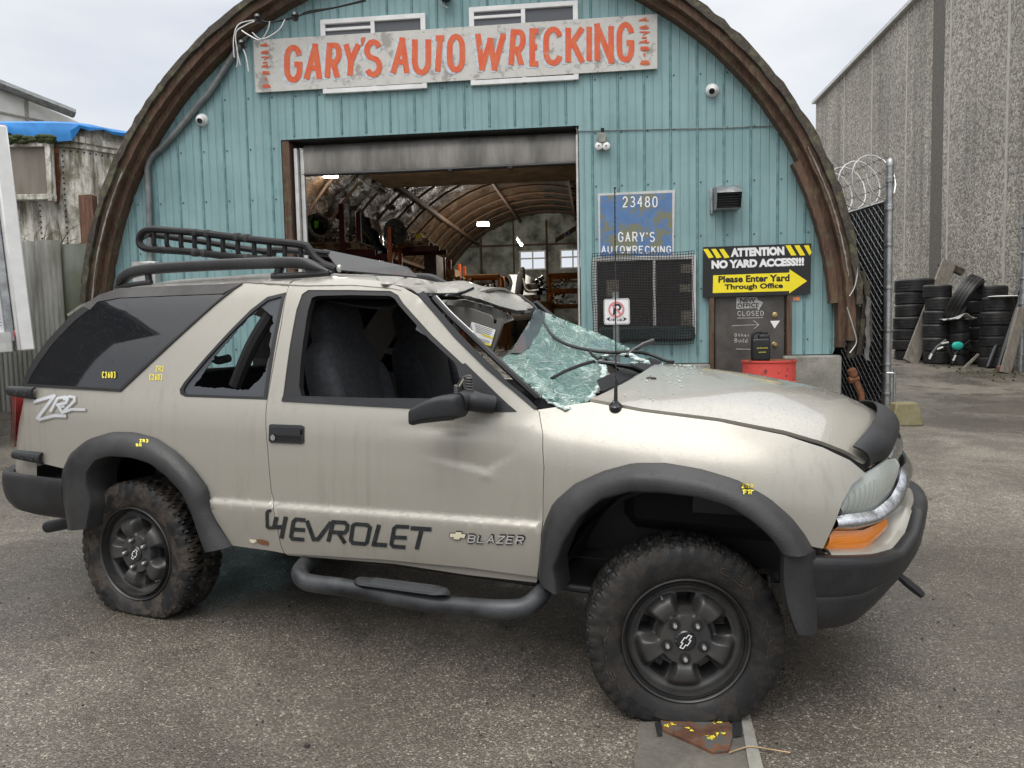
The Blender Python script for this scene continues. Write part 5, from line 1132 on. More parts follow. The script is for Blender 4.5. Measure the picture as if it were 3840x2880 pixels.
bar('black_pipe','left black pipe of the two leaning by the far post','pipe',(1003,1452),(1205,955),.15,.10,0,M['gloss'],True,'black pipes leaning on the hall');bar('black_pipe','right black pipe of the two leaning by the far post','pipe',(1068,1465),(1222,985),.2,.11,0,M['gloss'],True,'black pipes leaning on the hall')
bar('leaning_plank','grey weathered plank leaning against the far post','plank',(1110,1480),(1215,1090),.2,.17,.06,M['plank']);bar('timber_offcut','short thin timber stick propped on the low tyres','timber',(850,1455),(945,1375),.2,.05,.03,M['plank'])
p=gnd(pX(1110,1488));m=MB();m.bbox(gp(p[0],p[1],.06),(.24,.16,.12),.02);tag(m.build('wood_block',M['redwood']),'small brown wood block under the leaning grey plank','block')
p=gnd(pX(1205,1480));p=gp(p[0],p[1]);z=lp(pX(1225,510),p[1])[2];m=MB();m.tube([p,(p[0]+.03,p[1],z)],.055,12);m.lathe([(.06,0),(.06,.03),(0,.05)],(p[0]+.03,p[1],z),seg=12)
for k in range(8): m.lathe([(.062,-.02),(.066,0),(.062,.02)],(p[0]+.01,p[1],p[2]+.3+k*.45),seg=12,cap=False)
tag(m.build('fence_post',M['steel']),'galvanised fence post at the far right by the leaning pipes','post')
# bumper brackets dumped by the tyres
t=thing('tow_bracket','black steel tow bracket with pale ends and a turquoise rag by the tyres','bracket',WORLD,gp(*gnd(pX(770,1440))[:2]))
yb=gnd(pX(770,1445))[1]-.15
m=MB();B_=lambda u,v:lp(pX(u,v),yb)
for q in ([(640,1395),(690,1330),(745,1290)],[(780,1430),(800,1370),(840,1320)],[(690,1330),(840,1330),(900,1340)],[(840,1325),(890,1290)],[(745,1290),(760,1350),(790,1400)],[(880,1300),(910,1345)]): m.tube([B_(*k) for k in q],.035,8)
m.build('bracket',M['gloss'],t)
m=MB()
for q in ([(632,1405),(648,1372)],[(780,1415),(795,1380)],[(705,1310),(750,1300)],[(680,1345),(715,1330)]): m.tube([B_(*k)+(0,-.04,0) for k in q],.022,6)
m.build('bracket_end',M['alu'],t)
m=MB();c=B_(803,1322);m.sup(c+(0,-.06,0),(.11,.05,.08),.9,12,8);tag(m.build('turquoise_rag',simple('turquoise_cloth',(.03,.55,.45),.8)),'small turquoise rag caught on the black tow bracket','rag')
# moss fringe along the hall
m=MB();r=random.Random(6)
for i in range(150):
    s=r.uniform(11,17);c=wt(s,r.uniform(.1,1.6)**1.0);c=gp(c[0]-0.3,c[1],0)
    for k in range(3):
        a=r.uniform(0,6.28);h=r.uniform(.015,.04);m.add([c+(.02*math.cos(a),.02*math.sin(a),0),c+(-.02*math.cos(a),-.02*math.sin(a),0),c+(r.uniform(-.03,.03),r.uniform(-.03,.03),h)],[(0,1,2)])
tag(m.build('grass',simple('verge_moss',(.09,.12,.03),.9)),kind='stuff')
# ================================================================ wrecked SUV (car-local: x forward, y left, z up from the hub line)
car=thing('wrecked_suv','pewter two door SUV with crushed windscreen, dented roof and bent black roof basket','SUV',CAR)
GZ=-.290
def sm(a,b,x):
    t=np.clip((np.asarray(x,float)-a)/(b-a),0,1);return t*t*(3-2*t)
_zt=np.arange(-.6,1.6,.002);_k=np.exp(-.5*(np.arange(-25,26)*.002/.016)**2);_k/=_k.sum()
_wt=np.interp(_zt,[-.3,-.1,.1,.25,.36,.50,.64,.71,.76,.80,.90,1.0,1.1,1.2,1.25,1.285,1.31,1.33],[.80,.83,.852,.860,.862,.866,.864,.855,.838,.826,.795,.762,.724,.684,.658,.622,.56,.42])
_wt=np.convolve(np.pad(_wt,25,'edge'),_k,'valid')
ZH=np.array([cary(pC(*p),-.77)[[0,2]] for p in ((435,700),(700,750),(1100,800),(1440,870),(1640,935),(1780,1000),(1865,1070))])
def zhood(x): return np.interp(x,ZH[:,0],ZH[:,1])
def zcrease(x): return .337+.0435*(np.asarray(x)-.834)/1.2
def nose(x,x0=2.55,x1=3.30,n=2.7):
    t=np.clip((np.asarray(x,float)-x0)/(x1-x0),0,1);return (1-t**n)**(1/n)
def tail(x):
    t=np.clip((-.62-np.asarray(x,float))/.40,0,1);return (1-t**3.2)**(1/3.2)
def Wb(x,z):
    x=np.asarray(x,float);z=np.asarray(z,float)
    w=np.interp(z,_zt,_wt);zc=zcrease(x)
    w=w+.018*sm(0,.026,zc-z)*(1-sm(.03,.30,zc-z)*.5)*sm(-.2,.3,x)*(1-sm(2.15,2.4,x))
    b=sm(1.85,2.15,x);wf=np.where(z>.70,np.maximum(w,.845),w)
    w=w*(1-b)+wf*b
    w=w-b*.10*np.clip(1-(zhood(x)-z)/.24,0,1.15)**2
    return w*nose(x)*tail(x)
def dent(x,z):       # dents in the front of the door
    zl=np.where(x<1.81,.535+(1.81-x)*.12,.535+(x-1.81)*.6);g=z-zl
    d=.011*np.exp(-((x-1.75)/.13)**2)*sm(0,.022,g)*np.exp(-np.maximum(g,0)/.075)
    d=d+.008*np.exp(-(((x-1.62)/.16)**2+((z-.69)/.022)**2))-.003*np.exp(-(((x-1.81)/.03)**2+((z-.525)/.012)**2))
    return d
def Wd(x,z): return Wb(x,z)-dent(np.asarray(x),np.asarray(z))
def hit(q,Wf=Wb,off=0.):
    d=lray(q);t0=((-1.15)-CL[1])/d[1];t1=((-.05)-CL[1])/d[1];ts=np.linspace(t0,t1,220);P=CL+ts[:,None]*d
    s=-P[:,1]-(Wf(P[:,0],P[:,2])+off);i=np.argmax(s<=0)
    if not (s<=0).any() or i==0: i=max(1,int(np.argmin(np.abs(s))))
    a,b=ts[i-1],ts[i]
    for _ in range(30):
        m_=(a+b)/2;p=CL+m_*d
        if -p[1]-(Wf(p[0],p[2])+off)>0:a=m_
        else:b=m_
    return CL+b*d
def xz(pts,cr,Wf=Wb,off=0.): return [tuple(hit(cr(*p),Wf,off)[[0,2]]) for p in pts]
def panel(outline,mat,name,parent=car,holes=(),step=.045,Wf=Wb,off=0.,thick=.012,both=True,smooth=50,far=None,lab=None):
    o=dens(outline,.04);h=[dens(q,.04) for q in holes];m=MB()
    ex=[(x,float(zcrease(x))+d) for x in np.arange(-.6,2.3,.03) for d in (.03,.012,.004,-.003,-.008,-.014,-.021,-.03,-.05)] if name in ('door','quarter_panel','fender') else ()
    if name=='door': ex+=[(x,z) for x in np.arange(1.40,1.97,.014) for z in np.arange(.47,.73,.012)]
    V2,T=cdt(o,h,step,ex);V2=np.array(V2);Y=-(Wf(V2[:,0],V2[:,1])+off);m.add(np.c_[V2[:,0],Y,V2[:,1]],T)
    ob=m.build(name,mat,parent,CAR,smooth=smooth,weld='keep');fixn(ob)
    solidify(ob,thick,-1)
    o2=None
    if both:
        if far: 
            m=MB();V2,T=cdt(dens(far[0],.06),[dens(q,.06) for q in far[1]],.08);V2=np.array(V2);Y=-(Wb(V2[:,0],V2[:,1])+off);m.add(np.c_[V2[:,0],Y,V2[:,1]],T)
        o2=m.mirror().build(name,mat,parent,CAR,smooth=smooth,weld='keep');fixn(o2,1);solidify(o2,thick,-1)
        if lab:o2['label']=lab
    return ob,o2
def fixn(ob,sgn=-1):      # make outward faces point away from the car's middle
    me=ob.data;import bmesh
    bm=bmesh.new();bm.from_mesh(me);bm.normal_update();s=sum(f.normal.y*f.calc_area() for f in bm.faces)
    if s*sgn<0: bmesh.ops.reverse_faces(bm,faces=bm.faces)
    bm.to_mesh(me);bm.free()
def onshell(cr,off=.003,Wf=Wb): 
    def f(u,v):
        p=hit(cr(u,v),Wf);return (p[0],-(float(Wf(p[0],p[2]))+off),p[2])
    return f
# --- outlines, traced on the near side shell
DOOR=[(190,1110),(235,860),(285,600),(328,350),(345,305),(372,285),(430,272)]
door=xz(DOOR,pB)+xz([(700,262),(960,282),(1130,330),(1232,388)],pB)+xz([(1480,668),(1700,885),(1900,1050),(2042,1168)],pB)+xz([(1928,70),(1950,200),(1957,400),(1953,600),(1950,715),(1940,880),(1918,1048)],pE)+xz([(1500,992),(1000,945),(425,910),(402,860),(378,740),(358,640),(362,600),(345,540),(325,300),(314,62)],pE)
win_o=xz([(292,1115),(345,720),(390,480),(428,375),(470,345),(760,345),(1040,352),(1092,380),(1130,440),(1330,660),(1545,862),(1915,1186),(1690,1190),(900,1150)],pB)
panel(door,M['paint'],'door',holes=[win_o],Wf=Wd,step=.03,thick=.02)
doorp=[o for o in car.children if o.name.startswith('door')][0]
QTR=xz([(104,604),(500,628),(705,440),(890,272),(1010,180)],pA)+xz([(1110,172),(1217,166)],pA)+xz([(345,292),(322,362),(280,600),(230,860),(186,1110)],pB)+xz([(310,62),(321,300),(341,540),(356,600),(353,640),(374,740),(398,860),(418,908)],pE)
arc_r=xz([(960,1262),(900,1168),(866,1075),(805,960),(735,890),(648,832),(560,808),(470,806),(372,838),(305,890),(272,950)],pA)
QTR=QTR+xz([(1130,1290),(968,1268)],pA)+arc_r+xz([(190,930),(112,905),(108,800),(98,700)],pA)
qwin=xz([(1108,662),(770,650),(750,640),(746,620),(765,590),(850,490),(960,370),(1040,290),(1110,236),(1188,217)],pA)
panel(QTR,M['paint'],'quarter_panel',holes=[qwin],step=.04)
FEN=xz([(160,742),(300,722),(435,702),(700,752),(1100,803),(1440,873),(1640,938),(1780,1004),(1862,1072)],pC)+xz([(1790,1130),(1740,1222),(1700,1332),(1640,1462),(1588,1452)],pC)
arc_f=xz([(1480,445),(1440,380),(1375,305),(1270,222),(1115,135),(950,85),(780,55),(620,55),(475,95),(335,158),(240,245),(195,330),(186,430)],pD)
FEN=FEN+arc_f+xz([(1954,700),(1961,400),(1954,205),(1932,70)],pE)
panel(FEN,M['paint'],'fender',step=.04)
# rocker under the door
panel(xz([(418,915),(1000,950),(1500,996),(1916,1052),(1908,1088),(1500,1042),(1060,975),(430,925)],pE),M['paint'],'rocker_panel',off=-.012,thick=.01)
# --- wheel arch flares
def flare(oc,ic,cr,crin,name,bul,lip):
    n=44;A_=resamp([hit(cr(*p)) for p in oc],n);B0=resamp([hit(crin(*p),lambda x,z:Wb(x,z)*0+lip) for p in ic],n)
    m=MB();rows=[]
    A_[:,1]-=.004
    for i in range(n):
        a,b=A_[i],B0[i];R_=[]
        for t,yo in ((0,0),(0.06,.018),(.25,.7),(.5,.93),(.75,1.0),(.92,1.0),(1,.97)):
            p=a*(1-t)+b*t; y=a[1]+(b[1]-a[1])*yo if t>.07 else a[1]-yo; y=y-bul*math.sin(math.pi*t)*.5;R_.append((p[0],y,p[2]))
        d=b-a;d=d/np.linalg.norm(d)
        R_.append((b[0]+d[0]*.006,b[1]+.012,b[2]+d[2]*.006));R_.append((b[0]+d[0]*.004,b[1]+.17,b[2]+d[2]*.004))
        rows.append(R_)
    k=len(rows[0]);m.add([p for r_ in rows for p in r_],[(i*k+j,i*k+j+1,(i+1)*k+j+1,(i+1)*k+j) for i in range(n-1) for j in range(k-1)])
    o=m.build(name,M['flare'],car,CAR,smooth=45);o2=m.mirror().build(name,M['flare'],car,CAR,smooth=45);return o
ff=flare([(160,600),(160,540),(178,350),(228,240),(330,150),(470,85),(620,45),(780,45),(950,75),(1120,125),(1280,215),(1390,310),(1460,400),(1497,468)],[(238,690),(222,560),(272,430),(348,310),(458,222),(600,187),(760,192),(920,212),(1080,257),(1200,332),(1290,412),(1345,492)],pD,pD,'fender_flare',.012,.925)
fr=flare([(300,1195),(268,1080),(264,960),(300,882),(370,825),(470,795),(560,797),(650,820),(740,880),(810,950),(873,1035),(868,1075),(900,1170),(968,1268)],[(352,1200),(372,1095),(352,1020),(356,960),(392,912),(450,896),(540,902),(620,928),(690,983),(750,1048),(790,1130),(830,1250),(850,1296)],pA,pA,'fender_flare',.012,.925)
# inner wheel wells
for cx_ in (0.,2.553):
    for sg in (-1,1):
        m=MB();m.grid(30,2,lambda u,v:(cx_+.50*math.cos(math.pi*(.90-.80*u)),sg*(.74-.29*v),.02+.50*math.sin(math.pi*(.90-.80*u))));m.add([(cx_+.50*math.cos(math.pi*(.90-.80*i/29)),sg*.45,.02+.50*math.sin(math.pi*(.90-.80*i/29))) for i in range(30)],[tuple(range(30))]);m.build('wheel_liner',M['seal'],car,CAR,weld=True)
# --- wheels
def tyre_rows(R_=.343,w_=.115):
    return [(.212,-w_*.70),(.222,-w_*.83),(.245,-w_*.95),(.285,-w_*1.0),(.312,-w_*.98),(.332,-w_*.92),(R_-.006,-w_*.84),(R_,-w_*.74),(R_,-w_*.56),(R_,-w_*.36),(R_,-w_*.30),(R_,-w_*.12),(R_,-w_*.06),(R_,w_*.06),(R_,w_*.12),(R_,w_*.30),(R_,w_*.36),(R_,w_*.56),(R_,w_*.74),(R_-.006,w_*.84),(.332,w_*.92),(.312,w_*.98),(.285,w_),(.245,w_*.95),(.222,w_*.83),(.205,w_*.5),(.205,-w_*.5)]
def make_wheel(cx,side,steer,rot,mats,name='wheel'):
    # wheel-local: outer face toward -y, spun about y
    sg=-1 if side<0 else 1;c=np.array([cx-(math.sin(steer)*.0455 if side<0 else 0),side*(.83-.0455*math.cos(steer)),0.]);fr_=CAR@frame(c,np.array([math.cos(steer)*1.,math.sin(steer),0]),np.array([-math.sin(steer),math.cos(steer),0])*(1 if side<0 else -1),np.array([0,0,1.]))
    if side>0: fr_=CAR@frame(c,np.array([-1.,0,0]),np.array([0,-1.,0]),np.array([0,0,1.]))
    wh=bpy.data.objects.new(name,None);COL.objects.link(wh);wh.empty_display_size=.1;wh.parent=car;Mi=np.linalg.inv(CAR)@fr_;wh.matrix_local=Matrix(Mi.tolist());wh['_m']=[float(x) for x in fr_.flatten()]
    seg=288;pr=tyre_rows();nr=len(pr);m=MB();V=[]
    for k in range(seg):
        th=2*math.pi*k/seg;ph=(k%6)/6.;b=(k//6)
        for j,(r_,y) in enumerate(pr):
            rr=r_
            if 6<=j<=19:
                lane=(j-6)//2
                ph2=((k+lane*2+(2 if j%3==0 else 0))%6)
                groove=(ph2==0) or (9<=j<=10 and False)
                if groove: rr-=.013
                if j in (10,11,14,15) and (k//3)%2==0: rr-=.007
                if j in (12,13) : rr-=.006 if (k%12)<2 else 0
            if j in (5,20) and (k%6) in (0,1): rr-=.009
            if j==4 and k%6<2: rr-=.003
            z=rr*math.cos(th);x=rr*math.sin(th)
            yy=y
            zf=GZ+.004
            d=zf-z;z=zf+.010*math.log1p(math.exp((z-zf)/.010)) if z<zf+.15 else z
            if d>0:
                yy=y*(1+min(.10,d*1.2)) if j in (0,1,2,3,4,22,23,24,25) else y
            elif z<zf+.10 and r_<.335: yy=y*(1+.06*(1-(z-zf)/.10))
            V.append((x,yy+.0545,z))
    m.add(V,[(k*nr+j,k*nr+(j+1)%nr,((k+1)%seg)*nr+(j+1)%nr,((k+1)%seg)*nr+j) for k in range(seg) for j in range(nr)])
    def put(mb,nm,mt,smooth=35,weld=True):
        o=mb.build(nm,mt,wh,fr_,smooth=smooth,weld=weld);return o
    put(m,'tyre',mats,32)
    if side<0:
        m=MB()   # raised sidewall lettering
        for txt,a0,a1 in (('GENERAL',205,285),('GENERAL',22,100)):
            n=len(txt);P=write_row(txt,0,.01,1,.034,.0045,.4)
            V2,T=union(P);m.add([((.262+v)*math.sin(R(a0+(a1-a0)*u)),-.0640,(.262+v)*math.cos(R(a0+(a1-a0)*u))) for u,v in V2],T)
        put(m,'sidewall_lettering',M['tyre'],0)
    # alloy: polar relief with five broad spokes and slot windows
    na,nrr=240,44;m=MB();RR=np.linspace(.0,.208,nrr)
    def dep(r_,a):
        c5=math.cos(5*a)
        sp=float(sm(-.55,.45,c5))*float(sm(.183,.150,r_))
        web=.002-.012*float(sm(.10,.16,r_))
        crown=-.036-.014*float(sm(.07,.125,r_))+.016*float(sm(.135,.175,r_))
        y=web*(1-sp)+crown*sp
        if r_<.10: k=float(sm(.102,.088,r_));y=y*(1-k)+(-.036)*k
        y+=.075*float(sm(-.50,-.72,c5))*float(sm(.112,.119,r_))*float(sm(.163,.156,r_))
        k=float(sm(.170,.186,r_));y=y*(1-k)+(-.018)*k
        return y
    def fn(u,v):
        a=2*math.pi*u;r_=RR[int(round(v*(nrr-1)))];return (r_*math.sin(a+rot),dep(r_,a),r_*math.cos(a+rot))
    m.grid(na,nrr,fn,cu=True)
    m.lathe([(.198,.0),(.200,.022),(.206,.028),(.2125,.032),(.214,.046),(.2185,.050),(.222,.046),(.222,.02)],(0,0,0),(0,-1,0),72,cap=False)
    m.lathe([(.196,.05),(.19,-.09),(.05,-.10),(0,-.10)],(0,0,0),(0,-1,0),40,cap=False)
    put(m,'rim',M['rim'],50,weld=True)
    if side<0:
        for k in range(5):
            a=rot+2*math.pi*k/5;q=(.066*math.sin(a),-.0365,.066*math.cos(a))
            m=MB();m.lathe([(.0215,.0008),(.0165,-.001),(0,-.001)],q,(0,-1,0),18);put(m,'lug_recess',M['seal'])
            m=MB();m.lathe([(.0085,.001),(.0085,.013),(.006,.017),(0,.018)],q,(0,-1,0),12);put(m,'lug_nut',M['nut'])
        m=MB();m.lathe([(.036,.030),(.036,.040),(.032,.044),(0,.0455)],(0,0,0),(0,-1,0),28,cap=False);put(m,'centre_cap',M['gloss'])
        # outlined bow tie emblem
        bt=np.array([(-1.05,-.22),(-.42,-.22),(-.38,-.46),(.44,-.46),(.40,-.22),(1,-.22),(.92,.22),(.38,.22),(.34,.46),(-.48,.46),(-.44,.22),(-1.13,.22)])
        e=rot+R(25);ca,sa=math.cos(e),math.sin(e);m=MB();o_=[((x*ca-y*sa)*.026,(x*sa+y*ca)*.026) for x,y in bt]
        xs_=[];ang=R(58);o_=[((x*math.cos(ang)-y*math.sin(ang))*.026,(x*math.sin(ang)+y*math.cos(ang))*.026) for x,y in bt]
        strokes_mesh(m,ribbons([o_+[o_[0]]],.0032),lambda u,v:(u,-.0462,v));put(m,'emblem',M['signwhite'],0)
        a=rot+R(150);q=(.178*math.sin(a),-.03,.178*math.cos(a));m=MB();m.tube([q,(q[0]*.97,-.052,q[2]*.97)],.004,8);put(m,'valve_stem',M['steel'])
    return wh
make_wheel(2.553,-1,R(18),R(180),M['tyref']);make_wheel(0.,-1,0,R(-20),M['tyre'])
for cx_ in (0.,2.553): make_wheel(cx_,1,0,.3,M['tyre'])
m=MB();m.tube([(0,-.7,0),(0,.7,0)],.05,10);m.sup((0,.0,0),(.16,.16,.15),.8,16,10);m.build('rear_axle',M['seal'],car,CAR);m=MB();m.tube([(2.553,-.7,0),(2.553,.7,0)],.05,10);m.bbox((1.2,-.38,.06),(3.2,.08,.12),.01);m.bbox((1.2,.38,.06),(3.2,.08,.12),.01);m.bbox((1.2,0,.10),(3.0,1.5,.03),.01);m.build('chassis',M['seal'],car,CAR)
# --- hood
def zed(x): return zhood(x)
HC=[cary(pC(*p),0)[[0,2]] for p in ((1020,512),(1250,548),(1500,598),(1740,655),(1850,705))]
HCx=np.array([h[0] for h in HC]);HCz=np.array([h[1] for h in HC])
def hoodpt(u,v):     # u: 0 rear .. 1 front, v: 0 near .. 1 far
    k=2*v-1;xe=2.17+(3.105-2.17)*u;xc=2.265+(3.20-2.265)*u;x=xe+(xc-xe)*(1-abs(k)**2.2)
    xx=min(x,3.1);ye=float(Wb(xe,zhood(xe)))-.008;ze=float(zhood(xe))+.006
    zc=float(np.interp(xc,np.r_[2.1,HCx,3.20],np.r_[HCz[0]+.02,HCz,.735]))-.012
    a=abs(k);bl=float(sm(0,.55,u));pr_=(1-(.50*a**2+.50*a**3.4))*bl+(1-((math.sqrt(a*a+.012)-.1095)/.8966)**1.12)*(1-bl)
    pr_=pr_+.05*float(sm(.62,.55,a))*(1-u)**.5*0
    return (x,ye*k,ze+(zc-ze)*pr_)
m=MB();m.grid(40,49,hoodpt);ho=m.build('hood',M['hood'],car,CAR,smooth=60);
solidify(ho,.014,1 if ho.data.polygons[0].normal.z<0 else -1)
m=MB();m.grid(30,2,lambda u,v:(lambda p:(p[0],p[1]+.012,p[2]-.004-.03*v))(hoodpt(u,0)));m.grid(30,2,lambda u,v:(lambda p:(p[0],p[1]-.012,p[2]-.004-.03*v))(hoodpt(u,1)));m.build('hood_edge',M['seal'],car,CAR)
m=MB();m.bbox((2.6,0,.42),(.7,1.1,.25),.05);m.build('engine_block',M['dark'],car,CAR)
for q in (pC(750,580),):
    p=cary(q,-.35);
    m=MB();m.sup((p[0],p[1],p[2]+.0),(.022,.01,.008),.9,10,6);m.build('washer_jet',M['seal'],ho,CAR)
# bug deflector: tall curved lip along the front edge of the hood
m=MB()
def defl(u,v):
    k=-math.cos(math.pi*(.02+.96*u))*.995;c=abs(k);e=float(sm(.72,1,c));vv=(k+1)/2
    p=np.array(hoodpt(1.0,vv));q=np.array(hoodpt(.955-.012*e,vv));n=np.array([1.,k*.8,0]);n/=np.linalg.norm(n)
    lo=p+n*(.034-.020*e)+np.array([0,0,-.055+.040*e]);up=q+n*.012+np.array([0,0,.030-.008*e])
    r_=lo*(1-v)+up*v; return tuple(r_+n*.042*math.sin(math.pi*v)**.8*(1-.45*e)+np.array([0,0,.012*math.sin(math.pi*v)]))
m.grid(60,12,defl);bd=m.build('bug_deflector',M['gloss'] if False else M['trim'],car,CAR,smooth=60,solid=.006)
# --- nose: lamps, chrome, bumper as bands following the plan of the front
def plan(th,W,x0,x1,n): return x0+(x1-x0)*math.sin(th)**(2/n),-W*math.cos(th)**(2/n)
def th_of(p,W,x0,x1,n):
    t=max(0.,min(1.,(p[0]-x0)/(x1-x0)));return math.asin(t**(n/2))
def nband(top,bot,cr,W,x0,x1,n,mat,name,bulge=0.,thick=.01,full=False,back=.0,parent=car,nz=9,taper=0.):
    Wf=lambda x,z:(W+taper*(np.asarray(z)-.4))*(1-np.clip((np.asarray(x,float)-x0)/(x1-x0),0,1)**n)**(1/n)
    T=[hit(cr(*p),Wf) for p in top];B_=[hit(cr(*p),Wf) for p in bot]
    tt=[th_of(p,W,x0,x1,n) if p[0]>x0 else -(x0-p[0]) for p in T];tb=[th_of(p,W,x0,x1,n) if p[0]>x0 else -(x0-p[0]) for p in B_]
    zt_=np.array([p[2] for p in T]);zb_=np.array([p[2] for p in B_])
    it,ib=np.argsort(tt),np.argsort(tb);tt=np.array(tt)[it];zt_=zt_[it];tb=np.array(tb)[ib];zb_=zb_[ib]
    ta,te=max(tt[0],tb[0]) if not full else min(tt[0],tb[0]),(math.pi/2 if full else min(tt[-1],tb[-1]))
    ua=(min(tt[0],tb[0]));ue=te if full else max(tt[-1],tb[-1])
    m=MB();NS=44
    def pt(u,v):
        s=ua+(ue-ua)*u;st=float(np.clip(s,tt[0],tt[-1] if not full else 9));sb=float(np.clip(s,tb[0],tb[-1] if not full else 9))
        z1=float(np.interp(st,tt,zt_));z0=float(np.interp(sb,tb,zb_));sv=st*v+sb*(1-v)
        z=z0+(z1-z0)*v
        Wz=W+taper*(z-.4)
        if sv<0:x,y=x0+sv,-Wz
        else:x,y=plan(sv,Wz,x0,x1,n)
        b=bulge*math.sin(math.pi*min(1,max(0,v)))
        nx,ny=max(0.,(x-x0)/(x1-x0))**(n-1)/(x1-x0),-(abs(y)/W)**(n-1)/W;l=math.hypot(nx,ny) or 1
        return (x+b*nx/l,y+b*ny/l,z)
    m.grid(NS,nz,pt)
    if full: m.grid(NS,nz,lambda u,v:(lambda p:(p[0],-p[1],p[2]))(pt(1-u,v)))
    o=m.build(name,mat,parent,CAR,smooth=60,weld=True)
    solidify(o,thick,0)
    if not full: 
        o2=m.mirror().build(name,mat,parent,CAR,smooth=60);solidify(o2,thick,0)
    return o,pt
NB=(.80,2.55,3.262,2.6)
lamp_,lpt=nband([(1722,1240),(1745,1170),(1790,1120),(1850,1078),(1960,1002),(2006,994)],[(1722,1282),(1760,1282),(1840,1275),(1905,1258),(1985,1172),(2016,1062)],pC,*NB,M['lens'],'headlight',.012)
nband([(1712,1240),(1738,1160),(1786,1110),(1850,1066),(1962,990),(2022,975)],[(1712,1296),(1760,1296),(1850,1290),(1920,1268),(2000,1180),(2026,1062)],pC,.792,2.55,3.256,2.6,M['chrome'],'lamp_trim',.0)
nband([(1700,1300),(1762,1288),(1900,1268),(1990,1192),(2030,1110),(2044,1040)],[(1688,1356),(1800,1356),(1915,1322),(1985,1272),(2030,1215),(2048,1150)],pC,.812,2.55,3.275,2.6,M['chrome'],'chrome_bar',.022,full=True)
nband([(1672,1398),(1690,1368),(1838,1366),(1956,1308),(1960,1306)],[(1646,1460),(1700,1462),(1848,1460),(1956,1362),(1960,1358)],pC,.802,2.55,3.258,2.6,M['amber'],'turn_signal',.006)
nband([(1640,1350),(1700,1352),(1840,1352),(1985,1280),(2030,1240),(2048,1190)],[(1640,1480),(1700,1482),(1850,1480),(1990,1385),(2035,1310),(2050,1260)],pC,.788,2.5,3.245,2.6,M['paint'],'nose_panel',.0,full=True)
nband([(1962,985),(2000,905),(2020,885),(2030,900)],[(1990,1010),(2010,1000),(2028,990),(2036,985)],pC,.79,2.55,3.25,2.6,M['chrome'],'grille_surround',.01,full=True)
m=MB();m.grid(30,14,lambda u,v:(lambda p:(p[0]-.02,p[1],.40+.26*v))((lambda k:(2.55+.62*(1-abs(k)**2.6)**(1/2.6),.60*k))(2*u-1)));m.build('grille',M['seal'],car,CAR)
# headlamp inner reflector rings
m=MB()
for k in range(6):
    P=[lpt(.08+.07*k+.02*math.sin(v_*2),.12+.66*v_) for v_ in np.linspace(0,1,8)];m.tube([(p[0],p[1]-.012,p[2]) for p in P],.0011,5)
m.build('lens_fluting',M['alu'],lamp_,CAR)
# body coloured shelf above the bumper
BB=(.905,2.55,3.352,2.35)
def zo_(s): return float(np.interp(s,[.45,.67,.82,.97,1.13,1.25,1.57],[.345,.333,.323,.322,.362,.425,.44]))
def zi_(s): return float(np.interp(s,[.45,.62,.83,1.04,1.2,1.57],[.344,.341,.331,.366,.42,.44]))
def zshelf(s,f): return zi_(s)*(1-f)+zo_(s)*f
m=MB()
def shelf(u,v):
    s=.58+(math.pi/2-.58)*u;a=plan(s,.78,2.55,3.236,2.6);s2=s*.985;b=plan(s2,.868,2.55,3.312,2.4);f=float(v)
    z=zshelf(s,f)-.012*max(0,f-.85)*6
    if u<.02 and False:pass
    return (a[0]*(1-f)+b[0]*f,a[1]*(1-f)+b[1]*f,z)
m.grid(40,8,shelf);m.grid(40,8,lambda u,v:(lambda p:(p[0],-p[1],p[2]))(shelf(u,v)));o=m.build('bumper_fascia',M['paint'],car,CAR,smooth=60);solidify(o,.012,0)
# front bumper
x_s=cary(pD(1500,600),-.84)[0];s0_=math.asin(((x_s-.012-BB[1])/(BB[2]-BB[1]))**(BB[3]/2))
def bumper(u,v):
    s=s0_+(math.pi/2-s0_)*u
    prof=[(-.05,.985),(-.018,1.0),(-.004,.985),(.003,.93),(.0,.72),(-.004,.50),(-.010,.48),(-.006,.455),(-.012,.2),(-.03,0),(-.12,-.04)]
    i=v*(len(prof)-1);a=int(min(i,len(prof)-2));f=i-a;o=prof[a][0]*(1-f)+prof[a+1][0]*f;t=prof[a][1]*(1-f)+prof[a+1][1]*f
    zt_=zo_(max(s,.45))-.004;zb_=float(np.interp(s,[0,.61,.71,.81,.97,1.13,1.57],[.10,.094,.102,.140,.199,.239,.26]));z=zb_+(zt_-zb_)*t
    W=BB[0]+o
    if s<0:x,y=BB[1]+s,-W
    else:x,y=plan(s,W,BB[1],BB[2]+o,BB[3])
    return (x,y,z)

def bumper2(u,v):
    return bumper(u,v)
m=MB();m.grid(60,34,bumper2);m.grid(60,34,lambda u,v:(lambda p:(p[0],-p[1],p[2]))(bumper2(1-u,v)));fb=m.build('front_bumper',M['bumper'],car,CAR,smooth=50);solidify(fb,.012,0)
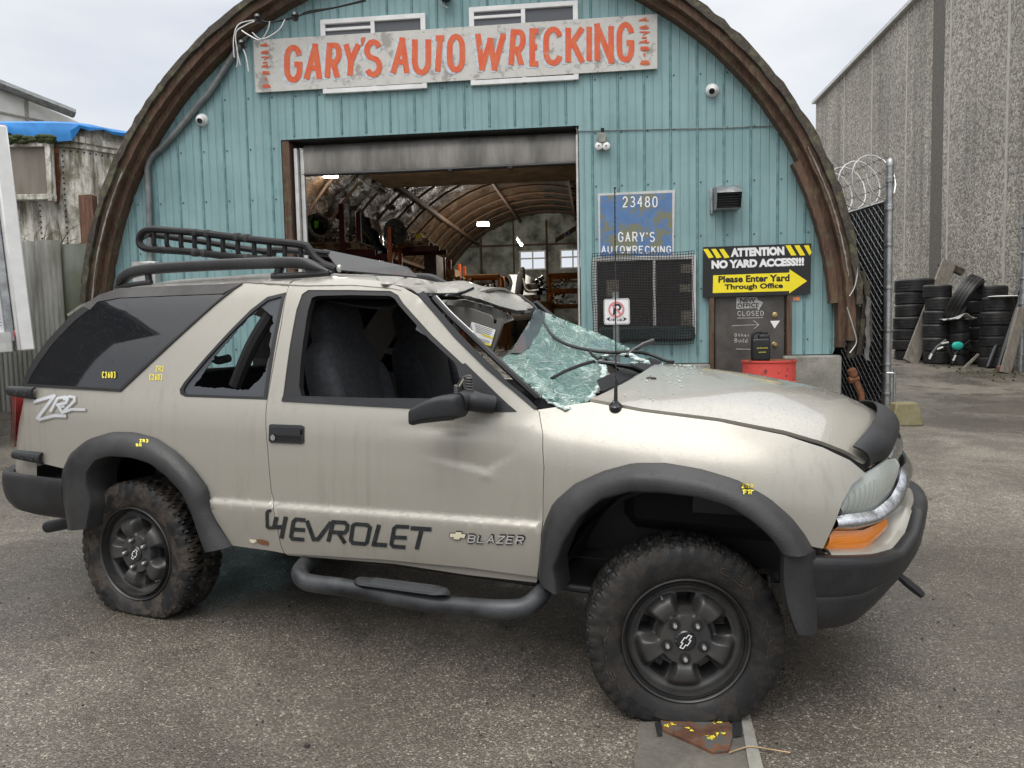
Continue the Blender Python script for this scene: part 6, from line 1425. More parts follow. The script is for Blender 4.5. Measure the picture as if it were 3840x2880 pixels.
# bumper end cap between flare and bumper
ey_=(-.915,-.90,-.87,-.836)
e_t=[cary(pD(*p),y) for p,y in zip(((1345,492),(1380,482),(1440,488),(1500,478)),ey_)];e_b=[cary(pD(*p),y) for p,y in zip(((1412,878),(1440,882),(1470,884),(1508,880)),ey_)]
m=MB()
def ecap(u,v):
    i=u*3;a=int(min(i,2));f=i-a;t=e_t[a]*(1-f)+e_t[a+1]*f;b=e_b[a]*(1-f)+e_b[a+1]*f;p=t*(1-v)+b*v;bow=.018*math.sin(math.pi*v)*(1-u)
    return (p[0]-bow,p[1]-.008*math.sin(math.pi*u)+(.02 if u>.93 else 0)+(.03*(1-u/.1) if u<.1 else 0),p[2])
m.grid(16,14,ecap);ec=m.build('bumper_end',M['bumper'],fb,CAR,smooth=50);solidify(ec,.012,0)
m2=m.mirror().build('bumper_end',M['bumper'],fb,CAR,smooth=50)
m=MB();P=[cary(pD(*p),-.36) for p in ((1915,598),(1955,632),(2000,668),(2030,695))];m.tube(P,[.013,.016,.016,.012],8);m.build('tow_hook',M['seal'],fb,CAR)
# --- rear: bumper, lamp, brackets
def rbump(u,v):
    prof=[(-.03,.315),(.0,.325),(.01,.31),(.012,.26),(.005,.19),(-.02,.14),(-.06,.12)];s=-.0+math.pi/2*u
    i=v*(len(prof)-1);a=int(min(i,len(prof)-2));f=i-a;o=prof[a][0]*(1-f)+prof[a+1][0]*f;z=prof[a][1]*(1-f)+prof[a+1][1]*f
    x,y=plan(s,.868+o,.62,1.06+o,3.2);z-=.0
    z=z+float(sm(.2,.0,z-.12))*.05*u*1.0
    return (-x,y,z)
xr0=cary(pA(266,1000),-.87)[0]
m=MB()
def rb2(u,v):
    if u<.25:
        p=rbump(0,v);t=u/.25;return (xr0*(1-t)+p[0]*t,p[1],p[2])
    return rbump((u-.25)/.75,v)
m.grid(40,14,rb2);m.grid(40,14,lambda u,v:(lambda p:(p[0],-p[1],p[2]))(rb2(1-u,v)));rb_=m.build('rear_bumper',M['bumper'],car,CAR,smooth=50);solidify(rb_,.012,0)
m=MB();m.grid(30,16,lambda u,v:(lambda s:(-(.62+.38*math.sin(s)**(2/3.2)),-(.84-.10*v*v)*math.cos(s)**(2/3.2)*1.0,.30+.47*v))(math.pi*u if u<.5 else math.pi*.5) if u<=.5 else (lambda s:(-(.62+.38*math.sin(s)**(2/3.2)),(.84-.10*v*v)*math.cos(s)**(2/3.2),.30+.47*v))(math.pi*(1-u)));m.build('tailgate',M['paint'],car,CAR,smooth=60)
tl=xz([(80,662),(103,700),(112,780),(116,850),(106,855),(92,780),(82,710)],pA,lambda x,z:Wb(x,z),.004)
m=MB()
def tlf(u,v):
    s=R(24)+R(50)*u;x,y=plan(s,.852-.02*v,.62,1.025,3.2);return (-x,y,.43+.28*v)
m.grid(16,10,tlf);o=m.build('tail_light',M['redlens'],car,CAR,smooth=60);m.mirror().build('tail_light',M['redlens'],car,CAR,smooth=60)
def bracket(q0,q1,zc,h,nm):
    m=MB();a=cary(q0,-.872);b=cary(q1,-.86)
    def f(u,v):
        xx=a[0]+(b[0]-a[0])*u;yy=-(float(Wb(max(xx,-1.0),zc))+.004+.022*math.sin(math.pi*min(1,max(0,v)))**.4);return (xx,min(yy,-.55),a[2]+(b[2]-a[2])*u+h*(v-.5)*(1-.25*(1-u)))
    m.grid(14,9,f);o=m.build(nm,M['trim'],car,CAR,smooth=50);solidify(o,.01,0)
    for k in (.45,.78):
        p=f(k,.5);m=MB();m.lathe([(.012,0),(.012,.004),(.005,.004),(.005,.001),(0,.001)],(p[0],p[1]-.004,p[2]),(0,-1,0),14);m.build('bolt',M['rim'],o,CAR)
bracket(pA(22,628),pA(145,636),.72,.055,'tailgate_bracket');bracket(pA(60,890),pA(185,905),.40,.05,'tailgate_bracket')
m=MB();p=cary(pA(245,1172),-.55);m.tube([p+(.35,0,.05),p+(.05,0,.0),p+(-.09,0,-.035)],.032,12,cap=False);m.build('exhaust_tip',M['trim'],car,CAR)
# --- side glass and trims
SG=xz([(92,604),(112,556),(150,490),(200,418),(290,322),(352,274),(415,227),(500,200),(760,188),(1008,180),(890,271),(704,440),(503,628),(300,616)],pA)
sgl,_=panel(SG,M['tint'],'side_window',off=.005,thick=.005,step=.08)
TB=[(352,276),(415,228),(500,201),(760,189),(1008,181),(930,222),(700,231),(500,240),(410,256),(378,290)]
panel(xz(TB,pA),m_plastic('weathered_trim_band',(.045,.043,.042),.6,.2,.8),'window_trim',parent=sgl,off=.0085,thick=.003,both=False)
ED=[(92,604),(112,556),(150,490),(200,418),(290,322),(352,274),(372,290),(310,340),(222,432),(172,502),(136,560),(120,596),(300,606),(500,616),(940,222),(1008,181),(890,271),(704,440),(503,628),(300,616)]
panel(xz(ED,pA),M['seal'],'window_seal',parent=sgl,off=.0075,thick=.003,both=False)
m=MB();P=write_row('C2603',432,572,488,545,3.4,.3);strokes_mesh(m,P,onshell(pA,.0115));m.build('yellow_writing',M['yellowpen'],sgl,CAR,smooth=0)
# quarter window: rubber edge and the broken tinted shards that remain
qo=[(1108,662),(770,650),(750,640),(746,620),(765,590),(850,490),(960,370),(1040,290),(1110,236),(1188,217)]
qi=[(1094,650),(778,640),(764,632),(763,618),(778,592),(860,494),(968,378),(1048,300),(1112,250),(1170,234)]
qw,_=panel(xz(qo,pA),M['seal'],'quarter_window',holes=[xz(qi,pA)],off=.002,thick=.006)
r=random.Random(12)
hole_=[(800,606),(836,560),(880,494),(905,462),(935,425),(962,398),(985,365),(1010,345),(1030,318),(1052,308),(1068,284),(1088,280),(1098,296),(1126,312),(1130,345),(1116,368),(1122,400),(1112,432),(1122,470),(1104,500),(1098,545),(1078,566),(1066,590),(1042,602),(1030,622),(985,622),(930,616),(860,612)]
def jag(pts,n,a): 
    o=[]
    for i in range(len(pts)):
        p=np.array(pts[i]);q=np.array(pts[(i+1)%len(pts)]);k=max(1,int(np.linalg.norm(q-p)/n))
        for t in range(k): o.append(tuple(p+(q-p)*t/k+np.array([r.uniform(-a,a),r.uniform(-a,a)])))
    return o
panel(xz([(1096,652),(776,642),(762,632),(762,618),(778,590),(860,492),(968,376),(1048,298),(1112,248),(1172,232)],pA),M['shard'],'glass_shard',parent=qw,holes=[xz(jag(hole_,9,3.5),pA)],off=-.006,thick=.004,both=False,step=.05)
far_q=MB();V2,T=cdt(dens(xz(qi,pA),.06),(),.09);V2=np.array(V2);far_q.add(np.c_[V2[:,0],-(Wb(V2[:,0],V2[:,1])-.004),V2[:,1]],T);o=far_q.mirror().build('quarter_glass',M['tint'],car,CAR,weld='keep');solidify(o,.005,0)
# door window frame trim
wi=xz([(420,1078),(404,1010),(412,880),(432,700),(465,490),(492,400),(530,385),(760,380),(1030,385),(1062,402),(1100,455),(1300,680),(1520,880),(1590,960),(1590,1098),(900,1092)],pB)
dwt,_=panel(win_o,M['seal'],'window_frame',parent=doorp,holes=[wi],off=-.004,thick=.03,both=False,Wf=Wd,step=.05)
sill=xz([(292,1113),(300,1080),(900,1108),(1540,1128),(1560,1180),(900,1148)],pB);panel(sill,M['trim'],'belt_moulding',parent=doorp,off=.006,thick=.012,both=False,Wf=Wd)
panel(xz([(1500,870),(1560,850),(1912,1184),(1690,1188),(1600,1170)],pB),M['trim'],'mirror_patch',parent=doorp,off=.004,thick=.02,both=False,Wf=Wd)
panel(xz(jag([(1096,440),(1180,470),(1200,520),(1218,560),(1205,622),(1250,650),(1330,672),(1400,720),(1440,775),(1490,815),(1500,850),(1560,880),(1530,835),(1440,745),(1330,640),(1240,540)],14,4),pB),M['shard'],'glass_shard',parent=doorp,off=-.012,thick=.004,both=False,Wf=Wd,step=.05)
# A pillar strip and torn seal along the windscreen edge
panel(xz([(1232,372),(1275,352),(1320,420),(1560,690),(1800,930),(1990,1090),(2062,1160),(2040,1170),(1900,1052),(1700,888),(1480,670)],pB),M['trim'],'pillar_trim',off=.006,thick=.03)
m=MB();P=[hit(pB(u,v),Wb,-.03) for u,v in ((1340,400),(1450,520),(1600,660),(1800,850),(1960,1000),(2060,1090))];m.tube(spline(P,30),.013,7);m.mi=1;m.tube(spline([p+np.array((0,.012,.004)) for p in P[:3]],12),.009,6);m.build('windscreen_pillar',[M['seal'],M['white']],car,CAR)
m=MB();m.flat(dens([tuple(cary(pB(*p),-.74)[[0,2]]) for p in ((2030,1110),(2062,1165),(2215,1158),(2130,1095),(2060,1085))],.05),lambda x,z:(x,-.74+.1*(z-.8),z));m.build('cowl_corner',M['trim'],car,CAR,solid=.01)
# door furniture
hq=[(335,150),(345,142),(525,148),(540,158),(540,250),(528,260),(345,252),(333,240)]
dh,_=panel(xz(hq,pE,Wd),M['gloss'],'door_handle',parent=doorp,off=.006,thick=.012,both=False,Wf=Wd)
panel(xz([(348,168),(358,160),(518,166),(526,174),(524,205),(350,200)],pE,Wd),M['trim'],'pull_flap',parent=dh,off=.014,thick=.008,both=False,Wf=Wd)
panel(xz([(352,212),(520,216),(522,246),(352,240)],pE,Wd),M['dark'],'handle_recess',parent=dh,off=.0075,thick=.001,both=False,Wf=Wd)
p=hit(pE(364,221),Wd);m=MB();m.lathe([(.012,0),(.012,.003),(.004,.004),(0,.002)],(p[0],p[1]-.010,p[2]),(0,-1,0),14,cap=False);m.build('key_lock',M['steel'],dh,CAR)
# mirror folded down, its base and the torn loom
mr_=thing('t','x','y') if False else None
m=MB();a=cary(pB(1185,1225),-1.0);b=cary(pB(1555,1150),-.93);ax=(b-a);L=np.linalg.norm(ax);ax/=L
def mirf(u,v):
    t=u;c=a*(1-t)+b*t;an=2*math.pi*v;hh=.032+.014*sm(0,.6,t)-.006*sm(.8,1,t);dd=.045+.015*sm(0,.5,t)
    e=lambda x:math.copysign(abs(x)**.45,x);en=min(1,(min(t,1-t)/.06+.02))**.4
    return c+np.array([0,dd*e(math.cos(an))*en,hh*e(math.sin(an))*en])+np.array([0,0,.012*math.sin(math.pi*t)])
m.grid(26,28,mirf,cv=True);m.add([mirf(0,j/28) for j in range(28)],[tuple(range(28))]);m.add([mirf(1,j/28) for j in range(28)],[tuple(range(28))]);mi_=m.build('wing_mirror',M['trim'],car,CAR,smooth=50)
m=MB();m.grid(14,10,lambda u,v:mirf(.12+.80*u,.56+.13*v)+np.array([0,-.003,-.003]));m.build('mirror_edge',M['gloss'],mi_,CAR)
m=MB();c1=cary(pB(1640,1120),-.89);c2=cary(pB(1760,1140),-.86);m.tube(spline([b+np.array((-.02,0,.02)),c1+np.array((-.03,0,.01)),c1,c2],14),[.030+.008*math.sin(i*.22) for i in range(14)],10);m.build('mirror_arm',M['trim'],mi_,CAR)
m=MB()
for u,v0,v1,rr in ((1500,1010,1065,.014),(1585,955,1050,.016)):
    for k in range(6): q=cary(pB(u,v0+(v1-v0)*k/5),-.885);m.lathe([(rr*.7,-.005),(rr,0),(rr*.7,.005)],q,(.1,0,1),10)
m.tube(spline([cary(pB(*p),-.885) for p in ((1500,1015),(1522,985),(1550,950),(1590,940),(1605,965))],14),.006,6);m.mi=1;m.tube(spline([cary(pB(*p),-.887) for p in ((1510,1020),(1530,985),(1548,952))],8),.0035,5);m.build('wiring_loom',[M['rim'],M['cream']],mi_,CAR)
# lettering along the sill
m=MB();fl=onshell(pE,.003,Wd)
P=ribbons([[(432,690),(405,820)],[(376,692),(362,752),(420,752)]],25)+ribbons([[(548,712),(492,706),(476,722),(462,808),(472,822),(540,827)],[(474,766),(545,770)]],23)+ribbons([[(556,714),(596,824),(622,824),(700,722)]],24)+ribbons([[(682,838),(712,722),(782,726),(797,742),(793,770),(778,786),(705,782)],[(742,786),(782,848)]],23)+ribbons([[(840,734),(915,740),(930,756),(912,842),(898,852),(828,846),(816,830),(828,746),(842,733)]],23)+ribbons([[(984,738),(952,854),(1030,860)]],25)+ribbons([[(1162,752),(1088,748),(1072,762),(1056,852),(1068,866),(1140,872)],[(1066,812),(1148,816)]],23)+ribbons([[(1170,758),(1294,766)],[(1236,764),(1206,884)]],25)
strokes_mesh(m,P,fl);m.build('lettering',M['decal'],doorp,CAR,smooth=0)
m=MB();P=ribbons([[(346,653),(328,656),(320,668),(322,748),(330,756),(362,756)]],18);strokes_mesh(m,P,onshell(pE,.004,Wb));q=[o for o in car.children if o.name.startswith('quarter_panel')][0];m.build('lettering',M['decal'],q,CAR,smooth=0)
P=write_row('BLAZER',1512,845,1843,797,8,.22,-.22)
P=[[(u,v+ (u-1512)/330*10-2) for u,v in p_] for p_ in P]
Pd=write_row('BLAZER',1508,852,1848,790,17,.16,-.22);Pd=[[(u,v+(u-1512)/330*10-2) for u,v in p_] for p_ in Pd]
bt_=[(1408,788),(1438,789),(1442,779),(1476,781),(1473,791),(1500,793),(1492,815),(1466,813),(1462,824),(1428,822),(1431,811),(1404,809)]
m=MB();strokes_mesh(m,Pd,onshell(pE,.004,Wd));m.flat([(1452+(u-1452)*1.12,801+(v-801)*1.25) for u,v in bt_],onshell(pE,.004,Wd));bd_=m.build('badge',M['gloss'],doorp,CAR,smooth=0)
m=MB();strokes_mesh(m,P,onshell(pE,.007,Wd));m.mi=1;m.flat(bt_,onshell(pE,.007,Wd));m.build('badge_lettering',[M['alu'],M['cream']],bd_,CAR,smooth=0)
# model decal and yellow yard marks
P=ribbons([[(142,672),(165,664),(228,646),(222,656),(160,738),(168,744),(230,728),(278,730)]],13)+ribbons([[(212,712),(242,656),(274,650),(284,660),(276,676),(236,684)],[(244,684),(262,716)]],11)+ribbons([[(256,691),(272,690)]],9)+ribbons([[(266,662),(292,648),(312,652),(312,668),(262,716),(300,702),(358,703)]],11)
m=MB();strokes_mesh(m,[[(u+4,v+5) for u,v in p_] for p_ in P],onshell(pA,.003));qd=m.build('decal_shadow',simple('grey_decal_shadow',(.30,.27,.23),.5),q,CAR,smooth=0)
m=MB();strokes_mesh(m,P,onshell(pA,.005));m.build('decal',M['silver'],q,CAR,smooth=0)
m=MB();P=write_row('ZR2',648,545,682,522,2.6,.3)+write_row('C2603',622,582,676,556,3,.25);strokes_mesh(m,P,onshell(pA,.003));m.build('yellow_writing',M['yellowpen'],q,CAR,smooth=0)
def fl_near(cr,y0,u,v): return tuple(cary(cr(u,v),y0))
def onmesh(ob,cr,off=.003):
    bpy.context.view_layer.update();dg=bpy.context.evaluated_depsgraph_get()
    from mathutils.bvhtree import BVHTree
    bv=BVHTree.FromObject(ob,dg)
    def f(u,v):
        d=Vector(lray(cr(u,v)));h=bv.ray_cast(Vector(CL),d)
        p=h[0] if h[0] else Vector(cary(cr(u,v),-.9))
        return tuple(p-d*off)
    return f
m=MB();P=write_row('ZR2',578,840,616,826,3.6,.3,.1)+write_row('RR',564,858,588,844,3.6,.3,.1);strokes_mesh(m,P,onmesh(fr,pA));m.build('yellow_writing',M['yellowpen'],fr,CAR,smooth=0)
m=MB();P=write_row('ZR2',1146,170,1204,148,4.5,.3)+write_row('FR',1155,202,1198,176,4.5,.35)+ribbons([[(1150,180),(1207,181)]],4);strokes_mesh(m,P,onmesh(ff,pD));m.build('yellow_writing',M['yellowpen'],ff,CAR,smooth=0)
# rust bite and peeled edge at the sill behind the door
m=MB();m.flat(jag([(258,828),(300,826),(332,840),(330,860),(296,858),(262,848)],12,3),onshell(pE,.0025));m.mi=1;m.flat([(218,822),(258,826),(262,836),(240,848),(225,838)],onshell(pE,.006));m.build('rust_hole',[M['rust'],M['cream']],q,CAR,smooth=0)
# --- roof: rolled shoulder, crown, crushed front corner
def zedge(x): return np.interp(x,[-.60,-.45,-.30,-.1,.2,.54,.85,1.1,1.3,1.45],[1.06,1.16,1.21,1.235,1.248,1.262,1.243,1.245,1.228,1.20])
rn=random.Random(5)
def roofpt(u,v):
    x=-.52+1.86*u;k=2*v-1;ze=float(zedge(x));w=float(Wb(x,ze))-.002;c=.075*(1-abs(k)**3.2)
    z=ze+c
    fd=float(sm(.75,1.30,x));
    z-=fd*.085*math.exp(-((k+.12)/.42)**2)+fd*.012*math.sin(x*23+k*7)*(1-k*k)
    z-=.010*math.sin(x*17+2*k)*math.sin(k*8)*(1-abs(k))*float(sm(.2,.9,x))
    return (x,w*k,z)
m=MB();m.grid(60,60,roofpt);rf=m.build('roof',M['roof'],car,CAR,smooth=60);solidify(rf,.012,0)
# front header folded down across the windscreen opening
def ysheet(pts,cr,step,mat,name,bump_=0.,parent=car,smooth=50,solid=.006,seed=1):
    o=[p[:2] for p in pts];V2,T=cdt(dens(o,step*.7),(),step);A_=np.array([p[:2] for p in pts],float);Yv=np.array([p[2] for p in pts])
    seg=[(A_[i],A_[(i+1)%len(A_)],Yv[i],Yv[(i+1)%len(A_)]) for i in range(len(A_))]
    def yat(u,v):
        sw=sy=0
        for a,b,ya,yb in seg:
            for t in (0.,.25,.5,.75):
                p=a+(b-a)*t;d2=(p[0]-u)**2+(p[1]-v)**2+1e-3;w_=1/d2**1.3;sw+=w_;sy+=w_*(ya+(yb-ya)*t)
        return sy/sw
    rr_=random.Random(seed);ph=[rr_.uniform(0,6) for _ in range(6)]
    m=MB();m.add([cary(cr(u,v),yat(u,v)+bump_*(math.sin(u*.021+ph[0]+v*.013)+.7*math.sin(u*.047+ph[1]-v*.03)+.5*math.sin(v*.08+ph[2]+u*.02))) for u,v in V2],T)
    return m.build(name,mat,parent,CAR,smooth=smooth,solid=solid),(lambda u,v,off=0:cary(cr(u,v),yat(u,v)-off))
ysheet([(640,250,-.25),(700,218,-.05),(800,205,.15),(900,215,.35),(1000,232,.5),(1080,252,.58),(1140,285,.6),(1200,330,.58),(1205,352,.52),(1150,366,.42),(1080,370,.3),(950,335,.05),(800,282,-.15)],pW,40,M['roof'],'crushed_header',.012)
ysheet([(490,152,.45),(700,180,.55),(900,205,.6),(1040,230,.62),(1120,265,.63),(1215,335,.62),(1190,330,.6),(1085,262,.6),(1020,244,.57),(880,222,.5),(690,205,.42),(500,168,.4)],pW,30,M['gloss'],'roof_moulding',.0)
ysheet([(395,240,-.56),(520,240,-.40),(640,238,-.3),(700,218,-.26),(755,192,-.24),(762,208,-.24),(700,240,-.26),(640,262,-.3),(520,262,-.4),(400,258,-.56)],pW,22,M['frit'],'torn_seal',.012)
ysheet([(640,252,-.28),(800,285,-.15),(950,340,.05),(1080,374,.3),(1160,372,.42),(1225,352,.5),(1228,372,.5),(1180,392,.42),(1085,400,.3),(940,362,.05),(800,312,-.15),(660,272,-.28)],pW,26,M['seal'],'header_edge',.005)
ysheet([(20,110,-.5),(160,112,-.45),(330,128,-.42),(420,145,-.4),(520,182,-.34),(648,212,-.28),(640,236,-.3),(520,238,-.42),(395,238,-.55),(330,242,-.62),(290,205,-.655),(200,180,-.665),(60,168,-.67)],pW,34,M['roof'],'crushed_corner',.010)
m=MB();m.flat(jag([(250,170),(330,165),(380,195),(360,225),(310,215)],20,6),lambda u,v:cary(pW(u,v),-.628));
# headliner, visor and its label
ysheet([(470,290,-.5),(700,292,-.35),(900,345,-.1),(1050,415,.15),(1060,440,.15),(985,470,.05),(880,420,-.1),(700,350,-.3),(520,320,-.5)],pW,40,M['visor'],'headliner',.006)
vis,vf=ysheet([(512,322,-.30),(600,316,-.30),(720,350,-.30),(880,408,-.30),(895,432,-.30),(897,470,-.30),(925,470,-.30),(935,430,-.30),(962,432,-.30),(974,462,-.30),(960,510,-.30),(905,672,-.30),(895,685,-.30),(760,570,-.30)],pW,40,M['visor'],'sun_visor',.0,solid=.02)
m=MB();m.flat(dens([(742,456),(922,516),(885,640),(712,545)],40),lambda u,v:tuple(vf(u,v,.006)));lb=m.build('warning_label',M['signwhite'],vis,CAR,smooth=0)
m=MB()
m.flat([(812,545),(905,572),(903,585),(820,558)],lambda u,v:tuple(vf(u,v,.008)));m.flat([(805,605),(888,628),(884,640),(800,612)],lambda u,v:tuple(vf(u,v,.008)));m.mi=1
for k in range(5): m.flat([(765+2*k,472+13*k),(900-6*k,515+13*k),(899-6*k,519+13*k),(764+2*k,476+13*k)],lambda u,v:tuple(vf(u,v,.008)))
for k in range(3): m.flat([(790,575+10*k),(880-3*k,602+10*k),(879-3*k,605+10*k),(789,578+10*k)],lambda u,v:tuple(vf(u,v,.008)))
for k in range(5): m.flat([(724+3*k,480+k*8),(740+2*k,484+k*8),(739+2*k,488+k*8),(723+3*k,484+k*8)],lambda u,v:tuple(vf(u,v,.008)))
m.build('label_print',[M['yellow'],M['galvgrey']],vis,CAR,smooth=0)
# --- shattered windscreen sheet
WS=[(938,735,-.63),(985,715,-.52),(1060,650,-.35),(1110,560,-.15),(1200,425,.25),(1228,352,.5),(1300,385,.56),(1420,435,.6),(1560,490,.62),(1700,545,.63),(1820,598,.64),(1950,664,.64),(1870,690,.5),(1760,712,.25),(1690,745,.05),(1735,790,-.1),(1745,840,-.22),(1728,905,-.35),(1700,965,-.47),(1640,1040,-.62),(1560,1092,-.72),(1500,1122,-.76),(1440,1115,-.78),(1385,1088,-.775),(1290,1030,-.75),(1200,950,-.73),(1120,890,-.71),(1050,850,-.69),(990,790,-.66)]
ws,wf_=ysheet(WS,pW,24,M['shatter'],'windscreen',.014,smooth=70,solid=.006,seed=3)
m=MB();V2,T=cdt(dens([(940,736),(985,716),(1060,650),(1110,560),(1200,425),(1228,352),(1300,385),(1290,440),(1255,520),(1215,590),(1170,650),(1130,690),(1040,690)],22),(),24);m.add([wf_(u,v,.010) for u,v in V2],T);m.build('black_band',M['frit'],ws,CAR,solid=.003)
m=MB();rw=random.Random(9)
EDG=[(1690,745),(1735,790),(1745,840),(1728,905),(1700,965),(1640,1040)]
e=spline(EDG,40)
for i in range(len(e)-1):
    for k in range(2):
        p=wf_(e[i][0]-rw.uniform(-4,16),e[i][1]+rw.uniform(-6,6),rw.uniform(.002,.02));m.sup(p,(rw.uniform(.006,.016),rw.uniform(.006,.016),rw.uniform(.003,.010)),.9,6,4)
e=spline([(1690,745),(1760,712),(1850,700),(1930,712),(2000,740),(2060,760),(2010,775),(1960,770)],46)
for p_ in e:
    for k in range(2):
        p=cary(pW(p_[0]+rw.uniform(-9,9),p_[1]+rw.uniform(-8,8)),.15);m.sup(p,(rw.uniform(.008,.022),rw.uniform(.006,.02),rw.uniform(.004,.012)),.9,6,4)
e=spline([(1385,1088),(1440,1108),(1500,1112),(1560,1080),(1200,955),(1290,1035),(1385,1088)],40)
for p_ in e:
    p=wf_(p_[0]+rw.uniform(-4,4),p_[1]+rw.uniform(-10,4),.006);m.sup(p,(rw.uniform(.004,.010),.006,rw.uniform(.003,.007)),.9,6,4)
m.build('crumbled_edge',M['shatteredge'],ws,CAR,smooth=0)
ysheet([(1480,1128,-.765),(1440,1118,-.775),(1430,1105,-.77),(1520,1100,-.74),(1640,1010,-.58),(1650,1040,-.6),(1560,1095,-.71)],pW,22,M['frit'],'lower_band',.0,parent=ws,solid=.004)
# long crack lines
m=MB()
for k in range(26):
    u,v=rw.uniform(1250,1800),rw.uniform(470,620);a=rw.uniform(0,6.28);P=[]
    for j in range(6):
        if 1180<u<1900 and v>395+.43*(u-1230) and v<690: P.append(wf_(u,v,.005))
        u+=28*math.cos(a);v+=20*math.sin(a);a+=rw.uniform(-.5,.5)
    if len(P)>2: m.tube(P,.0010,4,cap=False)
for k in range(34):
    u,v=rw.uniform(1080,1650),rw.uniform(720,1050);a=rw.uniform(-.35,.35);P=[]
    for j in range(6):
        if 1040+(v-800)*1.0<u<1700 and v<1040: P.append(wf_(u,v,.005))
        u+=26*math.cos(a);v+=22*math.sin(a);a+=rw.uniform(-.3,.3)
    if len(P)>2: m.tube(P,.0009,4,cap=False)
m.build('crack_line',M['shatteredge'],ws,CAR)
# black cable draped across
m=MB();m.tube(spline([cary(pW(u,v),y) for u,v,y in ((1100,255,.6),(1215,342,.55),(1270,440,.42),(1345,552,.22),(1450,622,.12),(1620,668,.1),(1800,688,.12),(1950,682,.18),(2080,700,.24),(2212,752,.2),(2260,760,.15))],60),.0085,8);m.build('hanging_seal',M['seal'],car,CAR)
# cowl grille and wipers
m=MB();CG=[(1730,975,-.55),(2168,752,.35),(2100,735,.35),(1990,770,.3),(1760,905,-.45)]
g0=[cary(pW(1722,978),-.60),cary(pW(2170,756),.30),cary(pW(2090,730),.36),cary(pW(1690,900),-.55)]
def cgf(u,v): return (g0[0]*(1-u)+g0[1]*u)*(1-v)+(g0[3]*(1-u)+g0[2]*u)*v
for i in range(31): m.tube([cgf(i/30,0),cgf(i/30,1)],.0032,4)
for j in range(7): m.tube([cgf(0,j/6),cgf(1,j/6)],.005,4)
m.build('cowl_grille',M['trim'],car,CAR)
m=MB();m.grid(8,4,lambda u,v:cgf(.02+.96*u,.02+1.1*v)-np.array([0,0,.075]));m.build('cowl_tray',M['dark'],car,CAR)
def wiper(pts,arm,lab):
    w_=bpy.data.objects.new('wiper',None);COL.objects.link(w_);w_.parent=car;w_['_m']=list(car['_m'])
    m=MB();m.tube([cary(pW(u,v),y) for u,v,y in pts],[.005,.007,.007,.006,.003][:len(pts)],6);m.tube([cary(pW(u,v+9),y) for u,v,y in pts],.0035,5);m.build('blade',M['seal'],w_,CAR)
    m=MB();m.tube([cary(pW(u,v),y) for u,v,y in arm],[.008,.010,.012,.013][:len(arm)],8);m.build('arm',M['gloss'],w_,CAR)
wiper([(1342,880,-.56),(1440,830,-.48),(1560,782,-.38),(1660,752,-.3),(1675,756,-.29)],[(1690,758,-.3),(1820,775,-.27),(1940,795,-.2),(2040,835,-.12)],'')
wiper([(1620,660,.0),(1650,705,.0),(1690,735,0.),(1720,722,.05)],[(1905,715,.12),(1960,670,.2),(2040,625,.26),(2112,600,.3)],'')
# antenna
b=hit(pW(1826,1098),Wb,.0);tp=cary(pT(1328,406),float(b[1]))
m=MB();m.lathe([(.024,-.012),(.024,.006),(.015,.016),(.012,.022),(.0,.024)],b,(0,-.3,1),18);m.tube([b+(0,0,.015),b+(0,0,.10)],[.008,.0055],8);m.tube([b+(0,0,.1),tp],.0022,6);m.sup(tp,(.005,.005,.005),1,8,6)
for k in range(40): p=b+(0,0,.1)+(tp-b-(0,0,.1))*(k/40);m.lathe([(.0022,-.003),(.0033,0),(.0022,.003)],p,seg=6,cap=False)
m.build('antenna',M['gloss'],car,CAR)
# --- roof rails
def rail(pts,y,name='roof_rail'):
    P=[cary(pN(u,v),y) for u,v in pts];P=spline(P,40);m=MB()
    def f(u,v):
        i=min(39,int(u*39+.5));p=P[i];t=i/39;h=.020*float(sm(0,.12,t))*float(sm(1.0,.80,t))+.006;w_=.024*float(sm(0,.1,t))*float(sm(1,.85,t))+.008;an=2*math.pi*v;e=lambda x:math.copysign(abs(x)**.6,x)
        return (p[0],p[1]+w_*e(math.cos(an)),p[2]+h*e(math.sin(an)))
    m.grid(40,16,f,cv=True);m.add([f(0,j/16) for j in range(16)],[tuple(range(16))]);m.add([f(1,j/16) for j in range(16)],[tuple(range(16))])
    o=m.build(name,M['flare'],car,CAR,smooth=60);return o,m
RP=[(62,548),(105,498),(160,452),(230,432),(320,420),(600,402),(900,388),(1150,380),(1250,378),(1380,386),(1470,418),(1560,448)]
ro,rm=rail(RP,-.60)
ft=[[(190,520),(310,512),(295,470),(262,468)],[(1145,476),(1400,458),(1385,420),(1190,418)]]
m=MB()
m.tube(spline([cary(pN(u,v),-.605) for u,v in ((80,545),(150,535),(230,522),(310,512))],12),.012,8);m.tube([cary(pN(295,512),-.6),cary(pN(285,445),-.6)],.016,8)
m.tube(spline([cary(pN(u,v),-.605) for u,v in ((1145,470),(1250,468),(1400,460),(1540,448))],14),.014,8);m.tube([cary(pN(1180,468),-.6),cary(pN(1205,395),-.6)],.020,8)
q_=[cary(pN(u,v),-.60) for u,v in ((1385,395),(1470,420),(1555,450),(1400,462),(1385,430))];m.prism([(p[0],p[2]) for p in q_],lambda x,z,h:(x,-.60+h,z),-.018,.018)
m.build('rail_foot',M['flare'],ro,CAR);r2=rm.mirror().build('roof_rail',M['flare'],car,CAR,smooth=60);m.mirror().build('rail_foot',M['flare'],r2,CAR)
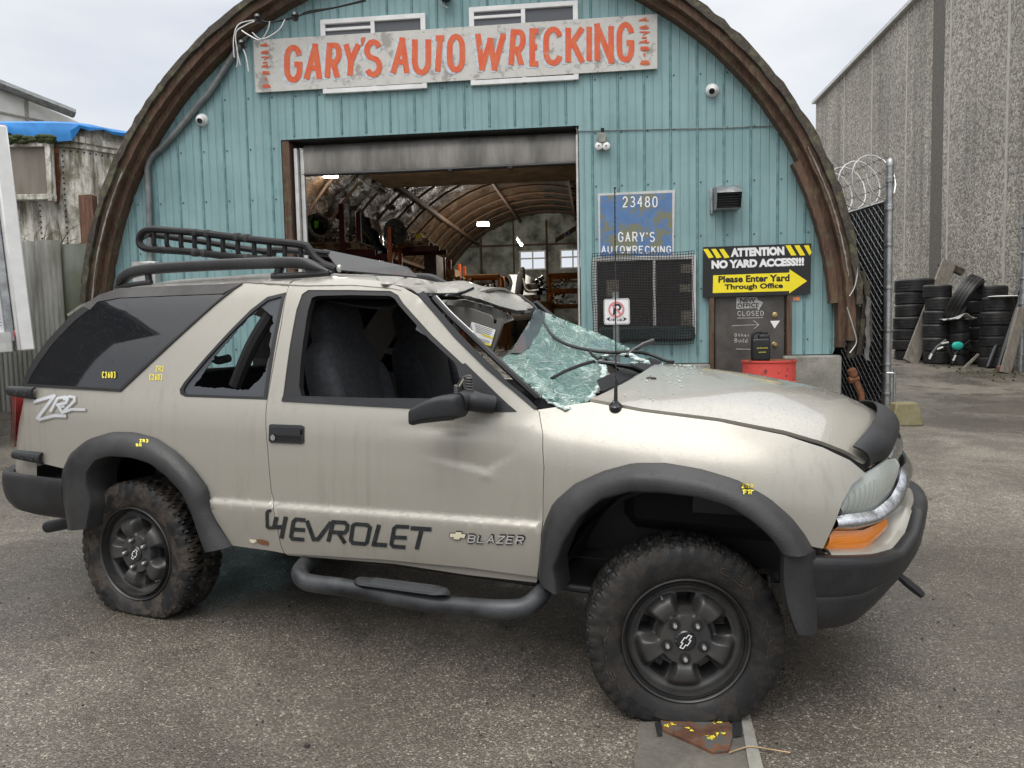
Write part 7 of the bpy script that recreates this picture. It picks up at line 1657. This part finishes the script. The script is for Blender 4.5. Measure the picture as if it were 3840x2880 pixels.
# --- roof basket, bent up at the back
rk=bpy.data.objects.new('roof_rack',None);COL.objects.link(rk);rk.parent=car;rk['_m']=list(car['_m'])
YN,YF=-.44,.26
top=[(225,235),(230,200),(262,160),(330,148),(480,160),(640,172),(900,205),(1100,228),(1350,255),(1400,285),(1440,340),(1500,388),(1580,415)]
bot=[(225,235),(240,262),(285,282),(420,292),(600,305),(900,340),(1120,358),(1330,372)]
m=MB()
for pts in (top,bot): m.tube(spline([cary(pN(u,v),YN) for u,v in pts],44),.0185,9)
ti=[cary(pN(u,v),YN) for u,v in top];
m.build('side_tube',M['rack'],rk,CAR)
farp=[cary(pN(u,v),YN+.62) for u,v in ((290,182),(480,208),(700,238),(1000,288),(1150,305))]
m=MB();m.tube(spline([cary(pN(232,205),YN),cary(pN(268,188),YN+.3)]+farp,40),.0185,9)
m.tube(spline([cary(pN(u,v),YN+.62) for u,v in ((1060,350),(1120,330),(1150,290),(1350,302),(1540,318))],24),.0185,9)
m.tube(spline([cary(pN(u,v),YN+.62) for u,v in ((1150,330),(1165,290),(1180,286))],8),.014,8);m.build('far_tube',M['rack'],rk,CAR)
m=MB()
for u,vt,vb in ((325,150,272),(414,155,276),(512,162,286),(606,170,294),(705,178,304),(802,190,316),(905,205,328),(1018,218,338),(1122,232,348),(1230,244,360),(1340,255,362)):
    a=cary(pN(u,vt),YN);b=cary(pN(u+14,vb),YN);c_=cary(pN(u+4,vb-18),YN);m.tube(spline([a,(a+c_)/2,c_,b+(0,.02,-.01)],10),.0115,8)
m.build('upright',M['rack'],rk,CAR)
m=MB()
for k in range(9):
    f=k/8
    a=[cary(pN(u,v),YN+.07*k) for u,v in ((420,294),(600,312),(800,345),(950,372))]
    m.tube(a,.009,6)
m.build('floor_bar',M['rack'],rk,CAR)
m=MB()
for u,v in ((615,172),(700,178),(905,200),(970,208),(612,308),(975,345),(680,312)):
    p=cary(pN(u,v),YN);m.sup(p,(.016,.021,.021),.5,12,8)
m.build('tube_clamp',M['flare'],rk,CAR)
fa=[cary(pN(*p),y) for p,y in (((1500,293),-.40),((1608,436),-.46),((2140,484),-.36),((2100,440),-.25),((2040,405),-.15))]
m=MB();m.add(fa,[(0,1,2,3,4)]);
fb2=[cary(pN(2040,400),-.15),cary(pN(2098,432),-.25),cary(pN(2140,480),-.36),cary(pN(2145,470),.2),cary(pN(2080,405),.3)]
m.add(fb2,[(0,1,2,3,4)]);m.build('wind_fairing',simple('matt_black_panel',(.022,.023,.026),.5,var=.15,coat=.2),rk,CAR,smooth=0,solid=.006)
m=MB();p=cary(pN(1608,418),-.47);m.sup(p,(.012,.012,.018),.9,8,6);m.build('fairing_bolt',M['alu'],rk,CAR)
m=MB();m.tube([cary(pN(1340,372),YN),cary(pN(1420,380),YN),cary(pN(1590,425),-.46)],.016,8);m.tube([cary(pN(1410,300),YN),cary(pN(1540,315),-.40)],.014,8);m.build('front_stay',M['rack'],rk,CAR)
# --- side step
sp_=[(620,935),(560,960),(522,1000),(512,1030),(530,1060),(580,1085),(760,1108),(1000,1150),(1300,1205),(1560,1232),(1740,1240),(1850,1225),(1930,1165),(1955,1120),(1950,1090)]
yy_=[-.72,-.82,-.90,-.94,-.965,-.97,-.97,-.97,-.97,-.97,-.965,-.94,-.88,-.80,-.72]
m=MB();m.tube(spline([cary(pE(*p),y) for p,y in zip(sp_,yy_)],70),.035,14);stp=m.build('step_bar',simple('worn_step_bar',(.06,.064,.07),.4,.2,.5,5,c2=(.010,.010,.011)),car,CAR)
m.mirror().build('step_bar',M['trim'],car,CAR)
c0,c1=cary(pE(840,1092),-.97),cary(pE(1410,1168),-.97)
m=MB()
def padf(u,v):
    c=c0*(1-u)+c1*u;w_=.042*min(1,(min(u,1-u)/.12))**.5;k=(v-.5)*2
    return (c[0],c[1]+.0+k*w_-.006,c[2]+.006+.028*(1-k*k*.6)*min(1,min(u,1-u)/.05+.3)+(.003*(math.sin(v*40)>0) if .2<u<.85 else 0))
m.grid(40,26,padf);m.build('tread_pad',M['trim'],stp,CAR,smooth=30)
# --- cabin
def seat(cx,cy,lab=None):
    s_=bpy.data.objects.new('front_seat',None);COL.objects.link(s_);s_.parent=car;s_['_m']=list(car['_m'])
    tl_=R(-14);rot=np.array([[math.cos(tl_),0,math.sin(tl_)],[0,1,0],[-math.sin(tl_),0,math.cos(tl_)]])
    m=MB();m.sup((cx-.02,cy,.70),(.085,.245,.33),.5,28,20,rot);m.sup((cx+.04,cy-.2,.66),(.06,.05,.25),.7,14,12,rot);m.sup((cx+.04,cy+.2,.66),(.06,.05,.25),.7,14,12,rot);m.build('backrest',M['seat'],s_,CAR)
    m=MB();m.sup((cx-.10,cy,1.06),(.065,.165,.135),.5,22,14,rot);m.build('headrest',M['seat'],s_,CAR)
    m=MB();m.sup((cx+.27,cy,.44),(.28,.25,.09),.5,24,12);m.build('cushion',M['seat'],s_,CAR)
    m=MB()
    for k in range(-3,4): m.tube(spline([(cx+.085+.01*0,cy+.045*k,.50),(cx+.075,cy+.047*k,.62),(cx+.045,cy+.05*k,.72),(cx+.005,cy+.045*k,.80)],10),.006,5)
    m.build('stitched_rib',M['seat'],s_,CAR)
seat(.93,-.38);seat(.93,.38)
m=MB();m.sup((-.02,0,.50),(.12,.62,.34),.4,28,14);m.sup((.2,0,.35),(.24,.62,.1),.4,24,10);m.build('rear_seat',M['seat'],car,CAR)
m=MB();m.bbox((.7,0,.17),(2.6,1.5,.05),.01);m.build('cabin_floor',M['dark'],car,CAR)
m=MB();m.sup((1.93,0,.66),(.22,.74,.16),.4,30,12);m.sup((1.80,.38,.74),(.12,.22,.08),.5,18,10);da=m.build('dashboard',M['dark'],car,CAR)
m=MB();a_=R(25);m.tube([(1.60+.19*math.cos(t)*math.sin(a_)*-1,.38+.19*math.sin(t),.72+.19*math.cos(t)*math.cos(a_)) for t in np.linspace(0,2*math.pi,30)[:-1]],.016,8,closed=True);m.tube([(1.60,.38,.72),(1.85,.38,.66)],.03,8);m.tube([(1.6,.2,.72),(1.6,.56,.72)],.018,6);m.build('steering_wheel',M['seal'],car,CAR)
m=MB();m.grid(20,20,lambda u,v:(-.4+1.6*u,-.56+1.12*v,1.205+.06*(1-(2*v-1)**2)-.05*float(sm(.7,1,u))));m.build('roof_lining',M['dark'],car,CAR,solid=.008)
m=MB();m.tube(spline([(.50,-.70,.80),(.60,-.69,1.0),(.72,-.64,1.2)],10),.03,8);m.build('belt_pillar',M['dark'],car,CAR);m=MB();m.tube(spline([(.62,.70,.80),(.66,.69,1.0),(.72,.64,1.2)],10),.05,8);m.build('belt_pillar',M['dark'],car,CAR)
m=MB();m.tube(spline([cary(pB(*p),.30) for p in ((1010,760),(1080,775),(1140,780))],8),.018,8);m.build('door_rail',M['alu'],car,CAR)
m=MB();m.tube(spline([cary(pA(u,v),-.5) for u,v in ((885,490),(905,500),(950,490))],8),.02,8);m.build('belt_buckle',M['galvgrey'],car,CAR)
# rubber spray dust: a few crumbs of glass on the cowl and hood
m=MB()
for k in range(70):
    u=rw.uniform(0,.25);v=rw.uniform(.05,.6);p=np.array(hoodpt(u,v));s=rw.uniform(.002,.005);m.sup(p+(0,0,.004),(s,s,s*.7),.9,5,4)
m.build('glass_crumb',M['shatteredge'],ws,CAR,smooth=0)
